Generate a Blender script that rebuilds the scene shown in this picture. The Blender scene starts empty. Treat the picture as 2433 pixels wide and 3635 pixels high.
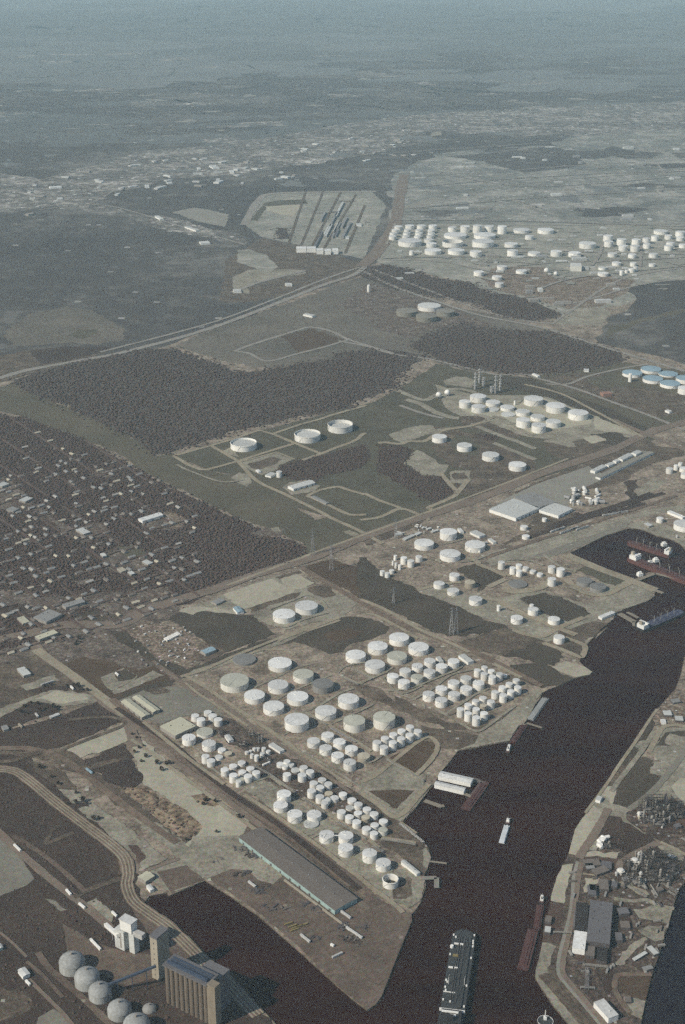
import bpy, math, random
import numpy as np
from mathutils import Vector
from mathutils.geometry import delaunay_2d_cdt

# ------------------------------------------------------------------ camera, sky, sun, exposure
SC = bpy.context.scene
COL = SC.collection
CAM_H, FPX, PITCH = 1400.0, 5048.6, math.radians(22.7)
cam_data = bpy.data.cameras.new('camera')
cam = bpy.data.objects.new('camera', cam_data)
COL.objects.link(cam)
cam.location = (0, 0, CAM_H)
cam.rotation_euler = (math.pi / 2 - PITCH, 0, 0)
cam_data.sensor_fit = 'VERTICAL'
cam_data.sensor_height = 36.0
cam_data.lens = 50.0
cam_data.clip_start = 1.0
cam_data.clip_end = 200000.0
SC.camera = cam

SUN_EL, SUN_AZ = math.radians(38), math.radians(32)      # the sun stands to the west-south-west: left of and behind the camera
sun_to = Vector((-math.cos(SUN_AZ) * math.cos(SUN_EL), -math.sin(SUN_AZ) * math.cos(SUN_EL), math.sin(SUN_EL)))
sd = bpy.data.lights.new('sun', 'SUN')
sd.energy, sd.angle, sd.color = 4.7, math.radians(0.5), (1.0, 0.91, 0.775)
sun = bpy.data.objects.new('sun', sd)
COL.objects.link(sun)
sun.rotation_euler = (-sun_to).to_track_quat('-Z', 'Y').to_euler()

world = bpy.data.worlds.new('World')
SC.world = world
world.use_nodes = True
wn = world.node_tree
bg = wn.nodes['Background']
sky = wn.nodes.new('ShaderNodeTexSky')
sky.sky_type = 'NISHITA'
sky.sun_disc = False
sky.sun_elevation = SUN_EL
sky.sun_rotation = math.atan2(sun_to.x, sun_to.y)
sky.altitude = 1400
wn.links.new(sky.outputs[0], bg.inputs[0])
bg.inputs[1].default_value = 0.10
SC.view_settings.view_transform = 'Standard'
SC.view_settings.look = 'None'
SC.view_settings.exposure = 0.0
SC.view_settings.gamma = 1.0
SC.cycles.volume_bounces = 1
SC.cycles.use_denoising = False          # keep the grain of the photograph
SC.cycles.use_adaptive_sampling = True
SC.cycles.adaptive_threshold = .5
SC.cycles.adaptive_min_samples = 28

# ------------------------------------------------------------------ photograph survey: a point seen in the photo -> a point on the ground
FR = {'F': (0, 0, .64447), 'A': (0, 2800, 2.24), 'B': (600, 2800, 2.24), 'C': (1200, 2800, 2.24), 'D': (1733, 2800, 2.24),
      'E': (0, 2200, 2.24), 'f': (600, 2200, 3.136), 'g': (1000, 2200, 3.136), 'h': (1400, 2200, 3.136), 'I': (1833, 2200, 2.6133),
      'J': (900, 2600, 3.136), 'K': (1300, 2600, 3.136), 'L': (0, 1500, 2.24), 'M': (600, 1400, 2.24), 'N': (1300, 1800, 3.136),
      'O': (1733, 1800, 2.24), 'P': (1350, 1300, 2.851), 'Q': (1833, 1200, 2.6133), 'R': (0, 900, 1.96), 'S': (700, 600, 2.24),
      'T': (1300, 700, 2.6133), 'U': (1833, 700, 2.6133), 'V': (0, 300, 1.3067), 'W': (1200, 200, 1.2717), 'Y': (1640, 1380, 3.4087),
      'AA': (800, 1460, 3.267), 'BB': (2180, 1280, 6.198), 'CC': (1370, 780, 3.6465), 'DD': (680, 2520, 4.9), 'EE': (2050, 2650, 3.905),
      'FF': (2150, 1820, 4.8813), 'GG': (1500, 2550, 3.4844), 'HH': (0, 1000, 1.2544), 'II': (1200, 900, 1.2717), 'JJ': (0, 2100, 1.2544),
      'Z': (900, 2100, 5.227), 'X': (1150, 2920, 5.227)}
CP, SP = math.cos(PITCH), math.sin(PITCH)

def src(fr, x, y):
    a, b, s = FR[fr]
    return a + x / s, b + y / s

def ray(u, v):
    x, y = (u - 1216.5) / FPX, -(v - 1817.5) / FPX
    return Vector((x, CP + y * SP, -SP + y * CP))

def on_plane(u, v, z=0.0):
    d = ray(u, v)
    t = (z - CAM_H) / d.z
    return Vector((d.x * t, d.y * t, z))

def at(fr, x, y, z=0.0):
    return on_plane(*src(fr, x, y), z)

def px_per_m(p):
    return FPX / (p.y * CP - (p.z - CAM_H) * SP)

def dep_sin(p):
    w = Vector((p.x, p.y, CAM_H))
    return CAM_H / w.length

def height_at(p, u, v):
    d = ray(u, v)
    t = math.hypot(p.x, p.y) / math.hypot(d.x, d.y)
    return CAM_H + d.z * t

def pts(fr, s, z=0.0):
    return [at(fr, *map(float, q.split(',')), z) for q in s.split()]

# ------------------------------------------------------------------ materials
MATS = {}

def nd(t, kind, **kw):
    n = t.nodes.new(kind)
    for k, v in kw.items():
        setattr(n, k, v)
    return n

def base_mat(name, rough=0.9, spec=0.2):
    m = bpy.data.materials.new(name)
    m.use_nodes = True
    b = m.node_tree.nodes['Principled BSDF']
    b.inputs['Roughness'].default_value = rough
    b.inputs['Specular IOR Level'].default_value = spec
    MATS[name] = m
    return m, m.node_tree, b

def noise(t, vec, scale, detail=3.0, rough=0.6, out='Fac'):
    n = nd(t, 'ShaderNodeTexNoise')
    n.inputs['Scale'].default_value = scale
    n.inputs['Detail'].default_value = detail
    n.inputs['Roughness'].default_value = rough
    t.links.new(vec, n.inputs['Vector'])
    return n.outputs[out]

def ramp(t, fac, stops):
    r = nd(t, 'ShaderNodeValToRGB')
    els = r.color_ramp.elements
    while len(els) < len(stops):
        els.new(0.5)
    for e, (p, c) in zip(els, stops):
        e.position = p
        e.color = (*c, 1) if len(c) == 3 else c
    t.links.new(fac, r.inputs['Fac'])
    return r.outputs['Color']

def mixc(t, fac, a, b, mode='MIX'):
    m = nd(t, 'ShaderNodeMix', data_type='RGBA', blend_type=mode)
    for sock, v in ((m.inputs['Factor'], fac), (m.inputs['A'], a), (m.inputs['B'], b)):
        if isinstance(v, (int, float)):
            sock.default_value = v
        elif isinstance(v, tuple):
            sock.default_value = (*v, 1)
        else:
            t.links.new(v, sock)
    return m.outputs['Result']

def stretch(t, vec, ang, sx, sy):
    m = nd(t, 'ShaderNodeMapping')
    m.inputs['Rotation'].default_value = (0, 0, ang)
    m.inputs['Scale'].default_value = (sx, sy, 1)
    t.links.new(vec, m.inputs['Vector'])
    return m.outputs['Vector']

def ground_mat(name, dark, mid, light, s1=0.02, s2=0.12, lo=.36, hi=.66, speck=0.0, speck_col=(.45, .43, .38), speck_s=.05, ang=None, fine=.5, bump=.0):
    """two mixed noises between three tones; optional sparse pale flecks (slabs, vehicles, bare spots); optional direction of wheel tracks"""
    m, t, b = base_mat(name, .95, .1)
    pos = nd(t, 'ShaderNodeNewGeometry').outputs['Position']
    v = stretch(t, pos, ang, .12, 1.6) if ang is not None else pos
    n1 = noise(t, pos if ang is None else v, s1, 5, .62)
    n2 = noise(t, v, s2, 4, .7)
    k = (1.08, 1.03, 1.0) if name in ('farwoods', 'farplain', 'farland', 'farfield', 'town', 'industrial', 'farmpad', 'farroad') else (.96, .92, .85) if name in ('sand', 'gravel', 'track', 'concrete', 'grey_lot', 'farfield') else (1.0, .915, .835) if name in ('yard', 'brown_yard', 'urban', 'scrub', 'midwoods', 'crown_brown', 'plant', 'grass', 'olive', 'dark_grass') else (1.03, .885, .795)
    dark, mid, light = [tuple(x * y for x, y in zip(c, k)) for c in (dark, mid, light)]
    mx = nd(t, 'ShaderNodeMath', operation='MULTIPLY_ADD')
    t.links.new(n2, mx.inputs[0])
    mx.inputs[1].default_value = fine
    mm = nd(t, 'ShaderNodeMath', operation='MULTIPLY')
    t.links.new(n1, mm.inputs[0])
    mm.inputs[1].default_value = 1 - fine
    t.links.new(mm.outputs[0], mx.inputs[2])
    c = ramp(t, mx.outputs[0], [(lo, dark), ((lo + hi) / 2, mid), (hi, light)])
    if speck:
        vo = nd(t, 'ShaderNodeTexVoronoi', feature='F1', distance='CHEBYCHEV')
        vo.inputs['Scale'].default_value = speck_s * 1.6
        vo.inputs['Randomness'].default_value = 1.0
        t.links.new(pos, vo.inputs['Vector'])
        sep = nd(t, 'ShaderNodeSeparateColor')
        t.links.new(vo.outputs['Color'], sep.inputs[0])
        g = nd(t, 'ShaderNodeMath', operation='GREATER_THAN')
        t.links.new(sep.outputs[0], g.inputs[0])
        g.inputs[1].default_value = 1 - speck
        near = nd(t, 'ShaderNodeMath', operation='LESS_THAN')
        t.links.new(vo.outputs['Distance'], near.inputs[0])
        near.inputs[1].default_value = .24
        a = nd(t, 'ShaderNodeMath', operation='MULTIPLY')
        t.links.new(g.outputs[0], a.inputs[0])
        t.links.new(near.outputs[0], a.inputs[1])
        a2 = nd(t, 'ShaderNodeMath', operation='MULTIPLY')
        t.links.new(a.outputs[0], a2.inputs[0])
        t.links.new(sep.outputs[1], a2.inputs[1])
        c = mixc(t, a2.outputs[0], c, speck_col)
    # soil and leaf litter vary in tone and hue from one stride to the next
    g3 = noise(t, pos, .45, 2, .7, 'Color')
    g4 = nd(t, 'ShaderNodeMix', data_type='RGBA', blend_type='MIX')
    g4.inputs['Factor'].default_value = .85
    g4.inputs['A'].default_value = (.5, .5, .5, 1)
    t.links.new(g3, g4.inputs['B'])
    c = mixc(t, .9, c, mixc(t, 1.0, g4.outputs['Result'], (2.0, 2.0, 2.0), 'MULTIPLY'), 'MULTIPLY')
    t.links.new(c, b.inputs['Base Color'])
    return m

def paint_mat(name, col, rough=.5, dirt=.12, streak=True, spec=.35, rnd=.1):
    """painted steel or sheet roofing: slightly uneven tone, faint rain streaks, each object a touch lighter or darker"""
    m, t, b = base_mat(name, rough, spec)
    tc = nd(t, 'ShaderNodeTexCoord')
    geo = nd(t, 'ShaderNodeNewGeometry').outputs['Position']
    v = stretch(t, geo, 0, 1, 1)
    if streak:
        v.node.inputs['Scale'].default_value = (1, 1, .12)
    n = noise(t, v, .25, 4, .65)
    n2 = noise(t, geo, .035, 3, .6)
    c = mixc(t, ramp(t, n, [(.35, (0, 0, 0)), (.75, (1, 1, 1))]), col, tuple(x * (1 - dirt * 2) * k for x, k in zip(col, (1, .97, .9))))
    c = mixc(t, ramp(t, n2, [(.45, (0, 0, 0)), (.8, (.6, .6, .6))]), c, tuple(x * (1 - dirt * 2.4) for x in col))
    oi = nd(t, 'ShaderNodeObjectInfo').outputs['Random']
    mr = nd(t, 'ShaderNodeMapRange')
    mr.inputs['To Min'].default_value = 1 - rnd
    mr.inputs['To Max'].default_value = 1 + rnd * .4
    t.links.new(oi, mr.inputs['Value'])
    c = mixc(t, 1.0, c, mr.outputs[0], 'MULTIPLY')
    t.links.new(c, b.inputs['Base Color'])
    return m

# ground tones
GM = ground_mat
GM('yard', (.098, .086, .071), (.205, .184, .152), (.345, .315, .26), .022, .13, .40, .61, .14, (.42, .4, .34), .045)
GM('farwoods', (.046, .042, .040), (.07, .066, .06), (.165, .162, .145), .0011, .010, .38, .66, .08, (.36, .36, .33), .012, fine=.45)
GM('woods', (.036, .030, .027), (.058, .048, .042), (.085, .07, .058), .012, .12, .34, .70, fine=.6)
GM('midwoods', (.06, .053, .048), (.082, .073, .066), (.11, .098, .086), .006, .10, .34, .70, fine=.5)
GM('street', (.075, .06, .053), (.10, .082, .073), (.135, .113, .10), .03, .12, .34, .68)
GM('residential', (.040, .029, .027), (.07, .054, .047), (.17, .145, .125), .018, .10, .36, .72, .14, (.36, .34, .31), .06, fine=.6)
GM('farplain', (.10, .108, .105), (.125, .134, .13), (.155, .165, .158), .0009, .006, .34, .68, fine=.4)  # farthest ground, paled and cooled so its colour adds haze brightness
GM('farland', (.072, .076, .073), (.094, .10, .096), (.13, .136, .128), .0012, .008, .34, .68, .05, (.34, .34, .32), .011, fine=.4)  # next far zone, some haze veil painted into the land colour
GM('farfield', (.078, .074, .06), (.112, .103, .084), (.16, .148, .12), .004, .05, .37, .64, fine=.5)
GM('town', (.062, .06, .055), (.14, .136, .122), (.36, .355, .32), .0035, .018, .40, .62, .25, (.6, .6, .56), .018, fine=.6)
GM('industrial', (.095, .103, .093), (.175, .182, .162), (.32, .32, .285), .0035, .02, .39, .62, .14, (.55, .54, .5), .02, fine=.45)
GM('farmpad', (.14, .148, .125), (.215, .22, .187), (.33, .325, .28), .006, .03, .38, .63, .06, (.5, .48, .42), .03)
GM('grass', (.058, .058, .043), (.085, .083, .062), (.125, .12, .09), .01, .12, .34, .68, fine=.45)
GM('olive', (.068, .066, .048), (.096, .091, .068), (.135, .124, .094), .006, .11, .34, .68, fine=.5)
GM('dark_grass', (.042, .038, .030), (.066, .058, .046), (.098, .086, .066), .012, .13, .34, .70, fine=.5)
GM('scrub', (.05, .042, .035), (.10, .085, .068), (.19, .165, .13), .024, .14, .37, .65, .03, (.35, .33, .28), .05)
GM('dark_scrub', (.033, .027, .024), (.055, .045, .039), (.10, .083, .067), .01, .10, .34, .72, fine=.5)
GM('brown_grass', (.055, .043, .032), (.08, .064, .046), (.12, .098, .07), .012, .12, .34, .70)
GM('sand', (.27, .262, .212), (.35, .34, .28), (.43, .42, .345), .012, .09, .34, .68)
GM('sandscrub', (.05, .042, .032), (.20, .175, .13), (.34, .31, .235), .03, .11, .40, .60)
GM('gravel', (.138, .13, .106), (.24, .229, .19), (.35, .34, .285), .02, .13, .37, .64, .04, (.45, .43, .38), .06)
GM('grey_lot', (.145, .14, .122), (.19, .185, .16), (.24, .235, .205), .012, .10, .34, .68, .05, (.4, .38, .34), .07)
GM('brown_yard', (.075, .06, .05), (.118, .098, .082), (.18, .153, .128), .016, .12, .36, .66, .03, (.3, .27, .22), .05)
GM('urban', (.05, .042, .037), (.115, .099, .086), (.23, .21, .18), .028, .13, .39, .63, .10, (.42, .4, .36), .06, fine=.6)
GM('junk', (.06, .052, .044), (.15, .135, .11), (.36, .34, .29), .03, .14, .38, .64, .20, (.55, .55, .52), .09, fine=.65)
GM('plant', (.035, .029, .026), (.085, .07, .06), (.21, .185, .155), .03, .14, .38, .66, .16, (.38, .37, .34), .08, fine=.6)
GM('rust', (.055, .042, .037), (.08, .062, .053), (.115, .09, .076), .02, .1)
GM('concrete', (.19, .19, .172), (.235, .235, .213), (.28, .278, .25), .012, .09, .34, .68)
GM('rail', (.085, .072, .06), (.14, .122, .10), (.20, .18, .15), .01, .08)
GM('asphalt', (.13, .118, .10), (.165, .152, .13), (.205, .19, .165), .02, .12)
GM('track', (.20, .18, .135), (.275, .25, .195), (.34, .315, .25), .02, .12)
GM('farroad', (.17, .165, .145), (.22, .215, .19), (.28, .27, .24), .02, .12)

m, t, b = base_mat('water', .35, .03)
pos = nd(t, 'ShaderNodeNewGeometry').outputs['Position']
n = noise(t, stretch(t, pos, -.95, .35, 1.5), .007, 5, .62)
t.links.new(ramp(t, n, [(.36, (.016, .0042, .0028)), (.68, (.032, .0105, .007))]), b.inputs['Base Color'])
bp = nd(t, 'ShaderNodeBump')
bp.inputs['Strength'].default_value = .25
bp.inputs['Distance'].default_value = .5
t.links.new(noise(t, pos, .18, 3, .6), bp.inputs['Height'])
t.links.new(bp.outputs[0], b.inputs['Normal'])

PM = paint_mat
PM('white_steel', (.81, .80, .75), .45, .13, rnd=.14)
PM('roof_white', (.73, .74, .715), .6, .18, False, rnd=.2)
PM('roof_light', (.58, .595, .57), .7, .15, False, rnd=.2)
PM('roof_green', (.47, .475, .40), .8, .16, False)
PM('roof_grey', (.20, .20, .19), .8, .16, False)
PM('roof_tan', (.48, .44, .34), .8, .14, False)
PM('wall_tan', (.36, .32, .25), .7, .12)
PM('roof_blue', (.26, .37, .43), .7, .12, False)
PM('wall_grey', (.24, .235, .22), .7, .15)
PM('wall_green', (.70, .69, .62), .6, .12)
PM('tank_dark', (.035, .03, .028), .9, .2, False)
PM('cream_roof', (.47, .46, .35), .7, .08, False)
PM('metal_roof', (.52, .535, .51), .55, .12, False)
PM('grey_roof', (.26, .26, .25), .7, .14, False)
PM('slate_roof', (.145, .14, .145), .7, .14, False)
PM('brown_roof', (.165, .142, .122), .8, .12, False)
PM('aqua_wall', (.33, .45, .43), .6, .12)
PM('white_wall', (.78, .78, .74), .6, .08)
PM('dull_wall', (.30, .28, .25), .8, .12)
PM('dark_wall', (.09, .08, .08), .8, .12)
PM('brick', (.30, .17, .125), .85, .12)
PM('elevator_concrete', (.165, .132, .10), .85, .16)
PM('blue_steel', (.05, .07, .11), .6, .15)
PM('red_hull', (.11, .044, .037), .6, .16)
PM('red_deck', (.10, .043, .036), .7, .2, False)
PM('white_deck', (.62, .66, .68), .6, .12, False)
PM('grey_deck', (.30, .31, .30), .7, .14, False)
PM('dark_deck', (.052, .055, .055), .7, .25, False)
PM('blue_deck', (.07, .075, .12), .7, .2, False)
PM('dark_hull', (.03, .027, .027), .6, .15)
PM('pale_steel', (.5, .5, .48), .6, .12)
PM('galvanised', (.32, .32, .32), .6, .15)
PM('timber', (.25, .22, .17), .85, .15, False)
PM('yellow_paint', (.24, .19, .075), .6, .12)
PM('bark', (.06, .045, .035), .9, .1)
GM('crown_leaf', (.04, .034, .029), (.064, .053, .044), (.098, .082, .066), .05, .35, .3, .7, fine=.6)
GM('crown_brown', (.052, .038, .033), (.078, .058, .051), (.11, .085, .074), .04, .3, .3, .7, fine=.6)

PM('silo_steel', (.42, .43, .41), .6, .2)
PM('silo_dome', (.33, .34, .33), .7, .22, False)
PM('rack_steel', (.30, .29, .26), .7, .15)

m, t, b = base_mat('basin_water', .35, .03)  # blue-black tone of the dark aircraft window edge, built as water
pos = nd(t, 'ShaderNodeNewGeometry').outputs['Position']
t.links.new(ramp(t, noise(t, pos, .005, 3), [(.3, (.012, .010, .014)), (.7, (.017, .014, .02))]), b.inputs['Base Color'])
PM('roof_dull', (.225, .215, .18), .85, .15, False)
PM('frame_steel', (.075, .062, .054), .8, .2)
PM('elevator_light', (.25, .21, .155), .85, .16)
PM('house_pale', (.40, .39, .36), .8, .15, False, rnd=.3)

# ------------------------------------------------------------------ mesh helpers
class MB:
    """collects faces; build() links them as ONE mesh object"""
    def __init__(self):
        self.v, self.f, self.mi = [], [], []

    def face(self, ps, mi=0):
        n = len(self.v)
        self.v += [tuple(p) for p in ps]
        self.f.append(tuple(range(n, n + len(ps))))
        self.mi.append(mi)

    def prism(self, ring, z0, z1, mi=0, top=True, top_mi=None, bottom=False):
        k = len(ring)
        n = len(self.v)
        self.v += [(p[0], p[1], z0) for p in ring] + [(p[0], p[1], z1) for p in ring]
        for i in range(k):
            j = (i + 1) % k
            self.f.append((n + i, n + j, n + k + j, n + k + i))
            self.mi.append(mi)
        if top:
            self.f.append(tuple(range(n + k, n + 2 * k)))
            self.mi.append(mi if top_mi is None else top_mi)
        if bottom:
            self.f.append(tuple(range(n + k - 1, n - 1, -1)))
            self.mi.append(mi)

    def box(self, c, sx, sy, sz, ang=0.0, mi=0):
        """box standing on point c"""
        ca, sa = math.cos(ang), math.sin(ang)
        ring = [(c[0] + x * ca - y * sa, c[1] + x * sa + y * ca) for x, y in ((-sx / 2, -sy / 2), (sx / 2, -sy / 2), (sx / 2, sy / 2), (-sx / 2, sy / 2))]
        self.prism(ring, c[2], c[2] + sz, mi, bottom=True)

    def cyl(self, c, r, z0, z1, n=32, mi=0, top=True, top_mi=None, r2=None):
        r2 = r if r2 is None else r2
        b = len(self.v)
        for rr, z in ((r, z0), (r2, z1)):
            self.v += [(c[0] + rr * math.cos(2 * math.pi * i / n), c[1] + rr * math.sin(2 * math.pi * i / n), z) for i in range(n)]
        for i in range(n):
            j = (i + 1) % n
            self.f.append((b + i, b + j, b + n + j, b + n + i))
            self.mi.append(mi)
        if top:
            self.f.append(tuple(range(b + n, b + 2 * n)))
            self.mi.append(mi if top_mi is None else top_mi)

    def lathe(self, c, prof, n=32, mi=0):
        """profile of (radius, z); a zero radius closes the end"""
        b = len(self.v)
        rows = []
        for r, z in prof:
            if r < 1e-6:
                rows.append([len(self.v)] * n)
                self.v.append((c[0], c[1], z))
            else:
                rows.append(list(range(len(self.v), len(self.v) + n)))
                self.v += [(c[0] + r * math.cos(2 * math.pi * i / n), c[1] + r * math.sin(2 * math.pi * i / n), z) for i in range(n)]
        for a, d in zip(rows, rows[1:]):
            for i in range(n):
                j = (i + 1) % n
                q = [a[i], a[j], d[j], d[i]]
                q = [x for k, x in enumerate(q) if x != q[k - 1]]
                if len(q) > 2:
                    self.f.append(tuple(q))
                    self.mi.append(mi)

    def bar(self, a, b, r, mi=0):
        a, b = Vector(a), Vector(b)
        d = (b - a).normalized()
        s = d.cross(Vector((0, 0, 1)))
        s = (Vector((1, 0, 0)) if s.length < 1e-3 else s.normalized()) * r
        u = d.cross(s).normalized() * r
        n = len(self.v)
        for p in (a, b):
            self.v += [tuple(p + s + u), tuple(p - s + u), tuple(p - s - u), tuple(p + s - u)]
        for i in range(4):
            j = (i + 1) % 4
            self.f.append((n + i, n + j, n + 4 + j, n + 4 + i))
            self.mi.append(mi)
        self.f += [(n + 3, n + 2, n + 1, n), (n + 4, n + 5, n + 6, n + 7)]
        self.mi += [mi, mi]

    def build(self, name, mats, parent=None, origin=None, smooth=False):
        me = bpy.data.meshes.new(name)
        o = Vector(origin) if origin is not None else None
        v = self.v if o is None else [(p[0] - o.x, p[1] - o.y, p[2] - o.z) for p in self.v]
        me.from_pydata(v, [], self.f)
        for mt in ([mats] if isinstance(mats, str) else mats):
            me.materials.append(MATS[mt])
        me.polygons.foreach_set('material_index', self.mi)
        if smooth:
            me.polygons.foreach_set('use_smooth', [True] * len(self.f))
        ob = bpy.data.objects.new(name, me)
        COL.objects.link(ob)
        if parent is not None:
            ob.parent = parent
        elif o is not None:
            ob.location = o
        return ob

def tag(o, label=None, cat=None, group=None, kind=None):
    for k, v in (('label', label), ('category', cat), ('group', group), ('kind', kind)):
        if v:
            o[k] = v
    return o

def thing(name, label, cat, loc=(0, 0, 0), group=None):
    o = bpy.data.objects.new(name, None)
    COL.objects.link(o)
    o.location = loc
    o.empty_display_size = 5
    return tag(o, label, cat, group)

# ------------------------------------------------------------------ channel outline, the ground sheet and the water
BANK = []
def bank(fr, s):
    BANK.extend(src(fr, *map(float, q.split(','))) for q in s.split())
bank('F', '1900,1230')
bank('FF', '1381,640 1290,540 1180,478 1050,438 900,404 750,335 600,285 430,268 340,290 180,345 0,395')
bank('O', '655,362 700,402 900,490 1120,583 1210,612 1330,663 1322,705 1270,748 1130,795 1060,822 1010,842 1000,885 880,990 850,1050')
bank('I', '860,60 780,110 700,180 655,230 642,290 605,350 585,385 640,440 708,484 680,510 560,535 400,610 300,645 240,680 225,720 170,800 120,900 60,985')
bank('h', '1490,1155 1385,1180 1285,1350 1050,1390 940,1415 705,1460')
bank('K', '1020,205 930,330 830,440 800,500 765,560 700,640 640,725 560,830 470,930 385,1010 560,1130 640,1220 700,1290 722,1400 690,1520')
bank('C', '740,545 712,640 685,690 700,770 660,900 620,960 585,1000 590,1050 470,1340 350,1650 300,1720 235,1760 150,1700 0,1570')
bank('B', '1000,1260 700,1000 500,862 290,728 110,805 0,852')
bank('A', '1330,825 1190,850 1150,905 1240,1010 1400,1135')
bank('B', '60,1175 260,1310 390,1415 520,1505 850,1870 1010,2100')
BANK.append((1150, 3900))
bank('D', '900,2200 640,1870 520,1730 375,1505 378,1450 405,1350 432,1225 445,1100 500,905 500,860 540,720 590,612 640,520 690,330 740,250 860,90 900,10')
bank('I', '740,1670 830,1540 960,1340 1100,1140 1250,910 1310,830 1400,730 1480,640 1530,500 1555,380 1568,330')
bank('F', '1640,1420 1900,1400')
POOL = []  # outline of the dark window edge, made into a basin
for q in '1640,660 1520,800 1485,900 1430,1100 1370,1290 1300,1500 1250,1700 1215,1880 1170,2100 1900,2100 1900,660'.split():
    POOL.append(src('D', *map(float, q.split(','))))
HOLES = []
for i, H in enumerate((BANK, POOL)):
    HOLES.append([on_plane(u, v).to_2d() for u, v in H])

def ccw(p):
    a = sum(p[i - 1][0] * p[i][1] - p[i][0] * p[i - 1][1] for i in range(len(p)))
    return list(p) if a > 0 else list(p)[::-1]

HOLES = [ccw(h) for h in HOLES]

def cut(poly, holes):
    """polygon minus the water, triangulated"""
    vs = ccw(poly)
    faces = [list(range(len(vs)))]
    for h in holes:
        faces.append(list(range(len(vs), len(vs) + len(h))))
        vs = vs + list(h)
    ov, oe, of, _, _, src_f = delaunay_2d_cdt([Vector(p) for p in vs], [], faces, 0, 1e-4, True)
    keep = [f for f, s in zip(of, src_f) if 0 in s and not any(k in s for k in range(1, len(faces)))]
    return ov, keep

def inside(p, poly):
    x, y = p[0], p[1]
    c = False
    j = len(poly) - 1
    for i in range(len(poly)):
        xi, yi, xj, yj = poly[i][0], poly[i][1], poly[j][0], poly[j][1]
        if (yi > y) != (yj > y) and x < (xj - xi) * (y - yi) / (yj - yi) + xi:
            c = not c
        j = i
    return c

def bbox(p):
    xs, ys = [q[0] for q in p], [q[1] for q in p]
    return min(xs), min(ys), max(xs), max(ys)

HB = [bbox(h) for h in HOLES]

def sheet(name, poly, mat, z):
    a = bbox(poly)
    near = [h for h, b in zip(HOLES, HB) if not (a[2] < b[0] or a[0] > b[2] or a[3] < b[1] or a[1] > b[3])]
    ov, keep = cut(poly, near)
    me = bpy.data.meshes.new(name)
    me.from_pydata([(p[0], p[1], z) for p in ov], [], keep)
    me.materials.append(MATS[mat])
    o = bpy.data.objects.new(name, me)
    COL.objects.link(o)
    o['kind'] = 'structure'
    return o

g = sheet('ground', [(-30000, 200), (30000, 200), (30000, 60000), (-30000, 60000)], 'yard', 0.0)
tag(g, 'brownish bare ground of the port and the plain beyond', kind='structure')
# the banks drop from the ground to below the water
mb = MB()
for h in HOLES:
    k = len(h)
    for i in range(k):
        p, q = h[i], h[(i + 1) % k]
        mb.face([(p[0], p[1], 0), (q[0], q[1], 0), (q[0], q[1], -4), (p[0], p[1], -4)])
tag(mb.build('bank', 'scrub'), 'low earth bank along the edge of the ship channel', kind='structure')
mb = MB()
WZ = -2.2
mb.face([(-2500, 200, WZ), (6000, 200, WZ), (6000, 6500, WZ), (-2500, 6500, WZ)])
tag(mb.build('water', 'water'), 'dark brown water of the ship channel', kind='structure')

mb = MB()
mb.face([(p[0], p[1], WZ + .02) for p in HOLES[1]])
tag(mb.build('basin_water', 'basin_water'), 'smooth blue-black water of the eastern basin', kind='structure')

# ------------------------------------------------------------------ ground patches
rng = random.Random(7)
LAYER = [0]
ROUGH = {'farplain': 900, 'farland': 500, 'farfield': 12, 'woods': 14, 'midwoods': 26, 'farwoods': 40, 'residential': 12, 'grass': 4, 'olive': 7, 'dark_grass': 6, 'scrub': 8, 'dark_scrub': 8, 'sand': 5,
         'sandscrub': 8, 'junk': 8, 'urban': 9, 'town': 40, 'industrial': 30, 'farmpad': 8, 'gravel': 3, 'brown_grass': 5, 'plant': 6, 'yard': 5}
PNAME = {'woods': 'woodland_floor', 'midwoods': 'woodland_floor', 'farwoods': 'distant_terrain', 'farplain': 'distant_terrain', 'farland': 'distant_terrain', 'farfield': 'grass_field', 'residential': 'neighbourhood_ground', 'town': 'town_ground',
         'industrial': 'industrial_ground', 'farmpad': 'tank_yard', 'grass': 'grass_field', 'olive': 'grass_field', 'dark_grass': 'grass_field',
         'scrub': 'scrub_field', 'dark_scrub': 'scrub_field', 'brown_grass': 'scrub_field', 'sand': 'sand_lot', 'sandscrub': 'sand_lot', 'gravel': 'gravel_lot',
         'grey_lot': 'gravel_lot', 'brown_yard': 'dirt_yard', 'urban': 'dirt_yard', 'junk': 'dirt_yard', 'plant': 'dirt_yard', 'rust': 'dirt_yard',
         'concrete': 'pavement', 'rail': 'railway_bed', 'yard': 'dirt_yard', 'asphalt': 'pavement', 'track': 'sand_lot', 'farroad': 'sand_lot'}
POLYS = {}
ORDER, LINES = [], []

def roughen(poly, amp):
    out = []
    n = len(poly)
    for i in range(n):
        p, q = Vector(poly[i]), Vector(poly[(i + 1) % n])
        d = q - p
        L = d.length
        k = max(1, min(60, int(L / max(amp * 1.6, 6)))) if amp else 1
        nrm = Vector((-d.y, d.x)) / max(L, 1e-6)
        out.append(p)
        w = 0
        for j in range(1, k):
            w = .6 * w + rng.gauss(0, amp * .45)
            w = max(-amp, min(amp, w))
            out.append(p + d * (j / k) + nrm * w * min(1, L / (amp * 6)))
    return out

def patch(mat, fr, s, name=None, label=None, amp=None):
    LAYER[0] += 1
    p = [q.to_2d() for q in pts(fr, s)]
    amp = ROUGH.get(mat, 1.2) if amp is None else amp
    POLYS.setdefault(mat, []).append(p)
    ORDER.append(p)
    try:
        return tag(sheet(name or PNAME[mat], roughen(p, amp) if amp else p, mat, .005 * LAYER[0]), label)
    except Exception as e:
        print('patch failed', mat, s, e)

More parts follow.
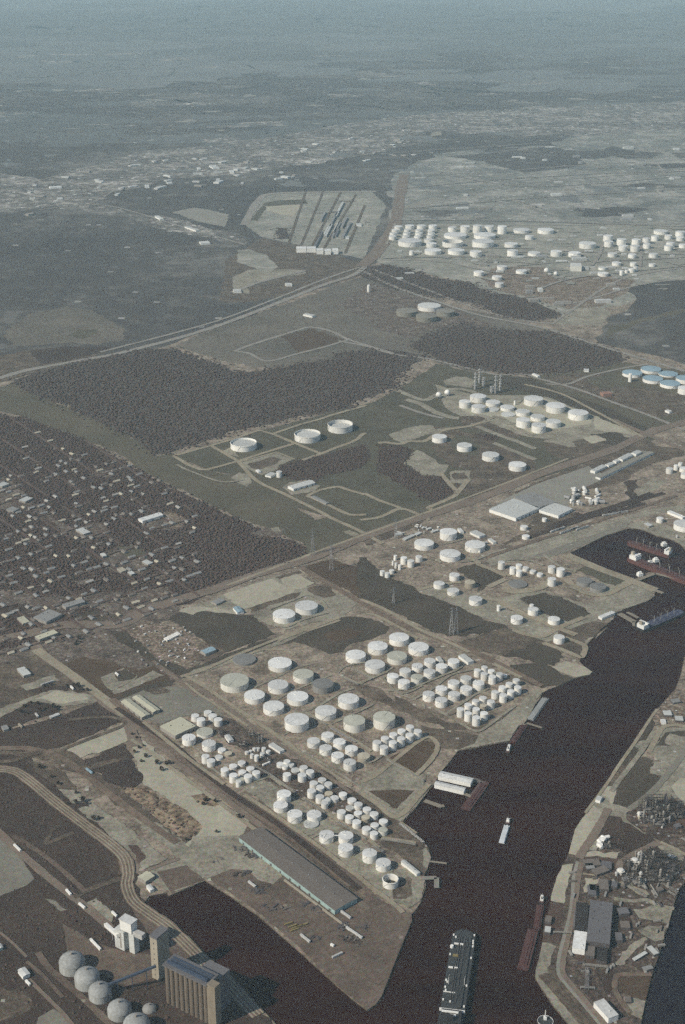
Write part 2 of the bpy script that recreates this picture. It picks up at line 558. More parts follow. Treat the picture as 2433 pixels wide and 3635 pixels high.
def smooth_line(ps, k=5):
    out = []
    for i in range(len(ps) - 1):
        p0, p1, p2, p3 = ps[max(i - 1, 0)], ps[i], ps[i + 1], ps[min(i + 2, len(ps) - 1)]
        for j in range(k):
            t = j / k
            out.append(.5 * ((2 * p1) + (p2 - p0) * t + (2 * p0 - 5 * p1 + 4 * p2 - p3) * t * t + (3 * p1 - p0 - 3 * p2 + p3) * t ** 3))
    out.append(ps[-1])
    return out

def road(mat, w, fr, s, name='road', label=None, curve=True, off=(0,), z=None):
    """a strip (or several side by side) of width w metres along a surveyed line"""
    LAYER[0] += 1
    z = .005 * LAYER[0] if z is None else z
    ps = [q.to_2d() for q in pts(fr, s)]
    if curve and len(ps) > 2:
        ps = smooth_line(ps)
    LINES.append((ps, w / 2 + 2))
    mb = MB()
    for o in off:
        L, R = [], []
        for i, p in enumerate(ps):
            d = (ps[min(i + 1, len(ps) - 1)] - ps[max(i - 1, 0)])
            d = d / max(d.length, 1e-6)
            nrm = Vector((-d.y, d.x))
            ww = w * (1 + rng.uniform(-.12, .12))
            L.append(p + nrm * (o + ww / 2))
            R.append(p + nrm * (o - ww / 2))
        for i in range(len(ps) - 1):
            mb.face([(R[i].x, R[i].y, z), (R[i + 1].x, R[i + 1].y, z), (L[i + 1].x, L[i + 1].y, z), (L[i].x, L[i].y, z)])
    return tag(mb.build(name, mat), label, kind='structure')

# ---- far plain
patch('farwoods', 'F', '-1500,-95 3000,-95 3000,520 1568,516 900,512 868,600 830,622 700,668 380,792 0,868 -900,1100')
def clearings(mat, n, y0, y1, power, w0, w1, keep=None):
    mb = MB()
    LAYER[0] += 1
    for _ in range(n):
        y = y0 + (y1 - y0) * rng.random() ** power
        x = rng.uniform(-250, 1820)
        c = at('F', x, y)
        if keep and not keep(x, y):
            continue
        a, e, w = rng.uniform(-.5, .5), rng.uniform(.3, 1.2), rng.uniform(w0, w1) * (1 + c.y / 14000)
        k = 30
        ph = [rng.uniform(0, 6.283) for _ in range(5)]
        ring = []
        for i in range(k):
            th = 2 * math.pi * i / k
            r = w * (.8 + .22 * math.sin(2 * th + ph[0]) + .18 * math.sin(3 * th + ph[1]) + .13 * math.sin(5 * th + ph[2]) + .1 * math.sin(9 * th + ph[3]) + .06 * rng.uniform(-1, 1))
            px_, py_ = r * math.cos(th), r * math.sin(th) * e
            ring.append((c.x + px_ * math.cos(a) - py_ * math.sin(a), c.y + px_ * math.sin(a) + py_ * math.cos(a), .005 * LAYER[0] + .004 * rng.random()))
        mb.face(ring)
    tag(mb.build('distant_terrain', mat), None, kind='structure')
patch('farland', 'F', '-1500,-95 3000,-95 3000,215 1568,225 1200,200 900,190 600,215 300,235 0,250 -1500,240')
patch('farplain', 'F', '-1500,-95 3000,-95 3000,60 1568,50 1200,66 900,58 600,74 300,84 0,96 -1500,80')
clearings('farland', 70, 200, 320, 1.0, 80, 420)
clearings('farwoods', 60, 130, 260, 1.0, 100, 600)
clearings('farplain', 60, 40, 190, 1.3, 100, 600)
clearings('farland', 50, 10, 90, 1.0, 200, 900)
clearings('town', 70, 120, 330, 1.0, 25, 130)
clearings('concrete', 60, 120, 330, 1.0, 10, 60)
patch('town', 'F', '-60,440 60,425 140,398 330,345 520,330 700,298 900,268 1100,252 1700,225 1700,330 1300,312 1000,322 860,348 700,377 560,397 400,407 300,432 220,457 60,482 -60,500')
patch('town', 'F', '0,395 120,415 230,450 330,480 440,512 560,538 560,562 430,537 330,512 180,472 0,442')
clearings('farplain', 30, 350, 470, 1, 20, 90, lambda x, y: x < 900)
patch('farwoods', 'F', '200,462 330,432 470,405 560,410 600,440 520,462 380,492 300,490')
patch('industrial', 'F', '900,400 1000,352 1200,322 1700,285 1700,516 900,514 890,450')
clearings('farwoods', 26, 300, 490, 1, 60, 260, lambda x, y: x > 930)
clearings('farplain', 60, 300, 505, 1, 20, 110, lambda x, y: x > 930)
patch('farwoods', 'F', '1150,345 1260,335 1330,350 1300,385 1200,395 1120,375', amp=120)
patch('concrete', 'F', '925,472 985,452 1020,452 960,478 930,482', amp=6)
patch('gravel', 'F', '990,302 1010,300 1012,308 985,312', amp=6)
patch('farmpad', 'F', '888,520 960,512 1568,512 1700,520 1700,640 1568,650 1420,700 1330,705 1282,722 1060,645 866,602')
patch('farmpad', 'F', '556,512 590,452 622,443 700,438 850,438 884,470 832,592 760,578 690,562 600,542', name='railway_yard', amp=6)
clearings('scrub', 40, 445, 585, 1, 12, 60, lambda x, y: 690 < x < 860 and x < 900 - (y - 440) * .5)
patch('grass', 'F', '572,504 606,464 640,458 700,456 705,466 640,470 606,480 590,505')
patch('sand', 'F', '607,472 690,468 672,496 640,490 612,482')
patch('concrete', 'V', '800,592 900,570 985,585 1065,605 1040,660 940,640 870,618', amp=8)
patch('scrub', 'F', '520,592 600,545 690,562 830,602 822,632 700,670 560,692 500,690')
patch('midwoods', 'S', '640,470 720,470 725,555 650,560')
patch('gravel', 'S', '280,860 420,800 860,800 870,830 560,880 400,930 420,990 290,985')
patch('farmpad', 'S', '320,640 420,640 560,690 640,770 560,830 430,780 320,740')
patch('farfield', 'F', '440,772 620,707 830,632 900,652 1000,692 1240,747 1420,800 1230,842 1080,852 960,817 880,802 730,827 620,842 540,832 470,812 400,792')
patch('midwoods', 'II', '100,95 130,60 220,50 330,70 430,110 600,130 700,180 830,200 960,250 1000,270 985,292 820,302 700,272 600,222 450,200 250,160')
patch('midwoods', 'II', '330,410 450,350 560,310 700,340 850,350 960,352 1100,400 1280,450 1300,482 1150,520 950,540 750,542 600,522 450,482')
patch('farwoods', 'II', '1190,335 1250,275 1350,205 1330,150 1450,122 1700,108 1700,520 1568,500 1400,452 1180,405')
patch('olive', 'II', '1210,330 1568,250 1568,262 1350,320 1200,390', amp=14)
patch('gravel', 'II', '960,318 1000,300 1040,262 1100,240 1200,240 1232,270 1190,326 1080,322')
patch('junk', 'II', '640,110 720,60 930,60 1000,120 1200,90 1340,120 1300,180 1180,240 1040,250 960,230 830,190 720,170')
patch('urban', 'II', '0,230 60,190 140,130 260,170 400,200 520,240 640,300 700,320 640,340 560,310 430,340 330,380 200,350 120,290')
patch('farfield', 'HH', '40,210 120,150 300,108 420,132 540,200 548,262 440,282 300,272 60,284 10,245')
patch('grass', 'HH', '300,240 350,215 440,212 430,232 370,255')
patch('scrub', 'HH', '-80,350 0,330 150,300 330,292 520,302 330,362 60,432 -80,470')
patch('dark_scrub', 'HH', '130,310 280,290 440,290 520,300 330,345 180,370')
patch('midwoods', 'HH', '60,440 300,370 520,320 730,298 790,300 860,332 960,362 1040,402 1130,402 1300,372 1568,332 1568,562 1380,592 1150,642 760,762 700,772 600,702 330,572 100,482')
patch('midwoods', 'II', '-10,450 170,430 390,462 330,502 270,602 130,652 -10,690')
patch('brown_grass', 'S', '660,1330 900,1270 1180,1360 1020,1420 800,1470', amp=14)
patch('olive', 'HH', '-90,480 0,468 60,450 100,480 330,570 600,700 700,775 770,765 900,835 1030,862 1100,882 1400,1052 1392,1102 1400,1182 1250,1122 1150,1082 960,1002 800,922 640,852 520,762 380,702 200,642 100,602 -90,560')
# ---- neighbourhood under trees
patch('residential', 'HH', '-120,560 0,592 100,602 200,642 380,702 520,782 640,852 800,932 960,1012 1110,1082 1250,1142 1392,1192 1382,1212 1200,1292 1000,1362 800,1442 600,1522 300,1622 -120,1720')
for fr, s in (('L', '0,440 60,430 200,560 270,640 420,740 560,830 700,940 660,970 520,880 400,790 240,700 60,730 -40,640'), ('L', '820,1040 930,990 1080,990 1190,1050 1210,1130 1150,1210 1020,1200 850,1180'),
              ('L', '1180,1230 1300,1170 1430,1170 1400,1230 1250,1250'), ('L', '560,1260 740,1230 720,1290 600,1290'), ('L', '300,1480 420,1460 700,1500 720,1560 600,1600 480,1540'),
              ('L', '1100,790 1300,700 1420,720 1480,800 1400,860 1150,850'), ('L', '600,840 740,790 860,810 840,880 700,960'), ('M', '640,1100 820,1060 920,1070 900,1120 700,1130'),
              ('M', '380,1490 470,1470 500,1520 420,1540'), ('L', '860,1390 1020,1370 1220,1400 1100,1490 930,1500'), ('L', '750,370 880,380 890,450 740,430')):
    patch('urban', fr, s)
patch('junk', 'L', '1290,720 1350,700 1430,740 1490,800 1400,850 1330,830')
patch('olive', 'L', '930,985 1080,975 1180,1040 1060,1080 960,1050')
# ---- tank pasture, centre
patch('grass', 'F', '395,1042 500,1010 860,918 930,880 1000,832 1080,852 1240,867 1472,962 1502,1002 1380,1082 1000,1182 842,1232 760,1172 650,1122 560,1092 480,1077')
patch('olive', 'F', '560,1092 650,1100 740,1150 850,1200 960,1205 842,1240 760,1185 640,1150 540,1110')
patch('woods', 'M', '858,600 900,562 1050,515 1200,490 1568,395 1568,560 1400,620 1250,640 1180,690 1040,690 900,660')
patch('woods', 'P', '-20,800 180,798 330,870 330,900 240,990 350,1060 420,1110 560,1110 640,1140 700,1190 760,1290 560,1380 420,1330 300,1250 100,1120 -20,1080')
patch('woods', 'P', '960,690 1180,690 1200,740 1080,760 960,760')
patch('scrub', 'P', '500,600 750,640 980,700 1180,780 1568,960 1568,1180 1250,1300 920,1300 780,1290 700,1190 720,1060 930,1060 700,1000 560,900')
patch('grass', 'P', '760,690 900,720 1010,800 1000,900 920,900 760,880 700,800')
patch('gravel', 'P', '90,690 250,630 400,600 530,600 560,640 730,620 700,650 450,700 230,780 130,740')
patch('gravel', 'P', '240,990 330,870 380,850 480,900 560,940 600,990 700,1000 640,1090 640,1130 560,1105 430,1105 350,1055 310,1010')
patch('gravel', 'P', '710,1070 760,1055 915,1060 910,1170 840,1185 700,1180')
patch('scrub', 'P', '750,1080 860,1075 870,1140 760,1150')
patch('gravel', 'P', '640,150 760,105 880,110 960,150 930,220 800,200 660,190')
patch('gravel', 'II', '440,590 540,620 620,640 760,640 830,640 930,640 1080,700 1180,730 1300,790 1385,835 1290,830 1200,860 1080,880 960,840 880,830 700,800 640,770 520,720 480,690')
patch('sand', 'Y', '0,250 200,170 420,270 600,200 780,160 1000,110 1300,220 1568,300 1568,420 1300,470 1050,500 900,560 700,520 500,400 300,320 80,300', amp=4)
patch('scrub', 'Y', '0,330 200,330 360,420 560,500 720,560 600,600 300,520 0,450')
patch('dark_grass', 'II', '1120,820 1200,810 1260,800 1300,830 1370,830 1280,870 1180,860')
patch('scrub', 'II', '930,840 1080,810 1200,860 1300,880 1180,940 1060,950 960,900')
patch('sand', 'Q', '730,710 960,820 1050,830 1180,920 1130,905 960,880 840,870 720,840')
patch('sand', 'Q', '620,930 740,900 840,950 700,980', amp=8)
patch('gravel', 'Q', '240,960 420,900 640,870 700,900 620,940 520,960 560,1010 480,1010 330,970')
patch('olive', 'II', '860,550 1000,540 1150,520 1300,490 1568,530 1568,760 1400,790 1180,720 1000,640 880,600')
patch('scrub', 'II', '930,560 1100,540 1200,540 1230,590 1300,600 1568,640 1568,720 1420,740 1250,680 1000,600')
patch('dark_grass', 'II', '720,560 860,560 1040,640 1230,700 1400,790 1370,820 1150,730 950,650 740,600')
patch('grass', 'II', '1120,570 1230,545 1290,560 1300,600 1180,610')
# ---- east industrial strip
patch('yard', 'II', '420,1190 560,1150 700,1090 900,1020 1140,950 1380,840 1568,900 1700,860 1700,1100 1568,1160 1300,1230 1000,1300 700,1400 420,1300')
patch('scrub', 'Q', '0,1420 300,1290 640,1160 1100,960 1210,930 1300,1000 1500,1020 1568,1080 1250,1180 1000,1330 700,1400 300,1560 0,1640')
patch('concrete', 'II', '690,1150 760,1105 900,1040 1130,960 1220,1010 1060,1080 1045,1100 1040,1160 980,1190 890,1150 800,1200')
patch('grey_lot', 'Q', '720,1300 1010,1130 1160,1040 1275,1060 1240,1110 1000,1220 780,1330')
patch('dark_scrub', 'Q', '1010,1330 1130,1310 1110,1400 1130,1520 1050,1520 1010,1450')
patch('gravel', 'Q', '1130,1400 1250,1300 1400,1330 1300,1410 1120,1490')
patch('scrub', 'O', '380,20 640,40 760,90 540,160 320,240 100,330 0,380 0,340 180,260 330,200')
patch('dark_scrub', 'O', '680,60 800,90 1050,60 1290,-20 1200,-40 1000,20 800,80 700,40')
patch('gravel', 'O', '0,385 320,290 640,200 860,140 1000,100 1240,30 1568,-20 1568,30 1300,60 1150,110 1060,170 860,250 640,340 480,390 200,440 0,470')
patch('grey_lot', 'O', '350,390 640,290 900,200 1090,130 1120,150 1060,180 860,262 640,352 480,402')
patch('gravel', 'O', '1100,150 1240,110 1400,140 1568,190 1568,320 1480,270 1340,235 1200,195')
patch('sandscrub', 'O', '0,640 130,580 140,540 80,500 0,490')
patch('gravel', 'O', '-20,720 130,720 330,670 480,670 640,730 780,770 900,720 1000,650 1100,690 1180,760 1020,830 880,880 660,920 560,960 400,880 250,810')
patch('gravel', 'O', '880,610 1010,560 1160,590 1330,665 1270,750 1130,795 1000,840 880,860 800,800 900,720')
patch('grass', 'O', '700,500 820,470 1000,540 1110,580 1010,630 880,580')
patch('dark_grass', 'O', '250,730 460,680 640,740 740,790 820,850 700,910 620,910 480,860 330,780')
patch('dark_grass', 'N', '1000,690 1200,630 1260,650 1480,740 1540,790 1350,880 1240,950 1230,870 1120,790')
patch('scrub', 'N', '1240,1060 1360,1040 1568,1130 1568,1300 1350,1220')
patch('gravel', 'N', '570,930 700,870 920,860 1040,960 1230,970 1568,1100 1568,1330 1400,1270 1130,1170 1050,1110 900,1060 700,990')
patch('gravel', 'O', '-20,770 200,830 420,900 560,960 660,930 880,870 850,950 880,990 760,1100 540,1120 300,1020 200,960 40,880')
patch('scrub', 'O', '600,950 700,1000 800,1040 760,1100 560,1020')
patch('scrub', 'O', '0,960 180,970 380,1060 540,1110 420,1120 0,1120')
patch('yard', 'N', '0,540 200,460 520,240 840,230 1100,210 1320,290 1568,480 1200,600 1040,630 800,620 560,700 420,840 300,780 120,680')
patch('scrub', 'N', '-60,200 280,80 560,100 640,160 480,240 300,330 0,430 -60,350')
patch('grass', 'N', '-60,180 240,90 450,50 660,130 480,200 200,290 -60,360')
patch('olive', 'M', '880,1050 1120,1000 1300,990 1400,1040 1560,1080 1400,1200 1200,1290 1050,1340 1080,1200')
patch('brown_grass', 'M', '1030,1390 1200,1330 1290,1310 1568,1400 1568,1660 1400,1550 1200,1460')
patch('dark_grass', 'N', '-80,560 0,560 130,690 300,800 420,850 560,920 700,990 880,1050 960,1090 1040,1110 1180,1190 1400,1280 1568,1320 1568,1420 1300,1400 1060,1440 900,1440 700,1360 500,1270 250,1150 0,1050 -80,1000')
patch('scrub', 'h', '700,290 900,200 1230,90 1330,120 1560,200 1700,250 1568,300 1180,400 850,350')
patch('dark_grass', 'h', '1190,400 1568,260 1750,300 1900,420 1780,520 1600,480 1400,420 1240,420')
patch('sand', 'I', '318,445 400,410 460,385 560,410 640,440 708,485 680,512 560,537 450,500', amp=1)
patch('dark_grass', 'I', '-60,420 60,410 250,400 330,440 480,520 540,545 400,610 240,640 200,620 60,560 -60,500')
patch('scrub', 'I', '430,120 600,50 780,20 860,60 780,110 640,230 600,345 420,280 250,220')
patch('gravel', 'M', '420,455 500,420 520,450 560,500 480,478')
patch('gravel', 'M', '560,545 850,466 985,520 880,562 858,600 740,645 640,602')
patch('scrub', 'M', '620,560 800,500 900,520 840,560 720,600')
patch('gravel', 'M', '495,662 560,622 640,640 660,700 625,736 545,702')
patch('gravel', 'M', '905,745 960,700 1090,680 1205,730 1150,772 980,802')
patch('gravel', 'M', '1390,1090 1440,1080 1530,1130 1500,1142 1410,1110', amp=3)
patch('gravel', 'M', '810,1065 870,1055 905,1090 850,1105', amp=3)
# ---- sand works west of the centre tanks
patch('gravel', 'M', '40,1735 330,1640 480,1570 800,1460 850,1445 1000,1420 1160,1500 1090,1530 1290,1560 1520,1650 1460,1700 1330,1720 1420,1770 1240,1800 1000,1850 660,1780 640,1700 520,1740 300,1740 180,1760 80,1780')
patch('sand', 'M', '440,1590 620,1530 820,1470 1000,1560 980,1590 640,1700 560,1690')
patch('sand', 'M', '860,1460 1000,1425 1160,1500 1080,1540 980,1560')
patch('sand', 'M', '40,1735 200,1690 380,1690 500,1740 560,1740 640,1720 560,1770 420,1750 300,1740 200,1745 130,1780 60,1770')
patch('scrub', 'M', '1100,1540 1290,1520 1330,1600 1230,1620 1130,1580')
patch('scrub', 'M', '840,1455 1040,1400 1060,1420 880,1470', amp=2)
patch('scrub', 'M', '640,1700 1000,1580 1060,1570 1010,1620 780,1690 660,1740', amp=3)
patch('dark_grass', 'JJ', '740,115 800,92 860,105 900,88 1000,95 1070,102 1130,105 1200,170 1232,192 1000,272 900,242 860,182')
patch('gravel', 'JJ', '1130,105 1250,50 1400,20 1480,70 1480,100 1340,150 1270,170 1200,150')
patch('dark_grass', 'g', '0,200 300,100 640,-10 800,-30 1000,-10 1200,100 1150,160 800,260 620,370 560,380 480,440 330,330 180,310 0,330')
patch('brown_grass', 'g', '480,160 760,90 920,130 800,220 560,250', amp=9)
# ---- west yards
patch('urban', 'JJ', '-120,-20 300,20 750,-20 800,90 640,182 500,192 830,382 520,502 170,272 -120,380')
patch('residential', 'JJ', '-120,120 60,110 250,90 400,60 480,90 300,160 170,230 0,260 -120,280')
patch('dark_grass', 'JJ', '330,100 430,85 520,110 420,150 340,150')
patch('dark_scrub', 'JJ', '100,300 160,300 230,340 200,370 130,385')
patch('scrub', 'JJ', '-120,390 100,300 170,290 300,350 430,440 480,490 300,500 60,520 -120,560')
patch('dark_scrub', 'JJ', '-20,60 120,50 140,110 -20,130')
patch('junk', 'JJ', '560,182 640,130 750,150 870,202 960,242 1002,272 880,332 830,342 700,302')
patch('scrub', 'JJ', '900,262 960,240 1000,268 920,310 850,320')
patch('dark_grass', 'JJ', '486,188 560,180 700,302 830,347 900,327 1002,277 1240,202 1275,207 850,372 820,387 690,322')
patch('gravel', 'JJ', '820,380 860,350 1120,270 1280,205 1480,110 1568,60 1568,85 1300,215 1130,285 870,372 850,392', amp=1.5)
patch('yard', 'JJ', '850,395 1120,285 1310,225 1420,260 1568,330 1568,1000 1400,900 1100,640 900,500')
patch('brown_grass', 'JJ', '280,322 370,290 480,312 620,350 690,322 760,392 500,482 480,472')
patch('gravel', 'JJ', '450,382 550,340 612,372 600,396 500,442 470,422')
patch('dark_grass', 'JJ', '505,362 560,342 610,372 590,392 530,402')
patch('gravel', 'JJ', '500,446 680,352 738,372 560,442 512,458')
patch('dark_grass', 'JJ', '500,475 700,405 770,395 760,420 640,440 540,490', amp=3)
patch('gravel', 'JJ', '-60,545 60,500 240,430 380,452 450,480 425,497 280,512 150,492 100,522 40,552 -60,600')
patch('sand', 'JJ', '150,480 250,440 370,460 400,480 260,500', amp=8)
patch('gravel', 'JJ', '90,422 240,370 268,396 120,442')
patch('dark_scrub', 'JJ', '80,522 130,490 270,512 262,540 140,572 60,602 -60,640 -60,590')
patch('dark_scrub', 'JJ', '130,440 200,420 300,425 320,445 240,440 160,455', amp=3)
patch('dark_scrub', 'JJ', '300,425 350,415 385,445 350,455', amp=4)
patch('dark_scrub', 'JJ', '-60,650 60,612 250,562 430,492 470,522 540,562 560,582 300,682 180,712 -60,705')
patch('scrub', 'JJ', '-60,700 180,712 290,690 300,700 360,742 370,752 420,802 540,872 600,930 700,1012 800,1092 870,1092 880,1082 800,1135 680,1062 560,980 420,860 260,770 150,740 -60,740')
patch('dark_scrub', 'JJ', '-150,722 140,740 200,800 300,900 420,1000 520,1090 590,1190 620,1262 600,1302 650,1382 760,1492 950,1662 1100,1802 1300,2050 -150,2050')
patch('grey_lot', 'JJ', '520,490 640,440 770,425 850,432 950,500 1000,560 900,540 800,560 720,590 640,570')
patch('scrub', 'JJ', '640,440 720,425 760,450 690,460', amp=4)
patch('yard', 'JJ', '640,570 730,600 840,560 1000,600 1200,700 1568,900 1568,1240 1400,1080 1150,900 960,790 780,670')
patch('plant', 'DD', '400,150 560,120 800,250 1100,420 1300,560 1568,700 1568,1150 1300,1000 1150,850 900,700 600,560 380,330')
patch('sand', 'JJ', '290,702 560,582 605,642 560,672 360,742')
patch('dark_scrub', 'JJ', '370,752 560,682 640,832 600,872 540,872 420,802')
patch('scrub', 'JJ', '390,770 560,735 565,748 420,790', amp=2)
patch('sand', 'JJ', '580,690 640,662 740,762 830,832 950,922 1050,982 1142,1062 1062,1092 1000,1182 950,1240 900,1282 840,1222 870,1162 822,1132 880,1082 900,1052 850,1002 760,932 640,862 640,832')
patch('sandscrub', 'JJ', '555,880 640,868 760,942 850,1000 905,1052 872,1092 800,1090 700,1012 600,932')
patch('sandscrub', 'JJ', '850,910 930,900 990,940 960,960 890,950')
patch('gravel', 'JJ', '600,1000 700,1030 830,1130 870,1160 840,1225 780,1180 740,1130 640,1060', amp=4)
patch('scrub', 'JJ', '120,752 180,760 300,830 340,890 280,900 200,830')
patch('gravel', 'JJ', '260,880 330,885 440,962 560,1042 680,1142 742,1192 640,1242 600,1172 520,1112 440,1042 360,982')
patch('dark_scrub', 'JJ', '300,950 380,940 400,960 330,975', amp=4)
patch('rust', 'JJ', '570,1130 610,1130 650,1190 620,1215', amp=3)
patch('gravel', 'JJ', '620,1258 800,1190 840,1222 912,1285 820,1325 760,1340 700,1300 640,1290', amp=2)
patch('brown_yard', 'JJ', '700,1250 860,1215 912,1285 760,1340')
patch('brown_yard', 'C', '-540,-100 -420,90 -200,300 0,540 200,760 330,880 470,960 585,1000 590,1050 470,1340 350,1650 300,1720 235,1760 150,1700 0,1570 -300,1270 -600,1010 -800,865 -1010,730 -1000,640 -900,480 -760,380', amp=0)
patch('gravel', 'B', '200,380 545,375 700,480 900,700 830,760 500,640 300,720 100,560', amp=16)
patch('scrub', 'B', '730,300 900,330 1200,560 1568,800 1568,960 1500,870 1200,650 760,360', amp=2)
patch('gravel', 'J', '-200,560 200,850 500,1080 800,1290 1000,1450 1250,1640 1500,1700 1568,1500 1250,1250 1000,1080 700,900 400,700 100,500', amp=3)
patch('plant', 'J', '0,420 250,280 600,330 900,500 1200,700 1500,900 1568,1100 1568,1260 1250,1080 1000,930 700,800 400,680 100,520')
patch('scrub', 'J', '220,270 300,230 700,420 1000,590 1350,790 1568,960 1568,1000 1300,830 1000,640 600,420', amp=3)
patch('scrub', 'C', '420,240 640,370 720,480 740,545 712,640 685,690 660,700 560,620 480,520 330,430')
patch('gravel', 'C', '240,740 400,680 560,620 640,700 680,700 690,780 650,900 560,950 420,880 300,800')
patch('scrub', 'C', '440,760 560,700 590,720 540,880 440,880')
patch('gravel', 'C', '670,490 700,470 745,545 712,640 680,620', amp=2)
patch('gravel', 'K', '-60,560 300,360 640,80 770,110 790,200 700,350 600,480 780,440 930,320 1020,205 940,90 700,40 640,560 640,720 560,830 470,930 385,1010 300,960 -60,680')
patch('brown_grass', 'K', '260,290 640,90 770,120 780,210 690,350 580,470 480,430', amp=2)
patch('brown_grass', 'K', '10,660 120,720 300,850 350,850 540,650 300,640 120,650', amp=2)
patch('gravel', 'K', '0,460 220,380 480,500 620,570 500,590 200,600 0,580')
patch('gravel', 'h', '470,1400 620,1250 900,1290 1000,1250 1350,1010 1500,820 1600,760 1640,800 1490,1155 1385,1180 1285,1350 1050,1390 940,1415 705,1460')
patch('scrub', 'h', '300,1180 620,1200 940,1290 900,1380 720,1450 480,1420 420,1330')
patch('scrub', 'h', '0,850 200,950 450,1080 800,1180 780,1230 560,1210 300,1130 0,980')
patch('scrub', 'g', '800,690 900,720 1150,830 1400,960 1568,1040 1568,1130 1350,1010 1050,900 850,800')
patch('scrub', 'h', '800,1180 900,1200 1150,1120 1390,900 1420,800 1460,840 1200,1110 950,1230', amp=3)
# ---- bottom-left bits
patch('grey_lot', 'JJ', '-80,1060 20,1085 155,1280 120,1310 -80,1385')
patch('brown_grass', 'JJ', '0,1100 100,1060 330,1010 420,1060 530,1190 540,1260 480,1300 330,1360 100,1140', amp=5)
patch('dark_scrub', 'JJ', '10,1075 110,1020 330,1015 420,1070 520,1190 530,1270 470,1300 330,1350 90,1130', amp=5)
patch('gravel', 'JJ', '380,1395 430,1365 510,1440 480,1490 430,1450', amp=3)
patch('grey_lot', 'JJ', '200,1370 260,1390 300,1420 270,1425', amp=3)
patch('brown_yard', 'JJ', '280,1480 420,1560 560,1610 690,1620 700,1720 560,1760 300,1620')
patch('scrub', 'JJ', '-60,1720 100,1780 150,1850 -60,1960')
patch('grey_lot', 'JJ', '170,1900 240,1860 330,1926 340,1990 160,1990')
patch('brown_yard', 'JJ', '560,1310 640,1400 760,1500 900,1620 820,1650 690,1560 600,1440')
# ---- east bank
patch('plant', 'D', '900,2200 640,1870 520,1730 375,1505 378,1450 405,1350 432,1225 445,1100 500,905 500,860 540,720 590,612 640,520 690,330 740,250 860,90 1000,-120 1500,-250 1900,-100 1900,660 1640,660 1520,800 1485,900 1430,1100 1370,1290 1300,1500 1250,1700 1215,1880 1170,2200', amp=0)
patch('sand', 'D', '900,10 1000,-60 1040,-20 1000,90 950,190 900,290 840,400 770,480 720,540 640,520 690,330 740,250 860,90', amp=1.5)
patch('sand', 'D', '590,612 680,600 650,700 615,870 605,915 500,895 500,860 540,720', amp=2)
patch('gravel', 'D', '432,1225 545,1255 480,1420 475,1480 600,1640 820,1880 900,2200 640,1870 520,1730 375,1505 378,1450', amp=2)
patch('scrub', 'D', '620,860 710,830 690,1000 640,1140 600,1100', amp=3)
patch('dark_grass', 'EE', '400,540 555,300 690,100 760,20 850,60 860,160 940,150 1050,200 1045,320 1005,392 1190,435 1050,622 700,892 530,832 545,620 480,560')
patch('scrub', 'EE', '400,560 560,320 740,80 770,100 640,400 560,560', amp=2)
patch('sand', 'EE', '1040,105 1100,10 1290,15 1275,130 1205,212 1065,192', amp=5)
patch('gravel', 'EE', '1010,320 1060,222 1200,212 1335,282 1195,432 1010,382')
patch('gravel', 'EE', '1355,330 1700,340 1700,820 1496,830 1370,770 1200,740 950,762 720,912 1100,602')
patch('sand', 'EE', '1300,560 1420,450 1700,440 1700,760 1496,780 1380,700', amp=14)
patch('sand', 'EE', '340,620 400,560 540,560 545,600 440,720 330,690 300,690', amp=3)
patch('gravel', 'EE', '220,820 330,690 430,720 440,780 520,840 680,920 720,1050 900,1190 1150,1320 1060,1290 880,1190 700,1080 600,990 420,960', amp=3)
patch('dark_scrub', 'EE', '400,962 600,982 640,1052 900,1202 1100,1322 780,1512 560,1432 420,1292 180,1322 300,1120')
patch('sand', 'EE', '90,1482 250,1452 380,1492 600,1462 540,1562 420,1542 90,1532', amp=4)
patch('gravel', 'EE', '100,1420 200,1310 330,1250 280,1330 260,1450', amp=3)
patch('rust', 'EE', '80,1550 430,1550 580,1600 520,1690 380,1740 60,1740')
patch('sand', 'EE', '100,1830 310,1830 300,1900 160,1910 130,2030 90,2030', amp=3)
patch('rust', 'EE', '900,800 1100,740 1370,740 1430,850 1496,950 1496,1120 1380,1180 1150,1150 1050,1080 900,1000')
patch('gravel', 'EE', '1130,1330 1250,1370 1470,1520 1460,1590 1300,1580 1150,1430', amp=4)
patch('gravel', 'EE', '560,1900 640,1860 800,1950 950,2000 1000,2060 900,2080 750,1990', amp=5)
patch('gravel', 'D', '1150,960 1300,930 1470,960 1440,1080 1300,1050 1200,1030', amp=5)
patch('gravel', 'D', '1190,1130 1280,1090 1420,1090 1400,1200 1330,1220 1260,1180', amp=5)
patch('gravel', 'D', '1010,1390 1100,1290 1250,1180 1270,1200 1150,1310 1050,1410', amp=4)
patch('brown_grass', 'D', '1030,1500 1300,1490 1270,1690 1100,1640 1040,1600')
patch('gravel', 'D', '1080,1660 1265,1690 1230,1840 1140,1800 1070,1720')
patch('scrub', 'D', '470,1420 600,1440 700,1560 900,1790 960,1870 820,1880 600,1640 480,1500')
patch('rust', 'D', '442,905 600,915 565,1215 434,1222 446,1100', name='dock_deck', amp=0)
patch('rust', 'D', '680,1210 960,1230 950,1400 760,1390 690,1360')
patch('dark_scrub', 'D', '995,905 1140,930 1150,1060 1040,1150 1010,1260 990,1460 960,1640 940,1640 955,1300')
patch('junk', 'I', '1310,832 1400,730 1480,645 1568,650 1800,700 1800,1020 1568,1000 1370,965 1260,992')
patch('gravel', 'I', '1270,990 1440,1010 1560,1000 1700,1050 1700,1400 1500,1420 1300,1300 1250,1240 1340,1100')
patch('dark_grass', 'I', '1300,1170 1380,1050 1560,1030 1610,1070 1560,1090 1420,1060 1380,1150 1430,1175', amp=2)
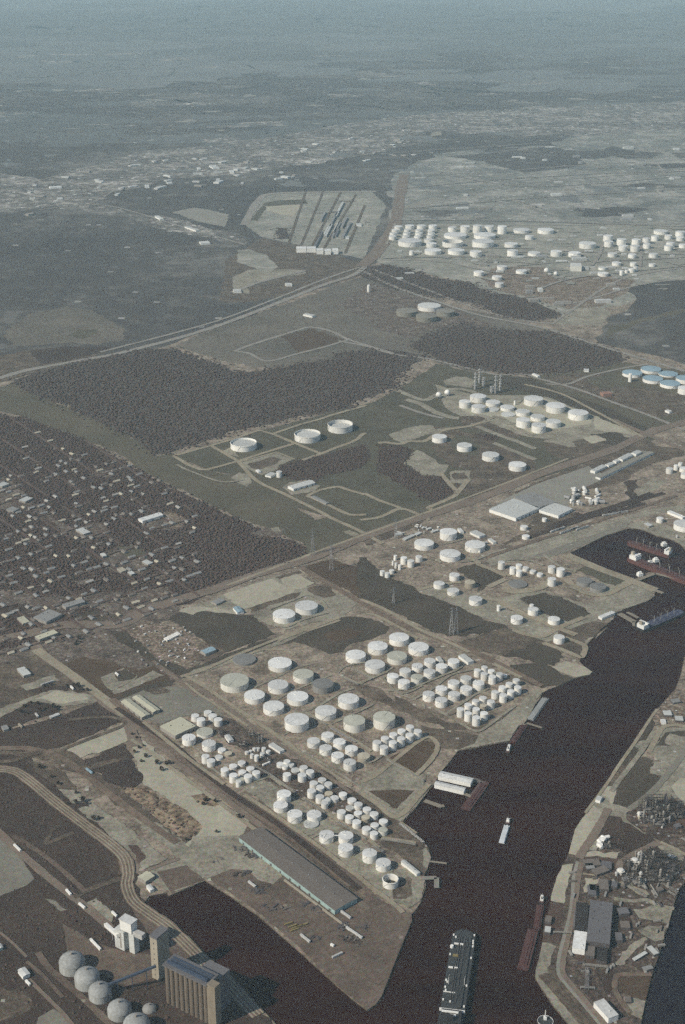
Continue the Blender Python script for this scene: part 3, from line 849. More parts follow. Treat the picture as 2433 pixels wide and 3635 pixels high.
patch('dark_grass', 'I', '960,1345 1040,1250 1100,1145 1250,915 1290,960 1230,1080 1130,1200 1000,1360', amp=2)
patch('gravel', 'I', '1090,1170 1190,1120 1220,1150 1150,1210', amp=3)

# ---- roads, railways, dikes
R = road
R('farroad', 26, 'F', '-20,872 60,848 180,826 300,802 480,752 640,692 740,652 812,628 845,600')
R('farroad', 14, 'F', '230,806 480,740 620,688 740,640 822,612')
R('asphalt', 60, 'F', '828,610 860,580 885,545 905,510 915,450 925,400', name='highway')
R('farroad', 18, 'F', '835,622 900,655 1000,690 1100,722 1240,750 1400,800 1568,850')
R('farroad', 14, 'F', '850,615 1000,672 1120,716 1250,740 1290,722 1420,640 1568,612')
for s in ('560,515 572,490 595,455 625,443 720,440 860,438', '1090,440 1200,420 1400,402 1568,392', '1160,452 1230,480 1280,495', '930,400 1100,396 1300,380 1568,365', '920,520 1568,512',
          '1250,700 1330,690 1470,650 1568,640', '880,595 1000,598 1120,620', '0,440 200,385 420,350', '90,480 240,470 420,520 560,560', '900,350 1200,330 1568,310'):
    R('farroad', 42 if s.startswith('560') else 14, 'F', s)
for s in ('700,438 660,560', '740,438 690,560', '780,440 715,562', '815,445 742,568', '835,470 790,580'):
    R('scrub', 13, 'F', s, name='railway', curve=False)
R('farroad', 22, 'S', '280,985 500,900 860,810')
R('farroad', 16, 'S', '300,1450 460,1390 780,1290 900,1260 1060,1290 1200,1355 1400,1420 1568,1470')
R('farroad', 14, 'S', '300,1450 420,1470 560,1530 800,1470 1000,1420 1200,1360')
R('farroad', 14, 'II', '0,395 130,420 250,455 400,475 600,522 720,548 830,545 900,560')
R('farroad', 14, 'II', '880,560 1000,590 1100,620 1240,672 1400,730 1568,800')
R('farroad', 12, 'II', '940,590 1040,590 1130,555 1280,520 1400,500')
# pasture tracks round the three open-topped tanks
R('track', 12, 'M', '40,492 220,440 470,370 720,288 830,318 1000,390 1210,475', curve=False)
R('track', 12, 'M', '40,492 150,560 250,600 300,602 420,570 560,530 780,460 1000,393', curve=False)
R('track', 12, 'M', '325,405 460,480 560,545 700,690 930,800 1200,935 1300,990 1500,1080 1700,1190')
R('track', 12, 'M', '830,315 1050,240 1200,200 1300,165 1568,90', curve=False)
R('track', 12, 'M', '1060,525 1210,475 1320,430 1480,370 1540,320 1568,310')
R('track', 9, 'M', '560,540 860,462 1000,520', curve=False)
R('track', 12, 'M', '1100,810 1200,765 1340,738 1420,760 1560,800')
R('track', 12, 'M', '1100,810 1200,850 1400,945 1470,962 1568,958')
R('track', 16, 'P', '-20,780 60,775 200,790 300,760 450,760 620,660 760,630 900,610 1000,580 1120,550')
R('track', 14, 'P', '610,1080 700,1190 770,1270 760,1310 640,1370 500,1430 510,1450 590,1510')
R('track', 14, 'P', '780,1290 860,1190 900,1150')
R('track', 12, 'P', '-200,1560 0,1530 180,1450 280,1460 400,1510 500,1560')
R('track', 12, 'P', '-160,1290 0,1365 160,1420 240,1460')
R('gravel', 22, 'P', '170,245 430,345 560,300 700,240 860,240 1000,290', name='path')
R('gravel', 26, 'P', '260,340 420,390 560,470 720,520 800,530', name='path')
R('farroad', 14, 'P', '200,400 430,480 640,530', name='path')
R('gravel', 20, 'P', '980,610 1200,700 1400,770 1568,840', name='path')
R('gravel', 18, 'P', '1150,780 1350,860 1568,950', name='path')
R('gravel', 16, 'P', '1050,560 1200,520 1450,660 1568,700', name='path')
# east-west highway and rail corridor across the middle
R('asphalt', 34, 'F', '-30,1470 60,1452 150,1430 270,1430 330,1400 420,1370 500,1345 600,1310 720,1275 830,1230 960,1185 1100,1140 1250,1080 1400,1030 1500,985 1640,950', name='highway')
R('track', 8, 'F', '520,1340 640,1295 760,1250 900,1200 1100,1128 1300,1050', name='road')
R('asphalt', 20, 'F', '1400,960 1470,990 1568,1030 1640,1060')
R('track', 12, 'F', '1470,1000 1350,935 1280,900 1200,880')
R('track', 10, 'M', '1080,1400 1300,1520 1500,1630 1640,1720')
R('rail', 16, 'F', '690,1300 820,1375 900,1420 1000,1460 1080,1490 1180,1540 1240,1570', name='path')
R('track', 10, 'N', '-60,1030 200,1140 420,1260 600,1370 900,1500 1150,1620', name='path')
R('track', 8, 'N', '0,1190 130,1220 380,1350 580,1470', name='path')
R('track', 26, 'O', '-20,1500 0,1480', name='path', curve=False)
# east strip
for s in ('640,120 900,30 1180,-60', '480,160 760,70 1050,-20 1300,-110', '320,245 620,145 900,50 1100,-20 1400,-110'):
    R('dark_scrub', 16, 'O', s, name='railway')
R('rail', 12, 'O', '0,400 320,290 640,190 900,105 1200,10 1500,-90', name='railway')
R('track', 26, 'O', '625,385 900,500 1120,580 1330,665', name='wharf_road', curve=False)
R('track', 10, 'O', '0,490 180,550', name='path', curve=False)
R('track', 14, 'O', '0,640 140,575', name='path', curve=False)
R('track', 16, 'O', '-60,725 80,745 200,810 300,860 420,910 580,975 700,1020', name='path', curve=False)
R('track', 20, 'O', '130,640 180,675 300,670 430,640 460,590', name='path')
R('track', 14, 'O', '560,965 650,925 760,880', name='path', curve=False)
R('track', 16, 'O', '620,580 760,680 880,700 960,690 1040,650 1160,590', name='path')
R('track', 14, 'N', '1140,570 1240,610 1260,645 1400,700 1560,770', name='path')
R('track', 10, 'N', '570,930 860,860 1060,840', name='path')
R('track', 12, 'I', '250,220 420,280 580,345 620,330 640,260 590,220 450,170', name='path')
R('track', 12, 'O', '200,980 280,1010 420,1035 540,980 600,950', name='path')
R('asphalt', 14, 'FF', '545,1170 790,1050 850,1060', name='pier_road', curve=False, z=.9)
# west streets
R('asphalt', 22, 'JJ', '150,230 200,290 300,360 420,450 500,520 560,560 590,640 610,690', label='wide pale dirt street running down past the cream sheds')
R('track', 20, 'JJ', '160,260 330,380 500,505 560,555', name='road')
R('asphalt', 12, 'JJ', '560,560 680,660 800,770 960,890 1100,1000 1250,1110 1400,1230 1560,1350 1640,1420', name='railway')
R('rail', 16, 'JJ', '500,480 620,590 760,700 900,810 1100,960 1250,1060 1400,1170 1568,1310', name='railway')
R('track', 8, 'JJ', '585,660 700,740 820,830 960,930 1120,1050 1200,1110', name='railway')
R('dark_scrub', 12, 'JJ', '520,520 640,600 780,690 900,800 1060,920 1240,1040 1420,1180 1600,1330', name='path')
R('track', 8, 'JJ', '640,582 760,680 860,760 1000,860', name='railway')
R('asphalt', 9, 'JJ', '680,310 760,370 840,430 870,470', name='path', curve=False)
R('asphalt', 8, 'JJ', '840,400 1000,510 1150,620 1300,720 1450,820 1568,900', name='path')
R('track', 6, 'JJ', '870,400 1020,500 1180,610 1340,720 1568,870', name='path')
R('rail', 22, 'JJ', '-40,790 60,800 130,842 250,942 380,1042 500,1132 556,1190 572,1258 566,1310 594,1380 670,1440 760,1505 900,1642 1000,1732 1150,1890', name='railway')
R('track', 2.2, 'JJ', '-40,790 60,800 130,842 250,942 380,1042 500,1132 556,1190 572,1258 566,1310 594,1380 670,1440 760,1505 900,1642 1000,1732 1150,1890', name='rail_track', off=(-8, -2.5, 3, 8))
R('rail', 14, 'JJ', '-40,703 100,700 200,716 290,752 400,832 500,912 620,1002 700,1060 790,1120', name='railway')
R('scrub', 12, 'JJ', '-40,760 60,755 130,730 200,715', name='path')
R('scrub', 9, 'JJ', '280,705 420,650 560,590 470,560 300,575', name='path')
R('asphalt', 14, 'JJ', '-20,1060 90,1165 210,1270 330,1365 400,1420 480,1490 540,1540', name='road')
R('scrub', 11, 'JJ', '330,1365 400,1330 480,1300 540,1280', name='path')
R('brown_yard', 9, 'JJ', '60,1090 200,1180 330,1290 380,1340', name='path')
R('scrub', 8, 'JJ', '200,1130 240,1060 270,1045', name='path')
R('scrub', 8, 'JJ', '210,1125 330,1075', name='path', curve=False)
R('asphalt', 5, 'JJ', '0,1520 60,1570 120,1630', name='path', curve=False)
R('asphalt', 6, 'JJ', '130,1730 200,1800 280,1880 330,1940', name='path')
R('brown_yard', 10, 'JJ', '170,1610 220,1680 310,1760 420,1860 520,1960', name='road')
R('brown_yard', 6, 'JJ', '120,1650 200,1720 280,1810', name='path')
R('asphalt', 6, 'JJ', '620,1258 800,1192', name='path', curve=False)
R('asphalt', 10, 'h', '300,980 470,1030 620,1050 700,1000', name='path')
R('track', 9, 'h', '1100,490 1290,590 1410,650', name='path', curve=False)
R('track', 9, 'g', '60,-60 300,130 650,10', name='path', curve=False)
R('track', 10, 'g', '-40,240 180,150 420,60 640,-20', name='path')
R('track', 9, 'f', '130,640 400,560 700,420 900,340 1150,240 1400,140 1568,70', name='path')
R('track', 7, 'f', '920,380 1050,340 1280,345 1400,400', name='path')
R('track', 7, 'f', '190,630 450,780 650,920 900,1080 1150,1250 1400,1430', name='path')
R('track', 6, 'f', '180,700 330,830 600,1000 880,1190', name='path')
R('track', 8, 'g', '820,545 1000,650 870,720', name='path', curve=False)
R('track', 6, 'g', '690,640 850,710 1050,640 1180,580', name='path', curve=False)
R('track', 8, 'g', '260,1035 500,1165 680,1270 850,1370 1000,1470', name='path', curve=False)
R('track', 9, 'K', '-60,560 100,490 300,330 640,70 770,100 790,200 700,340 560,480', name='path')
R('track', 6, 'K', '230,300 420,400 640,530', name='path', curve=False)
R('track', 10, 'K', '-60,680 120,800 290,940 420,900 560,740 700,580', name='path')
R('track', 7, 'K', '380,1010 560,1130', name='path', curve=False)
R('track', 8, 'J', '-100,700 200,900 500,1110 800,1330 1100,1560 1300,1720', name='path')
R('track', 8, 'J', '200,500 450,660', name='path', curve=False)
R('track', 8, 'J', '550,735 690,815 950,990 1250,1180 1400,1290', name='path')
R('track', 9, 'C', '345,395 480,415 620,440', name='path', curve=False)
R('track', 8, 'C', '0,590 150,690 280,800 420,900 520,990', name='path')
# east bank roads
R('grey_lot', 12, 'EE', '1560,-80 1420,170 1340,290 1200,455 1050,625 860,780 700,895', name='road')
R('gravel', 18, 'EE', '380,800 450,835 600,880 700,920', name='road')
R('asphalt', 14, 'EE', '430,870 330,1060 220,1250 100,1420 20,1560', name='road')
R('asphalt', 12, 'EE', '1150,1330 900,1440 720,1540 600,1620 580,1700', name='road')
R('track', 6, 'EE', '1150,1330 1320,1410 1500,1510 1700,1620', name='road')
R('track', 4, 'EE', '75,1775 330,1805', name='path', curve=False)
R('asphalt', 9, 'D', '745,590 715,720 700,840 675,1030 640,1160 600,1340 590,1460 640,1540 760,1680 870,1810 1000,1980', name='road')
R('concrete', 5, 'D', '745,590 715,720 705,860 680,1040 650,1160 605,1340 598,1470 660,1560 780,1700 890,1830 980,1940', name='path', off=(-7,))
R('scrub', 16, 'D', '430,1480 560,1620 700,1790 800,1900', name='road')
R('rail', 8, 'D', '1300,1480 1100,1480 1020,1500 1010,1600 1060,1700 1130,1790', name='path')
R('gravel', 8, 'D', '1000,880 1150,900 1260,890 1340,930 1480,960', name='path')
R('track', 6, 'I', '640,1800 830,1545 960,1345 1100,1145 1250,915 1310,835', name='path')
R('gravel', 9, 'I', '880,1600 960,1490 1060,1360 1180,1200 1280,1040', name='path')
R('track', 10, 'I', '1230,1240 1300,1100 1370,1000 1500,985 1640,1020', name='path')

# dikes and paths between the tanks
for fr, w, q in (('g', 5, '-60,900 130,800 360,700 560,620'), ('g', 5, '-300,760 -60,650 120,560 330,500'), ('g', 6, '230,1040 420,960 640,830 800,770'), ('g', 5, '550,1170 720,1090 960,980 1020,940'),
                 ('g', 5, '20,1290 200,1200 330,1180'), ('g', 6, '620,600 720,520 930,480'), ('g', 5, '860,720 1050,640 1240,540'), ('g', 5, '1130,640 1180,720 1340,830 1568,740'),
                 ('h', 6, '-80,800 200,760 480,650 700,560 780,490'), ('h', 5, '200,900 420,780 640,620 900,560'), ('h', 6, '560,1060 720,960 900,840 1060,770'), ('h', 5, '60,840 300,930 330,1000'),
                 ('h', 6, '460,1000 700,1140 860,1230 960,1240 1150,1110 1350,960'), ('J', 5, '560,130 700,230 860,330 980,420 1060,460'), ('J', 5, '1160,280 1300,340 1480,230 1568,190'), ('J', 5, '560,230 900,430 1240,650 1520,830'),
                 ('J', 5, '0,560 180,500 230,520'), ('J', 5, '560,1160 730,1120'), ('J', 6, '640,1180 740,1130 760,1080'), ('J', 5, '1100,1380 1210,1310'), ('DD', 5, '860,1340 1060,1260 1280,1180 1400,1200 1568,1330'), ('DD', 5, '-60,620 190,760 380,1040 640,1220 900,1380 1100,1500'),
                 ('N', 6, '560,520 760,560 830,630'), ('N', 6, '1040,620 1200,600 1400,520 1568,470'), ('N', 5, '860,420 1000,390 1100,360'), ('O', 8, '440,380 560,470 700,520'), ('O', 8, '60,440 200,420 330,430 440,470'), ('O', 8, '640,640 840,690 940,680 1000,640'),
                 ('Y', 10, '380,330 560,430 640,420'), ('Y', 10, '680,170 780,130 1000,230 1260,300'), ('M', 8, '60,560 160,610 420,700 600,680'), ('Z', 5, '290,580 420,650 640,660 860,560 1100,480 1400,400'), ('Z', 5, '300,350 560,240 760,170 1000,80 1250,170 1380,300')):
    R('gravel', w, fr, q, name='dike')
    LAYER[0] += 1

# street grid of the wooded neighbourhood
STREETS = []
for y0 in range(470, 2050, 92):
    STREETS.append(('A', [(x, y0 + rng.uniform(-5, 5) - .285 * x) for x in range(-40, 1600, 60)]))
for yb in range(-520, 1500, 215):
    STREETS.append(('B', [(x, yb + .66 * x) for x in range(-40, 1600, 60)]))
def in_res(p):
    return any(inside(p, q) for q in POLYS['residential'])
RUNS = []
for kind, line in STREETS:
    run = []
    for q in line + [None]:
        if q is not None and in_res(at('L', *q)) and rng.random() > .13:
            run.append(q)
        else:
            if len(run) > 2:
                R('street', 6 if kind == 'A' else 8, 'L', ' '.join(f'{x:.0f},{y:.0f}' for x, y in run), name='street')
                RUNS.append((kind, run))
            run = []

# pads and service roads of the distant tank farm
clearings('concrete', 170, 515, 690, 1.2, 8, 34, lambda x, y: x > 900 and y < 700 and (y < 600 or x > 1080) and y < 620 + (x - 880) * .16)
clearings('farmpad', 60, 545, 700, 1.0, 15, 60, lambda x, y: 1080 < x < 1420)
for fr, q in (('T', '150,570 500,560 1000,555 1568,560'), ('T', '540,480 1000,472 1568,480'), ('U', '0,515 400,505 900,520 1568,535'), ('U', '0,640 500,600 1000,590 1568,560'), ('U', '200,860 500,760 1000,700 1568,640'), ('T', '900,640 1200,700 1568,730'),
              ('T', '190,440 240,330 270,250'), ('U', '700,640 780,520 820,330'), ('U', '1150,650 1160,520 1180,360'), ('T', '1568,620 1300,600 1100,610'), ('W', '300,690 900,640 1568,600'), ('W', '520,540 900,590 1568,540'), ('W', '800,650 930,690'), ('W', '280,600 700,560 1200,530 1568,520'), ('W', '1300,450 1420,470 1480,540'), ('W', '250,740 800,745 1568,770')):
    R('farroad', 13, fr, q)

# ------------------------------------------------------------------ storage tanks
ORD = ['', 'first', 'second', 'third', 'fourth', 'fifth', 'sixth', 'seventh', 'eighth', 'ninth', 'tenth', 'eleventh', 'twelfth', 'thirteenth']
LOOK = {'w': ('white', 'roof_white', 'white_steel'), 'g': ('stained greenish', 'roof_green', 'wall_green'), 'l': ('pale grey', 'roof_light', 'white_steel'),
        'k': ('dull grey', 'roof_grey', 'wall_grey'), 't': ('tan', 'roof_tan', 'wall_tan'), 'b': ('blue-roofed', 'roof_blue', 'white_steel'),
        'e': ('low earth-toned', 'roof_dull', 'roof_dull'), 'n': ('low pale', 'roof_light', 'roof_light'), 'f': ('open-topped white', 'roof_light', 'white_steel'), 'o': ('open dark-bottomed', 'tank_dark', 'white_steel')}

def solve_tank(fr, x, yt, w, yb, h):
    s = FR[fr][2]
    u, vt = src(fr, x, yt)
    W = w / s
    if yb is not None:
        vb = src(fr, x, yb)[1]
        p = on_plane(u, vb)
        for _ in range(4):
            p = on_plane(u, vb - W * dep_sin(p) / 2)
        h = height_at(p, u, vt + W * dep_sin(p) / 2)
        h = max(h, 3.0)
    else:
        p = on_plane(u, vt + W * .25, h)
        for _ in range(3):
            p = on_plane(u, vt + W * dep_sin(p) / 2, h)
        p.z = 0
    return p, W / px_per_m(p) / 2, h, W

def build_tank(p, R, h, W, typ, label, group):
    look, roof, wall = LOOK[typ]
    n = 48 if W > 50 else 32 if W > 26 else 20
    cat = 'storage tank'
    rise = R * .055
    stair = MB()
    if W > 42 and typ != 'k':
        a0 = rng.uniform(2.4, 4.8)
        k = 14
        for i in range(k):
            a = a0 + i * .075 * 12 / max(R, 12)
            a2 = a0 + (i + 1) * .075 * 12 / max(R, 12)
            stair.bar((R * 1.012 * math.cos(a), R * 1.012 * math.sin(a), h * i / k), (R * 1.012 * math.cos(a2), R * 1.012 * math.sin(a2), h * (i + 1) / k), .28)
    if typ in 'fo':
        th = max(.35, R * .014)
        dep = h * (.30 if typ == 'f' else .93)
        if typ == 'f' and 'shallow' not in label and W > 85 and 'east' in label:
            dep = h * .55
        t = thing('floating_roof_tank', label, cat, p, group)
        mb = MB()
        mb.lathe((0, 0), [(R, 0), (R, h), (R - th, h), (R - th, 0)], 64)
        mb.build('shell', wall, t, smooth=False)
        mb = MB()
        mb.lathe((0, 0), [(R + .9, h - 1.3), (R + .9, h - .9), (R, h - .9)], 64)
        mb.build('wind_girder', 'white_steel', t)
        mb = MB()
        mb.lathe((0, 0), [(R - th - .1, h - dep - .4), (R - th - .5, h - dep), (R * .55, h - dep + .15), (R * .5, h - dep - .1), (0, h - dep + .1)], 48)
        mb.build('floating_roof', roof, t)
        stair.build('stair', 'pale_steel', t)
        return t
    if W < 26:
        mb = MB()
        mb.cyl((0, 0), R, 0, h, n, 0, top=False)
        mb.lathe((0, 0), [(R * 1.01, h), (R * .5, h + rise * .6), (0, h + rise)], n, 1)
        o = mb.build('storage_tank', [wall, roof])
        o.location = p
        return tag(o, label, cat, group)
    t = thing('storage_tank', label, cat, p, group)
    mb = MB()
    mb.cyl((0, 0), R, 0, h, n, 0, top=False)
    mb.build('shell', wall, t)
    mb = MB()
    mb.lathe((0, 0), [(R, h - .35), (R * 1.012, h - .3), (R * 1.012, h), (R * .6, h + rise * .5), (R * .12, h + rise), (0, h + rise)], n)
    if W > 34:
        a = rng.uniform(0, 6.28)
        mb.box((R * .82 * math.cos(a), R * .82 * math.sin(a), h + rise * .2), 1.6, 1.6, 1.6, a)
        mb.bar((0, 0, h + rise + .3), (R * .9 * math.cos(a + .6), R * .9 * math.sin(a + .6), h + .6), .22)
    mb.build('roof', roof, t)
    if stair.v:
        stair.build('stair', 'pale_steel', t)
    return t

TANKS = []
def tanks(block, group, rows, frm='channel', defh=12.0, rev=True):
    """rows: (row phrase, frame, 'x,ytop,w[,ybottom][,type]' listed away from the near end)"""
    for rowname, fr, s in rows:
        es = s.split()
        for i, e in enumerate(es):
            q = e.split(',')
            typ = q.pop() if q[-1].isalpha() else 'w'
            x, yt, w = map(float, q[:3])
            yb = float(q[3]) if len(q) > 3 else None
            p, R, h, W = solve_tank(fr, x, yt, w, yb, defh)
            k = len(es) - i if rev else i + 1
            where = f'{ORD[k]} from {frm} in {rowname} of {block}' if len(es) > 1 else f'alone in {rowname} of {block}'
            lab = f'{LOOK[typ][0]} tank, {where}'
            TANKS.append((p, R))
            build_tank(p, R, h, W, typ, lab, group)

def off(fr_from, fr_to, s):
    """re-express entries measured in one photo crop in another"""
    out = []
    for e in s.split():
        q = e.split(',')
        x, y = src(fr_from, float(q[0]), float(q[1]))
        a, b, k = FR[fr_to]
        r = k / FR[fr_from][2]
        q2 = [f'{(x - a) * k:.1f}', f'{(y - b) * k:.1f}', f'{float(q[2]) * r:.1f}']
        for z in q[3:]:
            q2.append(z if z.isalpha() else f'{(FR[fr_from][1] + float(z) / FR[fr_from][2] - b) * k:.1f}')
        out.append(','.join(q2))
    return ' ' + ' '.join(out)

G1 = 'tanks of the riverside tank farm'
tanks('big-tank block', G1, [
    ('back row', 'g', off('f', 'g', '1238,412,262,592') + ' 243,545,228,718,g 460,650,232,835,k 745,818,232,1005 1142,1015,242,1232,g'),
    ('middle row', 'g', off('f', 'g', '840,375,255,520,k 1218,663,226,835') + ' 180,790,236,966 493,948,236,1133 810,1055,240,1263,g'),
    ('front row', 'g', off('f', 'g', '733,592,315,820,g 955,775,228,948 1167,898,232,1078') + ' 170,1035,270,1263')])
tanks('six-tank block', G1, [
    ('back row', 'g', '825,332,222,492 1070,235,220,397 1308,140,220,300'),
    ('front row', 'g', '1040,440,222,606 1285,345,220,507,g 1525,245,225,408')])
tanks('nine-tank block', G1, [
    ('back row', 'h', '-15,590,130,716 122,530,128,650 258,478,126,590 396,422,128,540'),
    ('front row', 'h', '108,655,132,785 252,600,132,722,g 392,540,132,662 527,482,130,602 660,425,130,548')])
tanks('eight-tank block', G1, [
    ('back row', 'h', '383,788,134,918 525,728,132,850 660,662,130,785 797,615,126,735,l'),
    ('front row', 'h', '522,855,136,985 665,790,134,915 800,728,132,850 937,668,130,795')])
tanks('corner cluster', 'small tanks by the wharf road', [
    ('front row', 'h', '925,540,76,645 1000,578,78,685 1090,610,86,725 1170,580,80,690,l'),
    ('back row', 'h', '1003,508,72,610 1078,545,76,650'),
    ('yard', 'h', '1235,602,44,650')])
tanks('wharf cluster', 'small tanks by the wharf road', [
    ('back row', 'h', '735,970,82,1092 820,922,82,1035 905,880,82,990 985,845,82,950 1120,780,82,890 1200,728,82,840 1278,688,80,790 1355,648,80,750'),
    ('middle row', 'h', '820,1018,84,1140 910,970,82,1080 990,930,80,1035,t 1072,885,86,1000 1210,815,86,930 1295,772,82,880 1372,728,82,840'),
    ('front row', 'h', '910,1062,90,1190 998,1015,88,1130')])
tanks('ten-tank pair of rows', 'twin rows of small tanks', [
    ('back row', 'g', '1060,1335,95,1465 1150,1290,90,1415 1242,1250,90,1370 1335,1208,90,1330 1428,1165,90,1290'),
    ('front row', 'g', '1140,1390,92,1515 1238,1338,90,1465 1330,1295,90,1420 1424,1255,90,1378 1515,1213,90,1335')])
tanks('pinwheel block', 'eight-tank pinwheel block', [
    ('back row', 'J', '828,-10,140,125 958,62,142,200 1092,138,142,275 1228,220,140,350,t'),
    ('front row', 'J', '672,52,145,192 805,130,140,270 938,212,140,353 1072,290,140,440')])
G2 = 'tanks south of the rail yard'
tanks('five beside the cream shed', G2, [
    ('back row', 'DD', '285,0,135,120 372,58,148,215'),
    ('front row', 'DD', '70,60,140,222 170,125,150,305 470,125,145,305')])
tanks('group below the cream shed', G2, [
    ('back row', 'DD', '235,300,285,505,g 308,512,240,742'),
    ('front row', 'f', '225,1268,152,1413')])
tanks('squat cluster', G2, [
    ('back row', 'DD', '530,650,140,770 640,715,135,835,t'),
    ('middle row', 'DD', '480,775,140,890,l'),
    ('front row', 'DD', '250,762,140,945 345,840,145,1008')])
tanks('ten-tank huddle', G2, [
    ('back row', 'DD', '730,932,145,1060 875,875,140,1000 1028,975,142,1105 1130,1045,140,1235'),
    ('middle row', 'DD', '585,995,145,1175 885,1035,140,1170 990,1105,145,1290'),
    ('front row', 'DD', '735,1090,150,1285 850,1160,140,1300,g 820,1215,95,1355')])
tanks('process yard', 'tiny tanks of the process yard', [
    ('back row', 'DD', '965,710,70,790 1030,690,60,760 1095,650,65,740 1160,645,70,730,l 1260,640,75,760 1340,690,80,800'),
    ('front row', 'DD', '1055,755,65,860 1135,770,78,910 1235,730,85,850,l')])
tanks('stubby group', 'tanks of the long double row', [
    ('back row', 'J', '300,325,82,405 375,297,76,390 420,335,72,405,l 470,400,100,460,n 560,362,92,455 632,408,92,530'),
    ('front row', 'J', '355,352,70,425,l 375,440,92,558 543,445,96,565')])
tanks('twelve-tank huddle', 'tanks of the long double row', [
    ('back row', 'J', '765,498,92,590 835,545,88,650 840,650,92,740,t 903,698,95,790 997,657,92,760'),
    ('middle row', 'J', '672,535,92,640 745,580,92,690 815,720,92,820,l'),
    ('front row', 'J', '648,620,98,745 740,685,95,805 795,760,78,865')])
tanks('thirteen-tank huddle', 'tanks of the long double row', [
    ('back row', 'J', '1097,722,98,810 1168,770,95,875 1265,825,95,930 1343,875,98,985'),
    ('middle row', 'J', '1075,808,92,880,l 1165,868,92,975 1250,915,95,1025,t'),
    ('front row', 'J', '980,852,98,978 1070,910,96,1025 1150,965,98,1085')])
tanks('tip huddle', 'tanks of the long double row', [
    ('back row', 'J', '1447,957,100,1060 1442,1050,102,1165,g'),
    ('middle row', 'J', '1350,1000,94,1100'),
    ('front row', 'J', '1258,1038,98,1155 1343,1092,92,1200')])
tanks('shed-side line', 'tanks between the long shed and the wharf', [
    ('back row', 'J', '342,635,158,800 677,860,163,1010 1030,1095,165,1260'),
    ('front row', 'J', '305,757,160,905 463,855,165,1022 645,975,168,1075,n 815,1085,165,1250 1028,1227,166,1398'),
    ('tip', 'C', '252,473,116,600 360,548,120,668')])
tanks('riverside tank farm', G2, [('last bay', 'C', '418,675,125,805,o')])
tanks('bunded pair', 'pair of tanks in a sandy bund', [('sandy bund', 'Z', '570,315,415,605 987,160,415,447')], 'highway')
tanks('highway block', 'tanks by the highway', [
    ('back row', 'N', '645,350,215,490 915,232,190,382'),
    ('front row', 'N', '935,466,230,617 1212,368,222,515')])
tanks('highway cluster', 'slim tanks by the highway', [
    ('back row', 'N', '325,530,36,600 420,545,74,645 588,533,76,620'),
    ('middle row', 'N', '300,595,28,655 333,615,32,685 375,635,36,705 497,580,76,680'),
    ('front row', 'N', '180,700,52,770 238,720,60,795 285,690,56,750')])
tanks('dike group', 'tanks by the bare dike', [
    ('back row', 'N', '983,727,115,833 1155,807,115,912,t'),
    ('front row', 'N', '813,818,126,920 970,895,132,997 1218,985,148,1105')])
tanks('wharf yard', 'tanks of the wharf yard', [
    ('back row', 'O', '105,425,55,500 195,470,50,540 245,448,50,500 298,470,50,515 505,460,60,530 575,478,65,560'),
    ('middle row', 'O', '247,495,50,558 355,495,50,535 412,518,50,560'),
    ('front row', 'O', '505,555,66,635')])
tanks('empty pads', 'dull tanks of the wharf yard', [('east pad', 'O', '765,555,125,640,k 872,600,130,690,k'), ('west pad', 'O', '235,575,150,650,k')])
tanks('point yard', 'tanks of the point yard', [
    ('back row', 'O', '82,780,26,830 346,768,34,800 357,790,84,872'),
    ('front row', 'O', '227,855,95,938 522,865,95,945 563,1010,88,1095')])
tanks('terminal', 'tanks of the far wharf terminal', [('shore', 'O', '1365,75,55,130 1555,98,160,202')])
tanks('rail-side pair', 'tanks by the railway', [('rail side', 'O', '285,140,60,190 300,215,62,262 448,82,38,122')])
tanks('refinery block', 'tanks of the refinery block', [
    ('back row', 'Y', '195,55,195,175 375,130,175,225 550,190,170,280 735,243,170,340,l 915,303,168,400,l 1105,362,180,480,l'),
    ('front row', 'Y', '35,128,140,243 200,182,170,300 375,220,150,282,n 560,283,170,345,n 740,343,170,482 930,405,175,542'),
    ('outer row', 'Y', '865,78,232,217 1132,160,235,305 1405,245,240,390'),
    ('yard', 'Y', '640,140,25,200')], 'stacks', rev=False)
tanks('pasture four', 'four tanks by the grey pond', [('diagonal row', 'P', '598,683,150,782 852,770,152,872 1117,862,172,970 1388,960,175,1070')], 'pond', rev=False)
build_l = [('215,305,302,475', 'open-topped white tank with pale floor, nearest the woods corner'),
           ('955,203,300,375', 'open-topped white tank with pale floor, middle one of three'),
           ('1335,95,290,262', 'open-topped white tank with deep shadowed floor, east of three')]
for s, lab in build_l:
    x, yt, w, yb = map(float, s.split(','))
    p, RR, h, W = solve_tank('AA', x, yt, w, yb, 12)
    build_tank(p, RR, h, W, 'f', lab, 'three open-topped pasture tanks')
    TANKS.append((p, RR))
tanks('pasture depot', 'small tanks', [('gate yard', 'M', '878,605,45,665')])
tanks('blue-roofed terminal', 'blue-roofed tanks', [
    ('back row', 'BB', '400,195,430,385,b 810,110,440,305,b 1190,220,420,375,b'),
    ('front row', 'BB', '850,320,440,520,b 1230,425,440,625,b 1570,315,420,525,b')], 'white column', rev=False)
tanks('blue-roofed terminal', 'blue-roofed terminal', [('frame-side corner', 'BB', '1560,545,320,760')])
tanks('small eastern depot', 'small eastern depot', [
    ('back row', 'Q', '1480,1170,42,1230 1520,1150,40,1210'),
    ('front row', 'Q', '1420,1195,65,1265 1550,1190,75,1250 1565,1245,80,1310')], 'railway', rev=False)
G3 = 'tanks of the distant tank farm'
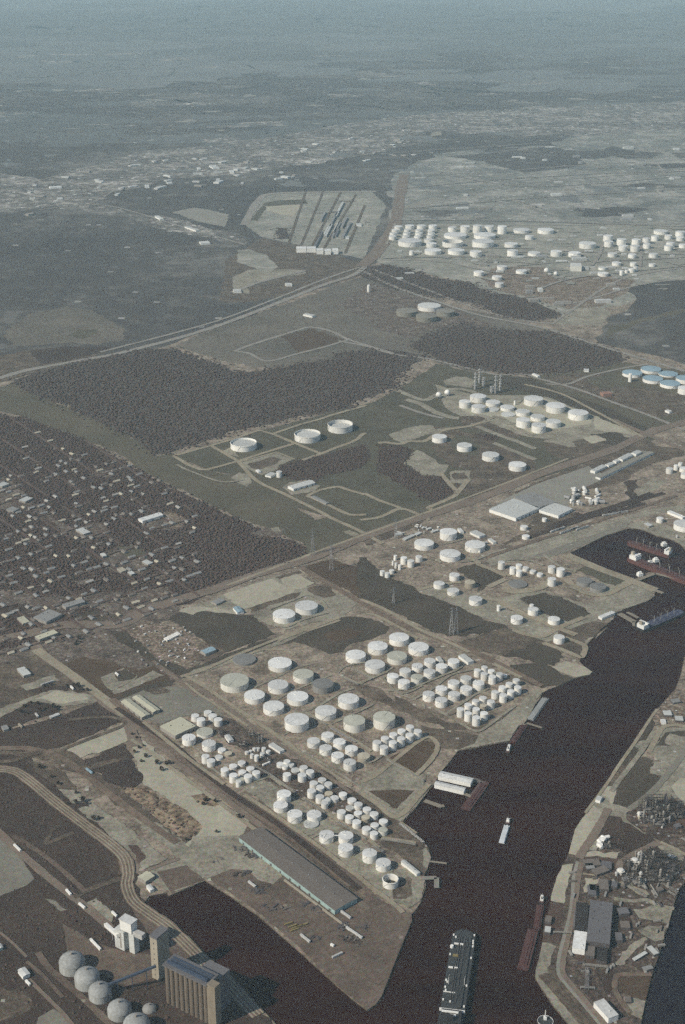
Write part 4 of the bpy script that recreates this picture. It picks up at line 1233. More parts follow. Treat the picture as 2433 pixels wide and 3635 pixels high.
tanks('distant farm', G3, [
    ('first file', 'CC', '90,200,100,270 95,160,90,235,l 125,118,95,190 165,72,110,145'),
    ('second file', 'CC', '262,200,95,250 272,158,95,225,l 280,115,90,185 310,60,115,130'),
    ('third file', 'CC', '415,200,95,250 430,160,95,225,l 430,120,95,190 460,60,115,130'),
    ('fourth file', 'CC', '590,290,135,365 560,240,125,300 575,195,95,250,l 590,160,95,225,l 590,122,95,185 610,60,110,130'),
    ('back file', 'CC', '860,85,110,160 1025,70,120,170 1185,60,120,180 1340,68,120,165 1505,70,120,190')], 'its near end', rev=False)
tanks('distant farm', G3, [
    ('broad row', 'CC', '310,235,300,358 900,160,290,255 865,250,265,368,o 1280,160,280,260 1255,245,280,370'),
    ('front file', 'CC', '335,395,60,468 610,365,215,460 910,365,215,460 1165,390,155,490')], 'its road end', rev=False)
tanks('scattered distant tanks', G3, [
    ('back row', 'T', '1442,283,150,340 1515,350,75,398'),
    ('middle row', 'T', '1345,415,125,472 1358,480,100,555'),
    ('knoll', 'T', '1045,678,95,735 1215,722,95,775 1235,785,80,840 1262,628,95,678 1440,668,100,720')], 'the road', rev=False)
tanks('far east tanks', G3, [
    ('far row', 'U', '272,283,150,345 660,408,155,482 118,350,75,398'),
    ('near row', 'U', '165,500,115,550 370,488,105,555 540,500,115,560 890,510,85,560 1075,520,75,570 1270,515,85,565'),
    ('first file', 'U', '855,400,85,465 850,345,90,420'), ('second file', 'U', '990,440,85,505 975,378,90,455'),
    ('third file', 'U', '1100,440,85,510 1110,382,82,455'), ('fourth file', 'U', '1210,425,70,480 1205,372,72,440'),
    ('fifth file', 'U', '1410,440,80,500 1430,412,80,470 1410,345,70,395 1340,297,130,350 1285,352,70,410'),
    ('edge file', 'U', '1545,430,75,475 1520,362,72,410 1520,310,90,370'),
    ('low row', 'U', '930,595,85,640 1085,600,62,645 1260,610,62,648'),
    ('flare yard', 'U', '800,640,75,680,l 805,690,100,740'),
    ('huddle', 'U', '975,675,36,732 1022,672,35,705 1070,655,62,702 1105,640,45,690')], 'the road', rev=False)
tanks('low ringed group', 'low round tanks by the straight road', [('ring', 'T', '585,975,212,1065,l 375,1025,190,1115,e 735,1030,170,1115,e 560,1070,195,1165,e')], 'the road', rev=False, defh=5)

def sphere_tank(fr, x, yt, w, label, group):
    s = FR[fr][2]
    u, v = src(fr, x, yt + w / 2)
    p = on_plane(u, v, 9)
    Rr = w / s / px_per_m(p) / 2
    p = on_plane(u, v, Rr * 1.25)
    z = Rr * 1.25
    t = thing('sphere_tank', label, 'gas sphere', (p.x, p.y, 0), group)
    mb = MB()
    mb.lathe((0, 0), [(Rr * math.sin(a), z - Rr * math.cos(a)) for a in [math.pi * i / 14 for i in range(15)]], 24)
    mb.build('vessel', 'white_steel', t, smooth=True)
    for i in range(6):
        a = i * math.pi / 3
        mb = MB()
        mb.cyl((Rr * .97 * math.cos(a), Rr * .97 * math.sin(a)), .5, 0, z, 6)
        mb.build('leg', 'pale_steel', t)

sphere_tank('P', 592, 260, 56, 'white gas sphere nearer the path fork beside the refinery', 'two gas spheres by the refinery')
sphere_tank('P', 680, 236, 58, 'white gas sphere nearer the stacks beside the refinery', 'two gas spheres by the refinery')
sphere_tank('U', 282, 655, 48, 'white gas sphere, farther one in the distant flare yard', 'two distant gas spheres')
sphere_tank('U', 367, 688, 40, 'white gas sphere, nearer one in the distant flare yard', 'two distant gas spheres')

# ------------------------------------------------------------------ buildings
def rect_fit(ring):
    """rectangle through four surveyed roof corners: centre, long axis angle, length, width"""
    a, b, c, d = [Vector((p.x, p.y)) for p in ring]
    ctr = (a + b + c + d) / 4
    e1, e2 = ((b - a) + (c - d)) / 2, ((c - b) + (d - a)) / 2
    if e1.length < e2.length:
        e1, e2 = e2, e1
    ax = e1.normalized()
    n = Vector((-ax.y, ax.x))
    w = abs(e2.dot(n))
    return ctr, math.atan2(ax.y, ax.x), e1.length, max(w, 3.0)

def local(ctr, ang, z=0.0):
    ca, sa = math.cos(ang), math.sin(ang)
    return lambda x, y, zz=0.0: (x * ca - y * sa, x * sa + y * ca, zz)

def gable(mb, L, W, h, rise, over, mi):
    a, b = L / 2 + over, W / 2 + over
    z0, z1 = h - over * rise / (W / 2), h + rise
    return [[(-a, -b, z0), (a, -b, z0), (a, 0, z1), (-a, 0, z1)], [(a, b, z0), (-a, b, z0), (-a, 0, z1), (a, 0, z1)]]

def building(name, label, fr, quad, h, roof, wall, style='gable', group=None, cat='building', doors=0, single=False, pitch=.10):
    ring = pts(fr, quad, h)
    ctr, ang, L, W = rect_fit(ring)
    T = local(ctr, ang)
    def rot(q):
        return [T(*p) for p in q]
    wl, rf = MB(), MB()
    base = rot([(-L / 2, -W / 2, 0), (L / 2, -W / 2, 0), (L / 2, W / 2, 0), (-L / 2, W / 2, 0)])
    wl.prism(base, 0, h, 0, top=False)
    if style == 'gable':
        rise = max(.8, W * pitch)
        for q in gable(rf, L, W, h, rise, .5, 0):
            rf.face(rot(q))
        for sx in (-1, 1):
            q = [(sx * L / 2, -W / 2 * sx, h), (sx * L / 2, W / 2 * sx, h), (sx * L / 2, 0, h + rise)]
            wl.face(rot(q))
    else:
        rf.prism(rot([(-L / 2 - .2, -W / 2 - .2, 0), (L / 2 + .2, -W / 2 - .2, 0), (L / 2 + .2, W / 2 + .2, 0), (-L / 2 - .2, W / 2 + .2, 0)]), h + .003, h + .8)
        k = int(min(10, max(0, L * W / 400)))
        for i in range(k):
            p = T(rng.uniform(-.42, .42) * L, rng.uniform(-.4, .4) * W, h + .8)
            rf.box(p, 2.4, 1.8, 1.3, ang)
    if single:
        b = len(wl.v)
        wl.v += rf.v
        wl.f += [tuple(i + b for i in f) for f in rf.f]
        wl.mi += [1] * len(rf.f)
        o = wl.build(name, [wall, roof])
        o.location = (ctr.x, ctr.y, 0)
        return tag(o, label, cat, group)
    t = thing(name, label, cat, (ctr.x, ctr.y, 0), group)
    wl.build('wall', wall, t)
    ro = rf.build('roof', roof, t)
    if style == 'gable' and L > 25:
        k = int(min(12, L / 14))
        mb = MB()
        for i in range(k):
            p = T((i + .5) / k * L - L / 2, 0, h + max(.8, W * pitch) - .2)
            mb.box(p, 1.6, 1.2, 1.1, ang)
        mb.build('ridge_vent', 'galvanised', ro)
    for i in range(doors):
        mb = MB()
        p = T((i + .5) / doors * L - L / 2, -W / 2 - .06 if T(0, -W / 2)[1] < T(0, W / 2)[1] else W / 2 + .06, 0)
        mb.box(p, 4.5, .1, min(5, h * .7), ang)
        mb.build('door', 'dark_wall', t)
    return t

B = building
B('transit_shed', 'very long low shed with an aqua wall beside the empty wharf', 'B', '545,382 745,305 1500,875 1320,962', 9, 'brown_roof', 'aqua_wall', 'gable', doors=10, pitch=.03)
B('warehouse', 'long cream-roofed shed nearer the dirt street of the twin sheds', 'E', '1022,622 1185,742 1140,785 970,655', 7, 'cream_roof', 'dull_wall', group='twin cream sheds', doors=4)
B('warehouse', 'long cream-roofed shed nearer the tanks of the twin sheds', 'E', '1105,592 1265,708 1225,742 1060,620', 7, 'cream_roof', 'dull_wall', group='twin cream sheds', doors=4)
B('warehouse', 'square cream-roofed warehouse touching the small white tanks', 'E', '1280,850 1435,770 1562,850 1390,920', 9, 'cream_roof', 'dull_wall', 'flat', doors=4)
B('warehouse', 'long cream flat-roofed block north of the dirt street corner', 'E', '275,133 430,82 462,103 320,158', 7, 'cream_roof', 'dull_wall', 'flat', doors=3)
B('shop_building', 'pale square building beside a dark tree lot', 'E', '140,395 190,370 245,425 192,452', 6, 'metal_roof', 'dull_wall', 'flat')
B('warehouse', 'grey long-roofed hall inside the wooded neighbourhood', 'L', '500,1445 655,1402 674,1425 520,1476', 7, 'grey_roof', 'dull_wall', 'flat')
B('warehouse', 'large grey square hall inside the wooded neighbourhood', 'L', '285,1548 398,1476 490,1535 352,1588', 7, 'grey_roof', 'dull_wall', 'flat')
B('shop_building', 'small peach-walled hall west of the large grey hall', 'L', '140,1555 185,1540 235,1578 190,1605', 5, 'cream_roof', 'dull_wall', 'flat')
B('school_building', 'bright white long roof amid the wooded neighbourhood', 'L', '1108,762 1270,712 1292,736 1125,785', 8, 'roof_white', 'white_wall', 'gable', doors=3)
B('shop_building', 'pale flat roof at the neighbourhood edge by the western frame', 'L', '-20,492 30,472 75,488 10,512', 6, 'metal_roof', 'dull_wall', 'flat')
B('shop_building', 'small pale roof at the start of the bare school yard', 'L', '798,1046 826,1036 850,1056 822,1068', 5, 'roof_light', 'dull_wall', 'flat')
B('shop_building', 'cream square roof below the bare school yard', 'L', '935,1166 970,1150 1008,1174 966,1190', 5, 'roof_tan', 'dull_wall', 'flat')
B('shop_building', 'pale roof just beside the cream square roof', 'L', '1018,1190 1045,1180 1076,1197 1046,1212', 5, 'roof_light', 'dull_wall', 'flat')
B('shop_building', 'grey roof east of the bare school yard', 'L', '1132,1106 1165,1090 1216,1114 1182,1132', 5, 'metal_roof', 'dull_wall', 'flat')
B('shop_building', 'dull pale roof among houses by the old street', 'L', '55,690 90,672 155,680 110,712', 5, 'grey_roof', 'dull_wall', 'flat')
B('shop_building', 'pale blue-grey roof by the old street bend', 'L', '155,615 215,588 262,600 200,632', 5, 'metal_roof', 'dull_wall', 'flat')
B('shop_building', 'pale roof among the roadside yards of the old street', 'L', '600,850 660,838 720,870 670,890', 5, 'metal_roof', 'dull_wall', 'flat')
B('shed', 'grey-roofed shed at the sandy yard corner', 'M', '335,1650 400,1620 445,1638 380,1665', 5, 'grey_roof', 'dull_wall')
B('shed', 'bright blue-white roof at the foot of the sandy yard', 'M', '508,1692 562,1685 592,1722 548,1738', 6, 'roof_blue', 'white_wall')
B('shed', 'long pale shed on a sandy pad in the tank pasture', 'M', '945,732 992,750 1170,702 1112,680', 7, 'roof_light', 'white_wall', doors=4)
B('shed', 'cream flat shed beside the single pasture tank', 'M', '770,640 815,615 852,634 806,655', 5, 'metal_roof', 'white_wall', 'flat')
B('shed', 'narrow white shed at the pasture depot gate', 'M', '692,602 712,596 732,612 716,620', 4, 'roof_white', 'white_wall', 'flat', single=True)
B('shed', 'low dark-roofed shelter by the pasture loop track', 'M', '1130,812 1165,808 1280,860 1245,872', 4, 'grey_roof', 'dull_wall')
B('shed', 'long pale office roof beside the highway tanks', 'N', '1165,278 1215,258 1320,298 1275,342', 6, 'metal_roof', 'white_wall', 'flat')
B('shed', 'small pale roof east of the highway tanks', 'N', '1355,352 1392,350 1446,385 1420,405', 5, 'metal_roof', 'white_wall', 'flat')
B('shed', 'white roof touching the far highway tank', 'N', '1020,240 1050,236 1086,268 1058,285', 6, 'roof_white', 'white_wall', 'flat')
for i, (q, w) in enumerate((('320,290 400,285 405,305 330,312', 'first'), ('410,350 520,300 540,318 430,372', 'second'), ('540,300 600,270 612,292 560,318', 'third'), ('620,225 640,215 655,228 635,238', 'fourth'), ('670,240 720,225 730,238 682,252', 'fifth'), ('725,268 800,245 812,258 735,285', 'sixth'))):
    B('shed', f'small pale yard roof, {w} along the highway depot', 'N', q, 4, 'metal_roof', 'dull_wall', 'flat', 'depot roofs by the highway', single=True)
B('warehouse', 'big pale flat warehouse nearest the highway', 'II', '688,1152 800,1105 905,1150 800,1198', 9, 'metal_roof', 'white_wall', 'flat', doors=6)
B('warehouse', 'grey warehouse joined behind the big pale one', 'II', '802,1104 872,1074 985,1122 905,1150', 9, 'grey_roof', 'dull_wall', 'flat')
B('warehouse', 'bright bluish end block of the joined warehouses', 'II', '920,1150 985,1122 1050,1155 985,1192', 8, 'roof_light', 'white_wall', 'flat', doors=3)
for i, (q, w) in enumerate((('690,1222 800,1175 838,1186 730,1242', 'first'), ('825,1172 880,1150 915,1162 860,1184', 'second'), ('900,1135 930,1122 960,1134 925,1148', 'third'), ('945,1112 1040,1068 1078,1080 985,1132', 'fourth'), ('1065,1066 1115,1040 1165,1054 1110,1078', 'fifth'))):
    B('freight_shed', f'pale freight shed, {w} along the railside line from the highway', 'Q', q, 7, 'metal_roof', 'white_wall', 'gable', 'railside freight sheds')
B('freight_shed', 'long low loading roof in front of the freight sheds', 'Q', '735,1285 1235,1050 1275,1062 782,1300', 6, 'concrete', 'white_wall', 'flat')
B('wharf_shed', 'wider white covered jetty shed beside the red barge', 'GG', '232,650 635,742 592,800 196,716', 8, 'roof_white', 'white_wall', 'gable', 'covered jetty sheds')
B('wharf_shed', 'narrower white covered jetty shed beside the red barge', 'GG', '168,770 548,862 500,896 152,818', 8, 'roof_white', 'white_wall', 'gable', 'covered jetty sheds')
B('wharf_shed', 'long narrow pale shed on the tank farm point', 'C', '505,580 530,562 650,660 632,682', 6, 'metal_roof', 'white_wall', 'gable')
B('warehouse', 'large mauve-grey flat roof on the east bank', 'D', '812,890 995,905 965,1230 785,1215', 12, 'slate_roof', 'dark_wall', 'flat')
B('warehouse', 'bright white square roof beside the mauve warehouse', 'D', '690,1133 787,1140 772,1276 668,1270', 11, 'roof_white', 'white_wall', 'flat')
B('warehouse', 'bright white roof standing alone at the east bank tip', 'D', '850,1710 910,1660 1030,1792 966,1836', 10, 'roof_white', 'white_wall', 'flat')
B('warehouse', 'dark brown plant hall between white and mauve roofs', 'D', '700,905 800,910 785,1130 690,1125', 10, 'tank_dark', 'dark_wall', 'flat')
B('shed', 'pale cream roof with dark yard by the tiny process tanks', 'DD', '1325,600 1440,575 1600,690 1560,740', 5, 'metal_roof', 'white_wall', 'flat')
B('shed', 'peaked pale roof alone between the squat tanks', 'DD', '590,440 650,430 735,500 650,560', 6, 'roof_light', 'white_wall')
B('shed', 'long grey roof by the corner cluster of tanks', 'h', '720,395 775,385 880,448 830,490', 6, 'metal_roof', 'white_wall', 'flat')
B('shed', 'small pale office roof behind the nine-tank block', 'h', '465,415 500,410 550,460 510,475', 5, 'metal_roof', 'white_wall', 'flat')
B('shed', 'grey-blue hall at the end of the junk yard', 'f', '355,345 470,298 525,330 405,378', 7, 'roof_blue', 'dull_wall')
B('shed', 'cream waterfront shed beside the dock slip head', 'A', '1095,700 1165,655 1230,690 1160,735', 7, 'cream_roof', 'dull_wall')
B('shed', 'small pale hut at the dock slip corner', 'A', '1165,770 1195,760 1228,795 1195,810', 5, 'roof_light', 'white_wall')
B('shed', 'white double hut near the lower western road', 'A', '145,1440 195,1418 238,1462 185,1500', 7, 'roof_white', 'white_wall')
B('shed', 'pale hut at the western frame above the silos', 'A', '-20,1240 5,1225 22,1255 0,1275', 6, 'roof_light', 'aqua_wall')
B('shed', 'grey roof at the western frame by the dirt lots', 'E', '15,850 50,835 75,865 30,882', 5, 'grey_roof', 'dull_wall', 'flat')
B('shed', 'long pale shed behind the dark tree blob', 'E', '395,765 465,738 472,752 405,780', 4, 'roof_light', 'dull_wall')
B('shed', 'blue-white hut where the lane meets the railway', 'EE', '250,735 285,685 345,700 320,755', 6, 'roof_light', 'white_wall', 'flat')
B('shed', 'long pale canopy along the wharf point road', 'O', '880,870 985,825 1010,842 905,885', 5, 'roof_white', 'white_wall', 'flat')
B('wharf_shed', 'long pale terminal roof beside the eastern frame', 'O', '1430,35 1445,28 1568,75 1550,88', 6, 'roof_white', 'white_wall', 'flat')
B('shed', 'grey pump house roof on the far terminal shore', 'FF', '680,195 715,168 808,210 770,245', 5, 'metal_roof', 'dull_wall', 'flat')
B('brick_building', 'orange brick hall south of the blue-roofed tanks', 'Q', '788,500 870,495 884,515 800,525', 9, 'brick', 'brick', 'flat')
B('shed', 'white flat building among bare lots east', 'Q', '628,288 670,284 676,300 632,302', 6, 'roof_white', 'white_wall', 'flat')
B('shed', 'white shed beside the long lane junction', 'Q', '150,332 168,328 220,350 200,358', 5, 'roof_white', 'white_wall', 'flat')
B('shed', 'white low shed in the eastern scrub', 'Q', '1388,672 1400,662 1440,676 1428,690', 6, 'roof_white', 'white_wall', 'flat')
B('warehouse', 'distant pale square hall in the flare yard', 'U', '505,612 600,608 608,640 510,642', 22, 'roof_light', 'wall_green', 'flat')
for i, (q, w) in enumerate((('790,618 868,615 868,632 790,635', 'first'), ('872,618 945,616 945,632 872,634', 'second'), ('950,632 1002,630 1005,645 952,647', 'third'), ('1014,636 1062,634 1065,649 1016,650', 'fourth'), ('1075,632 1120,630 1124,645 1078,647', 'fifth'))):
    B('warehouse', f'white-ended hall, {w} in the row closing the rail yard', 'S', q, 18, 'roof_white', 'white_wall', 'flat', 'row of halls at the rail yard')
for fr, q, l in (('S', '855,1140 925,1160 935,1172 860,1160', 'white block beside the scrubby brown fields'), ('S', '1265,432 1305,432 1308,445 1268,446', 'white hut high in the rail yard'), ('S', '1180,535 1208,535 1210,546 1182,546', 'white hut low in the rail yard'),
                 ('S', '285,955 345,955 355,972 290,975', 'white shed at the tip of the bare junction lots'), ('S', '700,905 750,910 760,922 705,920', 'white shed in the middle of the junction lots'),
                 ('V', '720,612 735,608 758,622 745,626', 'pale distant shed leading the road row'), ('V', '860,660 870,656 925,674 912,678', 'long pale distant shed along the row'),
                 ('V', '925,730 965,724 975,734 935,738', 'pale distant shed at the row end'), ('V', '1065,400 1082,396 1086,406 1070,410', 'bright distant hut in the town band'),
                 ('V', '970,376 1000,374 1020,386 990,388', 'bright distant sheds above the town band'), ('V', '995,450 1020,442 1032,446 1010,458', 'bright distant roof below the town band'),
                 ('V', '672,466 690,464 694,474 676,476', 'bright distant roof west in the town band'), ('V', '230,472 285,470 285,476 232,480', 'long bright distant roof in the western town')):
    B('shed', l, fr, q, 7, 'roof_light', 'white_wall', 'flat', single=True)

for i in range(15):
    x, y = rng.uniform(930, 1290), rng.uniform(250, 590)
    if x < 1290 - (y - 250) * .45 and x > 1010 - (y - 250) * .25:
        a = rng.uniform(50, 130)
        dx_, w_ = a * .52, rng.uniform(12, 22)
        B('rail_yard_shed', 'faint long grey shed among the tracks of the hazy rail yard', 'S', f'{x:.0f},{y:.0f} {x + w_:.0f},{y:.0f} {x + w_ - dx_:.0f},{y + a:.0f} {x - dx_:.0f},{y + a:.0f}', 8, rng.choice(['grey_roof', 'metal_roof', 'slate_roof', 'grey_roof']), 'dull_wall', 'flat', 'long sheds of the rail yard', single=True)

def column(fr, x, yt, w, yb, name, label, cat, mat='white_steel', group=None):
    p, RR, h, W = solve_tank(fr, x, yt, w, yb, 20)
    mb = MB()
    mb.lathe((0, 0), [(RR, 0), (RR, h * .97), (RR * .7, h), (0, h)], 16)
    o = mb.build(name, mat)
    o.location = p
    return tag(o, label, cat, group)
column('BB', 350, 272, 80, 478, 'white_column', 'tall white cylinder before the blue-roofed tanks', 'column tank')
column('S', 1365, 918, 24, 980, 'water_tower', 'slim pale standpipe by the road fork', 'standpipe', 'white_steel')
column('FF', 1235, 380, 34, 445, 'standpipe', 'slim pale standpipe on the far terminal shore', 'standpipe', 'pale_steel')
column('N', 1475, 1085, 42, 1165, 'standpipe', 'slim white vessel at the point yard', 'standpipe')

# ------------------------------------------------------------------ grain terminal in the near western corner
def seg_box(mb, a, b, w, z0, z1, mi=0):
    a, b = Vector(a[:2]), Vector(b[:2])
    d = (b - a).normalized()
    n = Vector((-d.y, d.x)) * w
    ring = [a, b, b + n, a + n]
    if (b - a).x * n.y - (b - a).y * n.x < 0:
        ring = ring[::-1]
    mb.prism([(p.x, p.y) for p in ring], z0, z1, mi, bottom=True)

EH = 68.0
a, b = at('A', 1310, 1382, EH), at('B', 310, 1548, EH)
dx = (b - a).to_2d().normalized()
nx = Vector((-dx.y, dx.x))
if nx.y < 0:
    nx = -nx
t = thing('grain_elevator', 'tall ribbed concrete grain elevator on the dock beside the silos', 'grain elevator', (a.x, a.y, 0))
L = (b - a).length
mb = MB()
mb.prism([(p.x, p.y) for p in ccw([Vector((0, 0)), dx * L, dx * L + nx * 22, nx * 22])], 0, EH - 3)
k = int(L / 8)
for i in range(k):
    c = dx * (L * (i + .5) / k) + nx * .6
    mb.cyl((c.x, c.y), L / k * .47, 0, EH - 3, 16)
mb.build('silo_wall', 'elevator_concrete', t, smooth=False)
mb = MB()
mb.prism([(p.x, p.y) for p in ccw([-nx * 4 - dx, dx * (L + 1) - nx * 4, dx * (L + 1) + nx * 23, nx * 23 - dx])], EH - 3, EH - .5, bottom=True)
mb.build('roof', 'slate_roof', t)
mb = MB()
for o_, w_ in ((1, 4), (9, 2.2), (14, 2.2)):
    mb.prism([(p.x, p.y) for p in ccw([nx * o_ + dx * 3, dx * (L - 3) + nx * o_, dx * (L - 3) + nx * (o_ + w_), nx * (o_ + w_) + dx * 3])], EH - .49, EH + (3.2 if w_ > 3 else 1.4))
mb.build('conveyor_gallery', 'blue_steel', t)
mb = MB()
q = [dx * L * .55 + nx * 23.2, dx * (L * 1.02) + nx * 23.2, dx * (L * 1.02) + nx * 46, dx * L * .55 + nx * 46]
mb.prism([(p.x, p.y) for p in ccw(q)], 0, EH - 8)
mb.build('annex', 'slate_roof', t)
mb = MB()
q = [dx * (L + .1) - nx * 3, dx * (L + 14) - nx * 3, dx * (L + 14) + nx * 9, dx * (L + .1) + nx * 9]
mb.prism([(p.x, p.y) for p in ccw(q)], 0, EH + 1)
mb.build('stair_tower', 'elevator_light', t)
c = at('A', 1262, 1515)
htop = height_at(c, *src('A', 1245, 1185))
t = thing('elevator_tower', 'slender tan headhouse tower rising at the elevator end', 'tower', c)
mb = MB()
mb.prism([(p.x, p.y) for p in ccw([-dx * 9 - nx * 3, dx * 4 - nx * 3, dx * 4 + nx * 22, -dx * 9 + nx * 22])], 0, htop)
mb.build('wall', 'wall_tan', t)
mb = MB()
mb.prism([(p.x, p.y) for p in ccw([-dx * 9.5 - nx * 3.5, dx * 4.5 - nx * 3.5, dx * 4.5 + nx * 22.5, -dx * 9.5 + nx * 22.5])], htop, htop + 3, bottom=True)
mb.build('roof', 'slate_roof', t)
mb = MB()
for i in range(7):
    p = -dx * 2.5 - nx * 3.05
    mb.box((p.x, p.y, 8 + i * htop / 8), 1.8, .1, 2.4, math.atan2(dx.y, dx.x))
mb.build('window', 'dark_wall', t)

t0 = at('A', 985, 1292)
t = thing('headhouse', 'white headhouse on twin towers beyond the domed silos', 'headhouse', t0)
hh = height_at(t0, *src('A', 985, 1140))
ht = height_at(t0, *src('A', 1000, 1052))
u, n = dx, nx
def blk(mb, c, a0, a1, b0, b1, z0, z1):
    mb.prism([(p.x, p.y) for p in ccw([u * a0 + n * b0, u * a1 + n * b0, u * a1 + n * b1, u * a0 + n * b1])], z0, z1, bottom=True)
mb = MB(); blk(mb, t0, -16, 2, 0, 11, 0, hh); mb.build('tower', 'roof_light', t)
mb = MB(); blk(mb, t0, 9, 19, 3, 14, 0, hh + 2); mb.build('tower', 'roof_light', t)
mb = MB(); blk(mb, t0, -6, 16, 2, 15, hh + 2.01, ht); mb.build('gallery_house', 'white_wall', t)
mb = MB(); blk(mb, t0, -7, 17, 1, 16, ht + .01, ht + 1.2); mb.build('roof', 'roof_white', t)
mb = MB(); blk(mb, t0, 16.1, 34, 4, 12, hh - 2, hh + 6); mb.build('side_bin', 'pale_steel', t)
mb = MB(); blk(mb, t0, -6, -3, -.08, -.01, 4, hh - 3); mb.build('shaft_panel', 'dull_wall', t)
g0, g1 = at('A', 842, 1080, hh * .35), at('A', 942, 1168, hh * .75)
t = thing('conveyor', 'white sloping conveyor gallery leading to the headhouse', 'conveyor', (g0.x, g0.y, 0))
mb = MB(); mb.bar((0, 0, g0.z), g1 - Vector((g0.x, g0.y, 0)), 2.6); mb.build('gallery', 'white_wall', t)
for f in (.1, .5, .9):
    p = (g1 - g0) * f
    mb = MB(); mb.bar((p.x, p.y, 0), (p.x, p.y, g0.z + p.z - 2), .5); mb.build('trestle', 'galvanised', t)
g0, g1 = at('A', 860, 1560, 16), at('A', 1240, 1410, 40)
t = thing('conveyor', 'dark blue conveyor bridge between silos and grain elevator', 'conveyor', (g0.x, g0.y, 0))
mb = MB(); mb.bar((0, 0, g0.z), g1 - Vector((g0.x, g0.y, 0)), 1.6); mb.build('gallery', 'blue_steel', t)
for f in (.2, .5, .8):
    p = (g1 - g0) * f
    mb = MB(); mb.bar((p.x, p.y, 0), (p.x, p.y, g0.z + p.z - 1.6), .5); mb.build('trestle', 'blue_steel', t)

for s, l in (('578,1278,205,1496', 'domed white silo farthest up the silo line'), ('698,1398,200,1616', 'domed white silo, second down the silo line'), ('800,1518,182,1716', 'domed white silo midway down the silo line'),
             ('955,1660,192,1858', 'domed white silo, fourth down the silo line'), ('1092,1766,215,2010', 'domed white silo nearest at the picture edge'), ('1190,1702,112,1795', 'small dim domed silo standing off the silo line')):
    x, yt, w, yb = map(float, s.split(','))
    p, RR, h, W = solve_tank('A', x, yt + 8, w, yb, 20)
    t = thing('domed_silo', l, 'silo', p, 'domed silos of the grain terminal')
    hs = h * .78
    mb = MB(); mb.cyl((0, 0), RR, 0, hs, 40, top=False); mb.build('shell', 'silo_steel' if w > 120 else 'galvanised', t)
    mb = MB(); mb.lathe((0, 0), [(RR * 1.01, hs), (RR * .92, hs + RR * .24), (RR * .7, hs + RR * .44), (RR * .4, hs + RR * .58), (RR * .12, hs + RR * .65), (0, hs + RR * .65)], 40)
    mb.build('dome', 'silo_dome' if w > 120 else 'grey_roof', t, smooth=True)
    mb = MB(); mb.cyl((0, 0), RR * .1, hs + RR * .6, hs + RR * .85, 12); mb.build('vent_cap', 'dull_wall', t)
    mb = MB(); mb.bar((RR * .9, -RR * .5, 0), (RR * .9, -RR * .5, hs), .4); mb.build('ladder', 'galvanised', t)

# ------------------------------------------------------------------ vessels, jetties
def ship_frame(fr, a, b, z):
    p, q = at(fr, *a, z), at(fr, *b, z)
    d = (q - p).to_2d()
    return p, math.atan2(d.y, d.x), d.length

def hull_ring(L, W, bow=.12, stern=.04, n=8):
    """outline with a rounded bow at x = L and a blunter stern at x = 0"""
    out = [(0, -W * .38), (L * stern, -W / 2)]
    x0 = L * (1 - bow)
    out.append((x0, -W / 2))
    for i in range(1, n):
        t_ = i / n
        out.append((x0 + L * bow * math.sin(t_ * math.pi / 2), -W / 2 * math.cos(t_ * math.pi / 2) ** .8))
    out.append((L, 0))
    return out + [(x, -y) for x, y in out[::-1] if abs(y) > 1e-6]

def barge(fr, quad, name, label, hullm, deckm, z=2.2, group=None, kind='tank'):
    ring = pts(fr, quad, z + WZ)
    ctr, ang, L, W = rect_fit(ring)
    t = thing(name, label, 'barge', (ctr.x, ctr.y, WZ), group)
    t.rotation_euler = (0, 0, ang)
    mb = MB()
    a, b = L / 2, W / 2
    # raked ends: profile swept across the beam
    prof = [(-a, z), (-a, z - .9), (-a + L * .07, -.6), (a - L * .07, -.6), (a, z - .9), (a, z)]
    n = len(prof)
    mb.v += [(x, -b, zz) for x, zz in prof] + [(x, b, zz) for x, zz in prof]
    mb.f.append(tuple(range(n))); mb.mi.append(0)
    mb.f.append(tuple(range(2 * n - 1, n - 1, -1))); mb.mi.append(0)
    for i in range(n - 1):
        mb.f.append((i, n + i, n + i + 1, i + 1)); mb.mi.append(0)
    mb.build('hull', hullm, t)
    mb = MB(); mb.prism([(-a * .985, -b * .97), (a * .985, -b * .97), (a * .985, b * .97), (-a * .985, b * .97)], z + .004, z + .25); mb.build('deck', deckm, t)
    if kind == 'tank':
        mb = MB()
        mb.prism([(-a * .8, -b * .55), (a * .8, -b * .55), (a * .8, b * .55), (-a * .8, b * .55)], z + .26, z + 1.5)
        mb.build('tank_trunk', deckm, t)
        mb = MB()
        mb.bar((-a * .78, 0, z + 1.9), (a * .78, 0, z + 1.9), .3)
        for i in range(5):
            x = a * (-.6 + .3 * i)
            mb.bar((x, -b * .5, z + 1.8), (x, b * .5, z + 1.8), .22)
        mb.build('pipework', hullm, t)
    else:
        for i in range(5):
            x = -a * .8 + i * a * .36
            mb = MB()
            mb.prism([(x, -b * .74), (x + a * .33, -b * .74), (x + a * .33, b * .74), (x, b * .74)], z + .26, z + 1.7)
            mb.build('hatch_cover', deckm, t)
    for sx in (-1, 1):
        for sy in (-1, 1):
            mb = MB(); mb.box((sx * a * .93, sy * b * .6, z + .26), 1, 1.6, 1.2); mb.build('bollard', 'dark_hull', t)
    return t

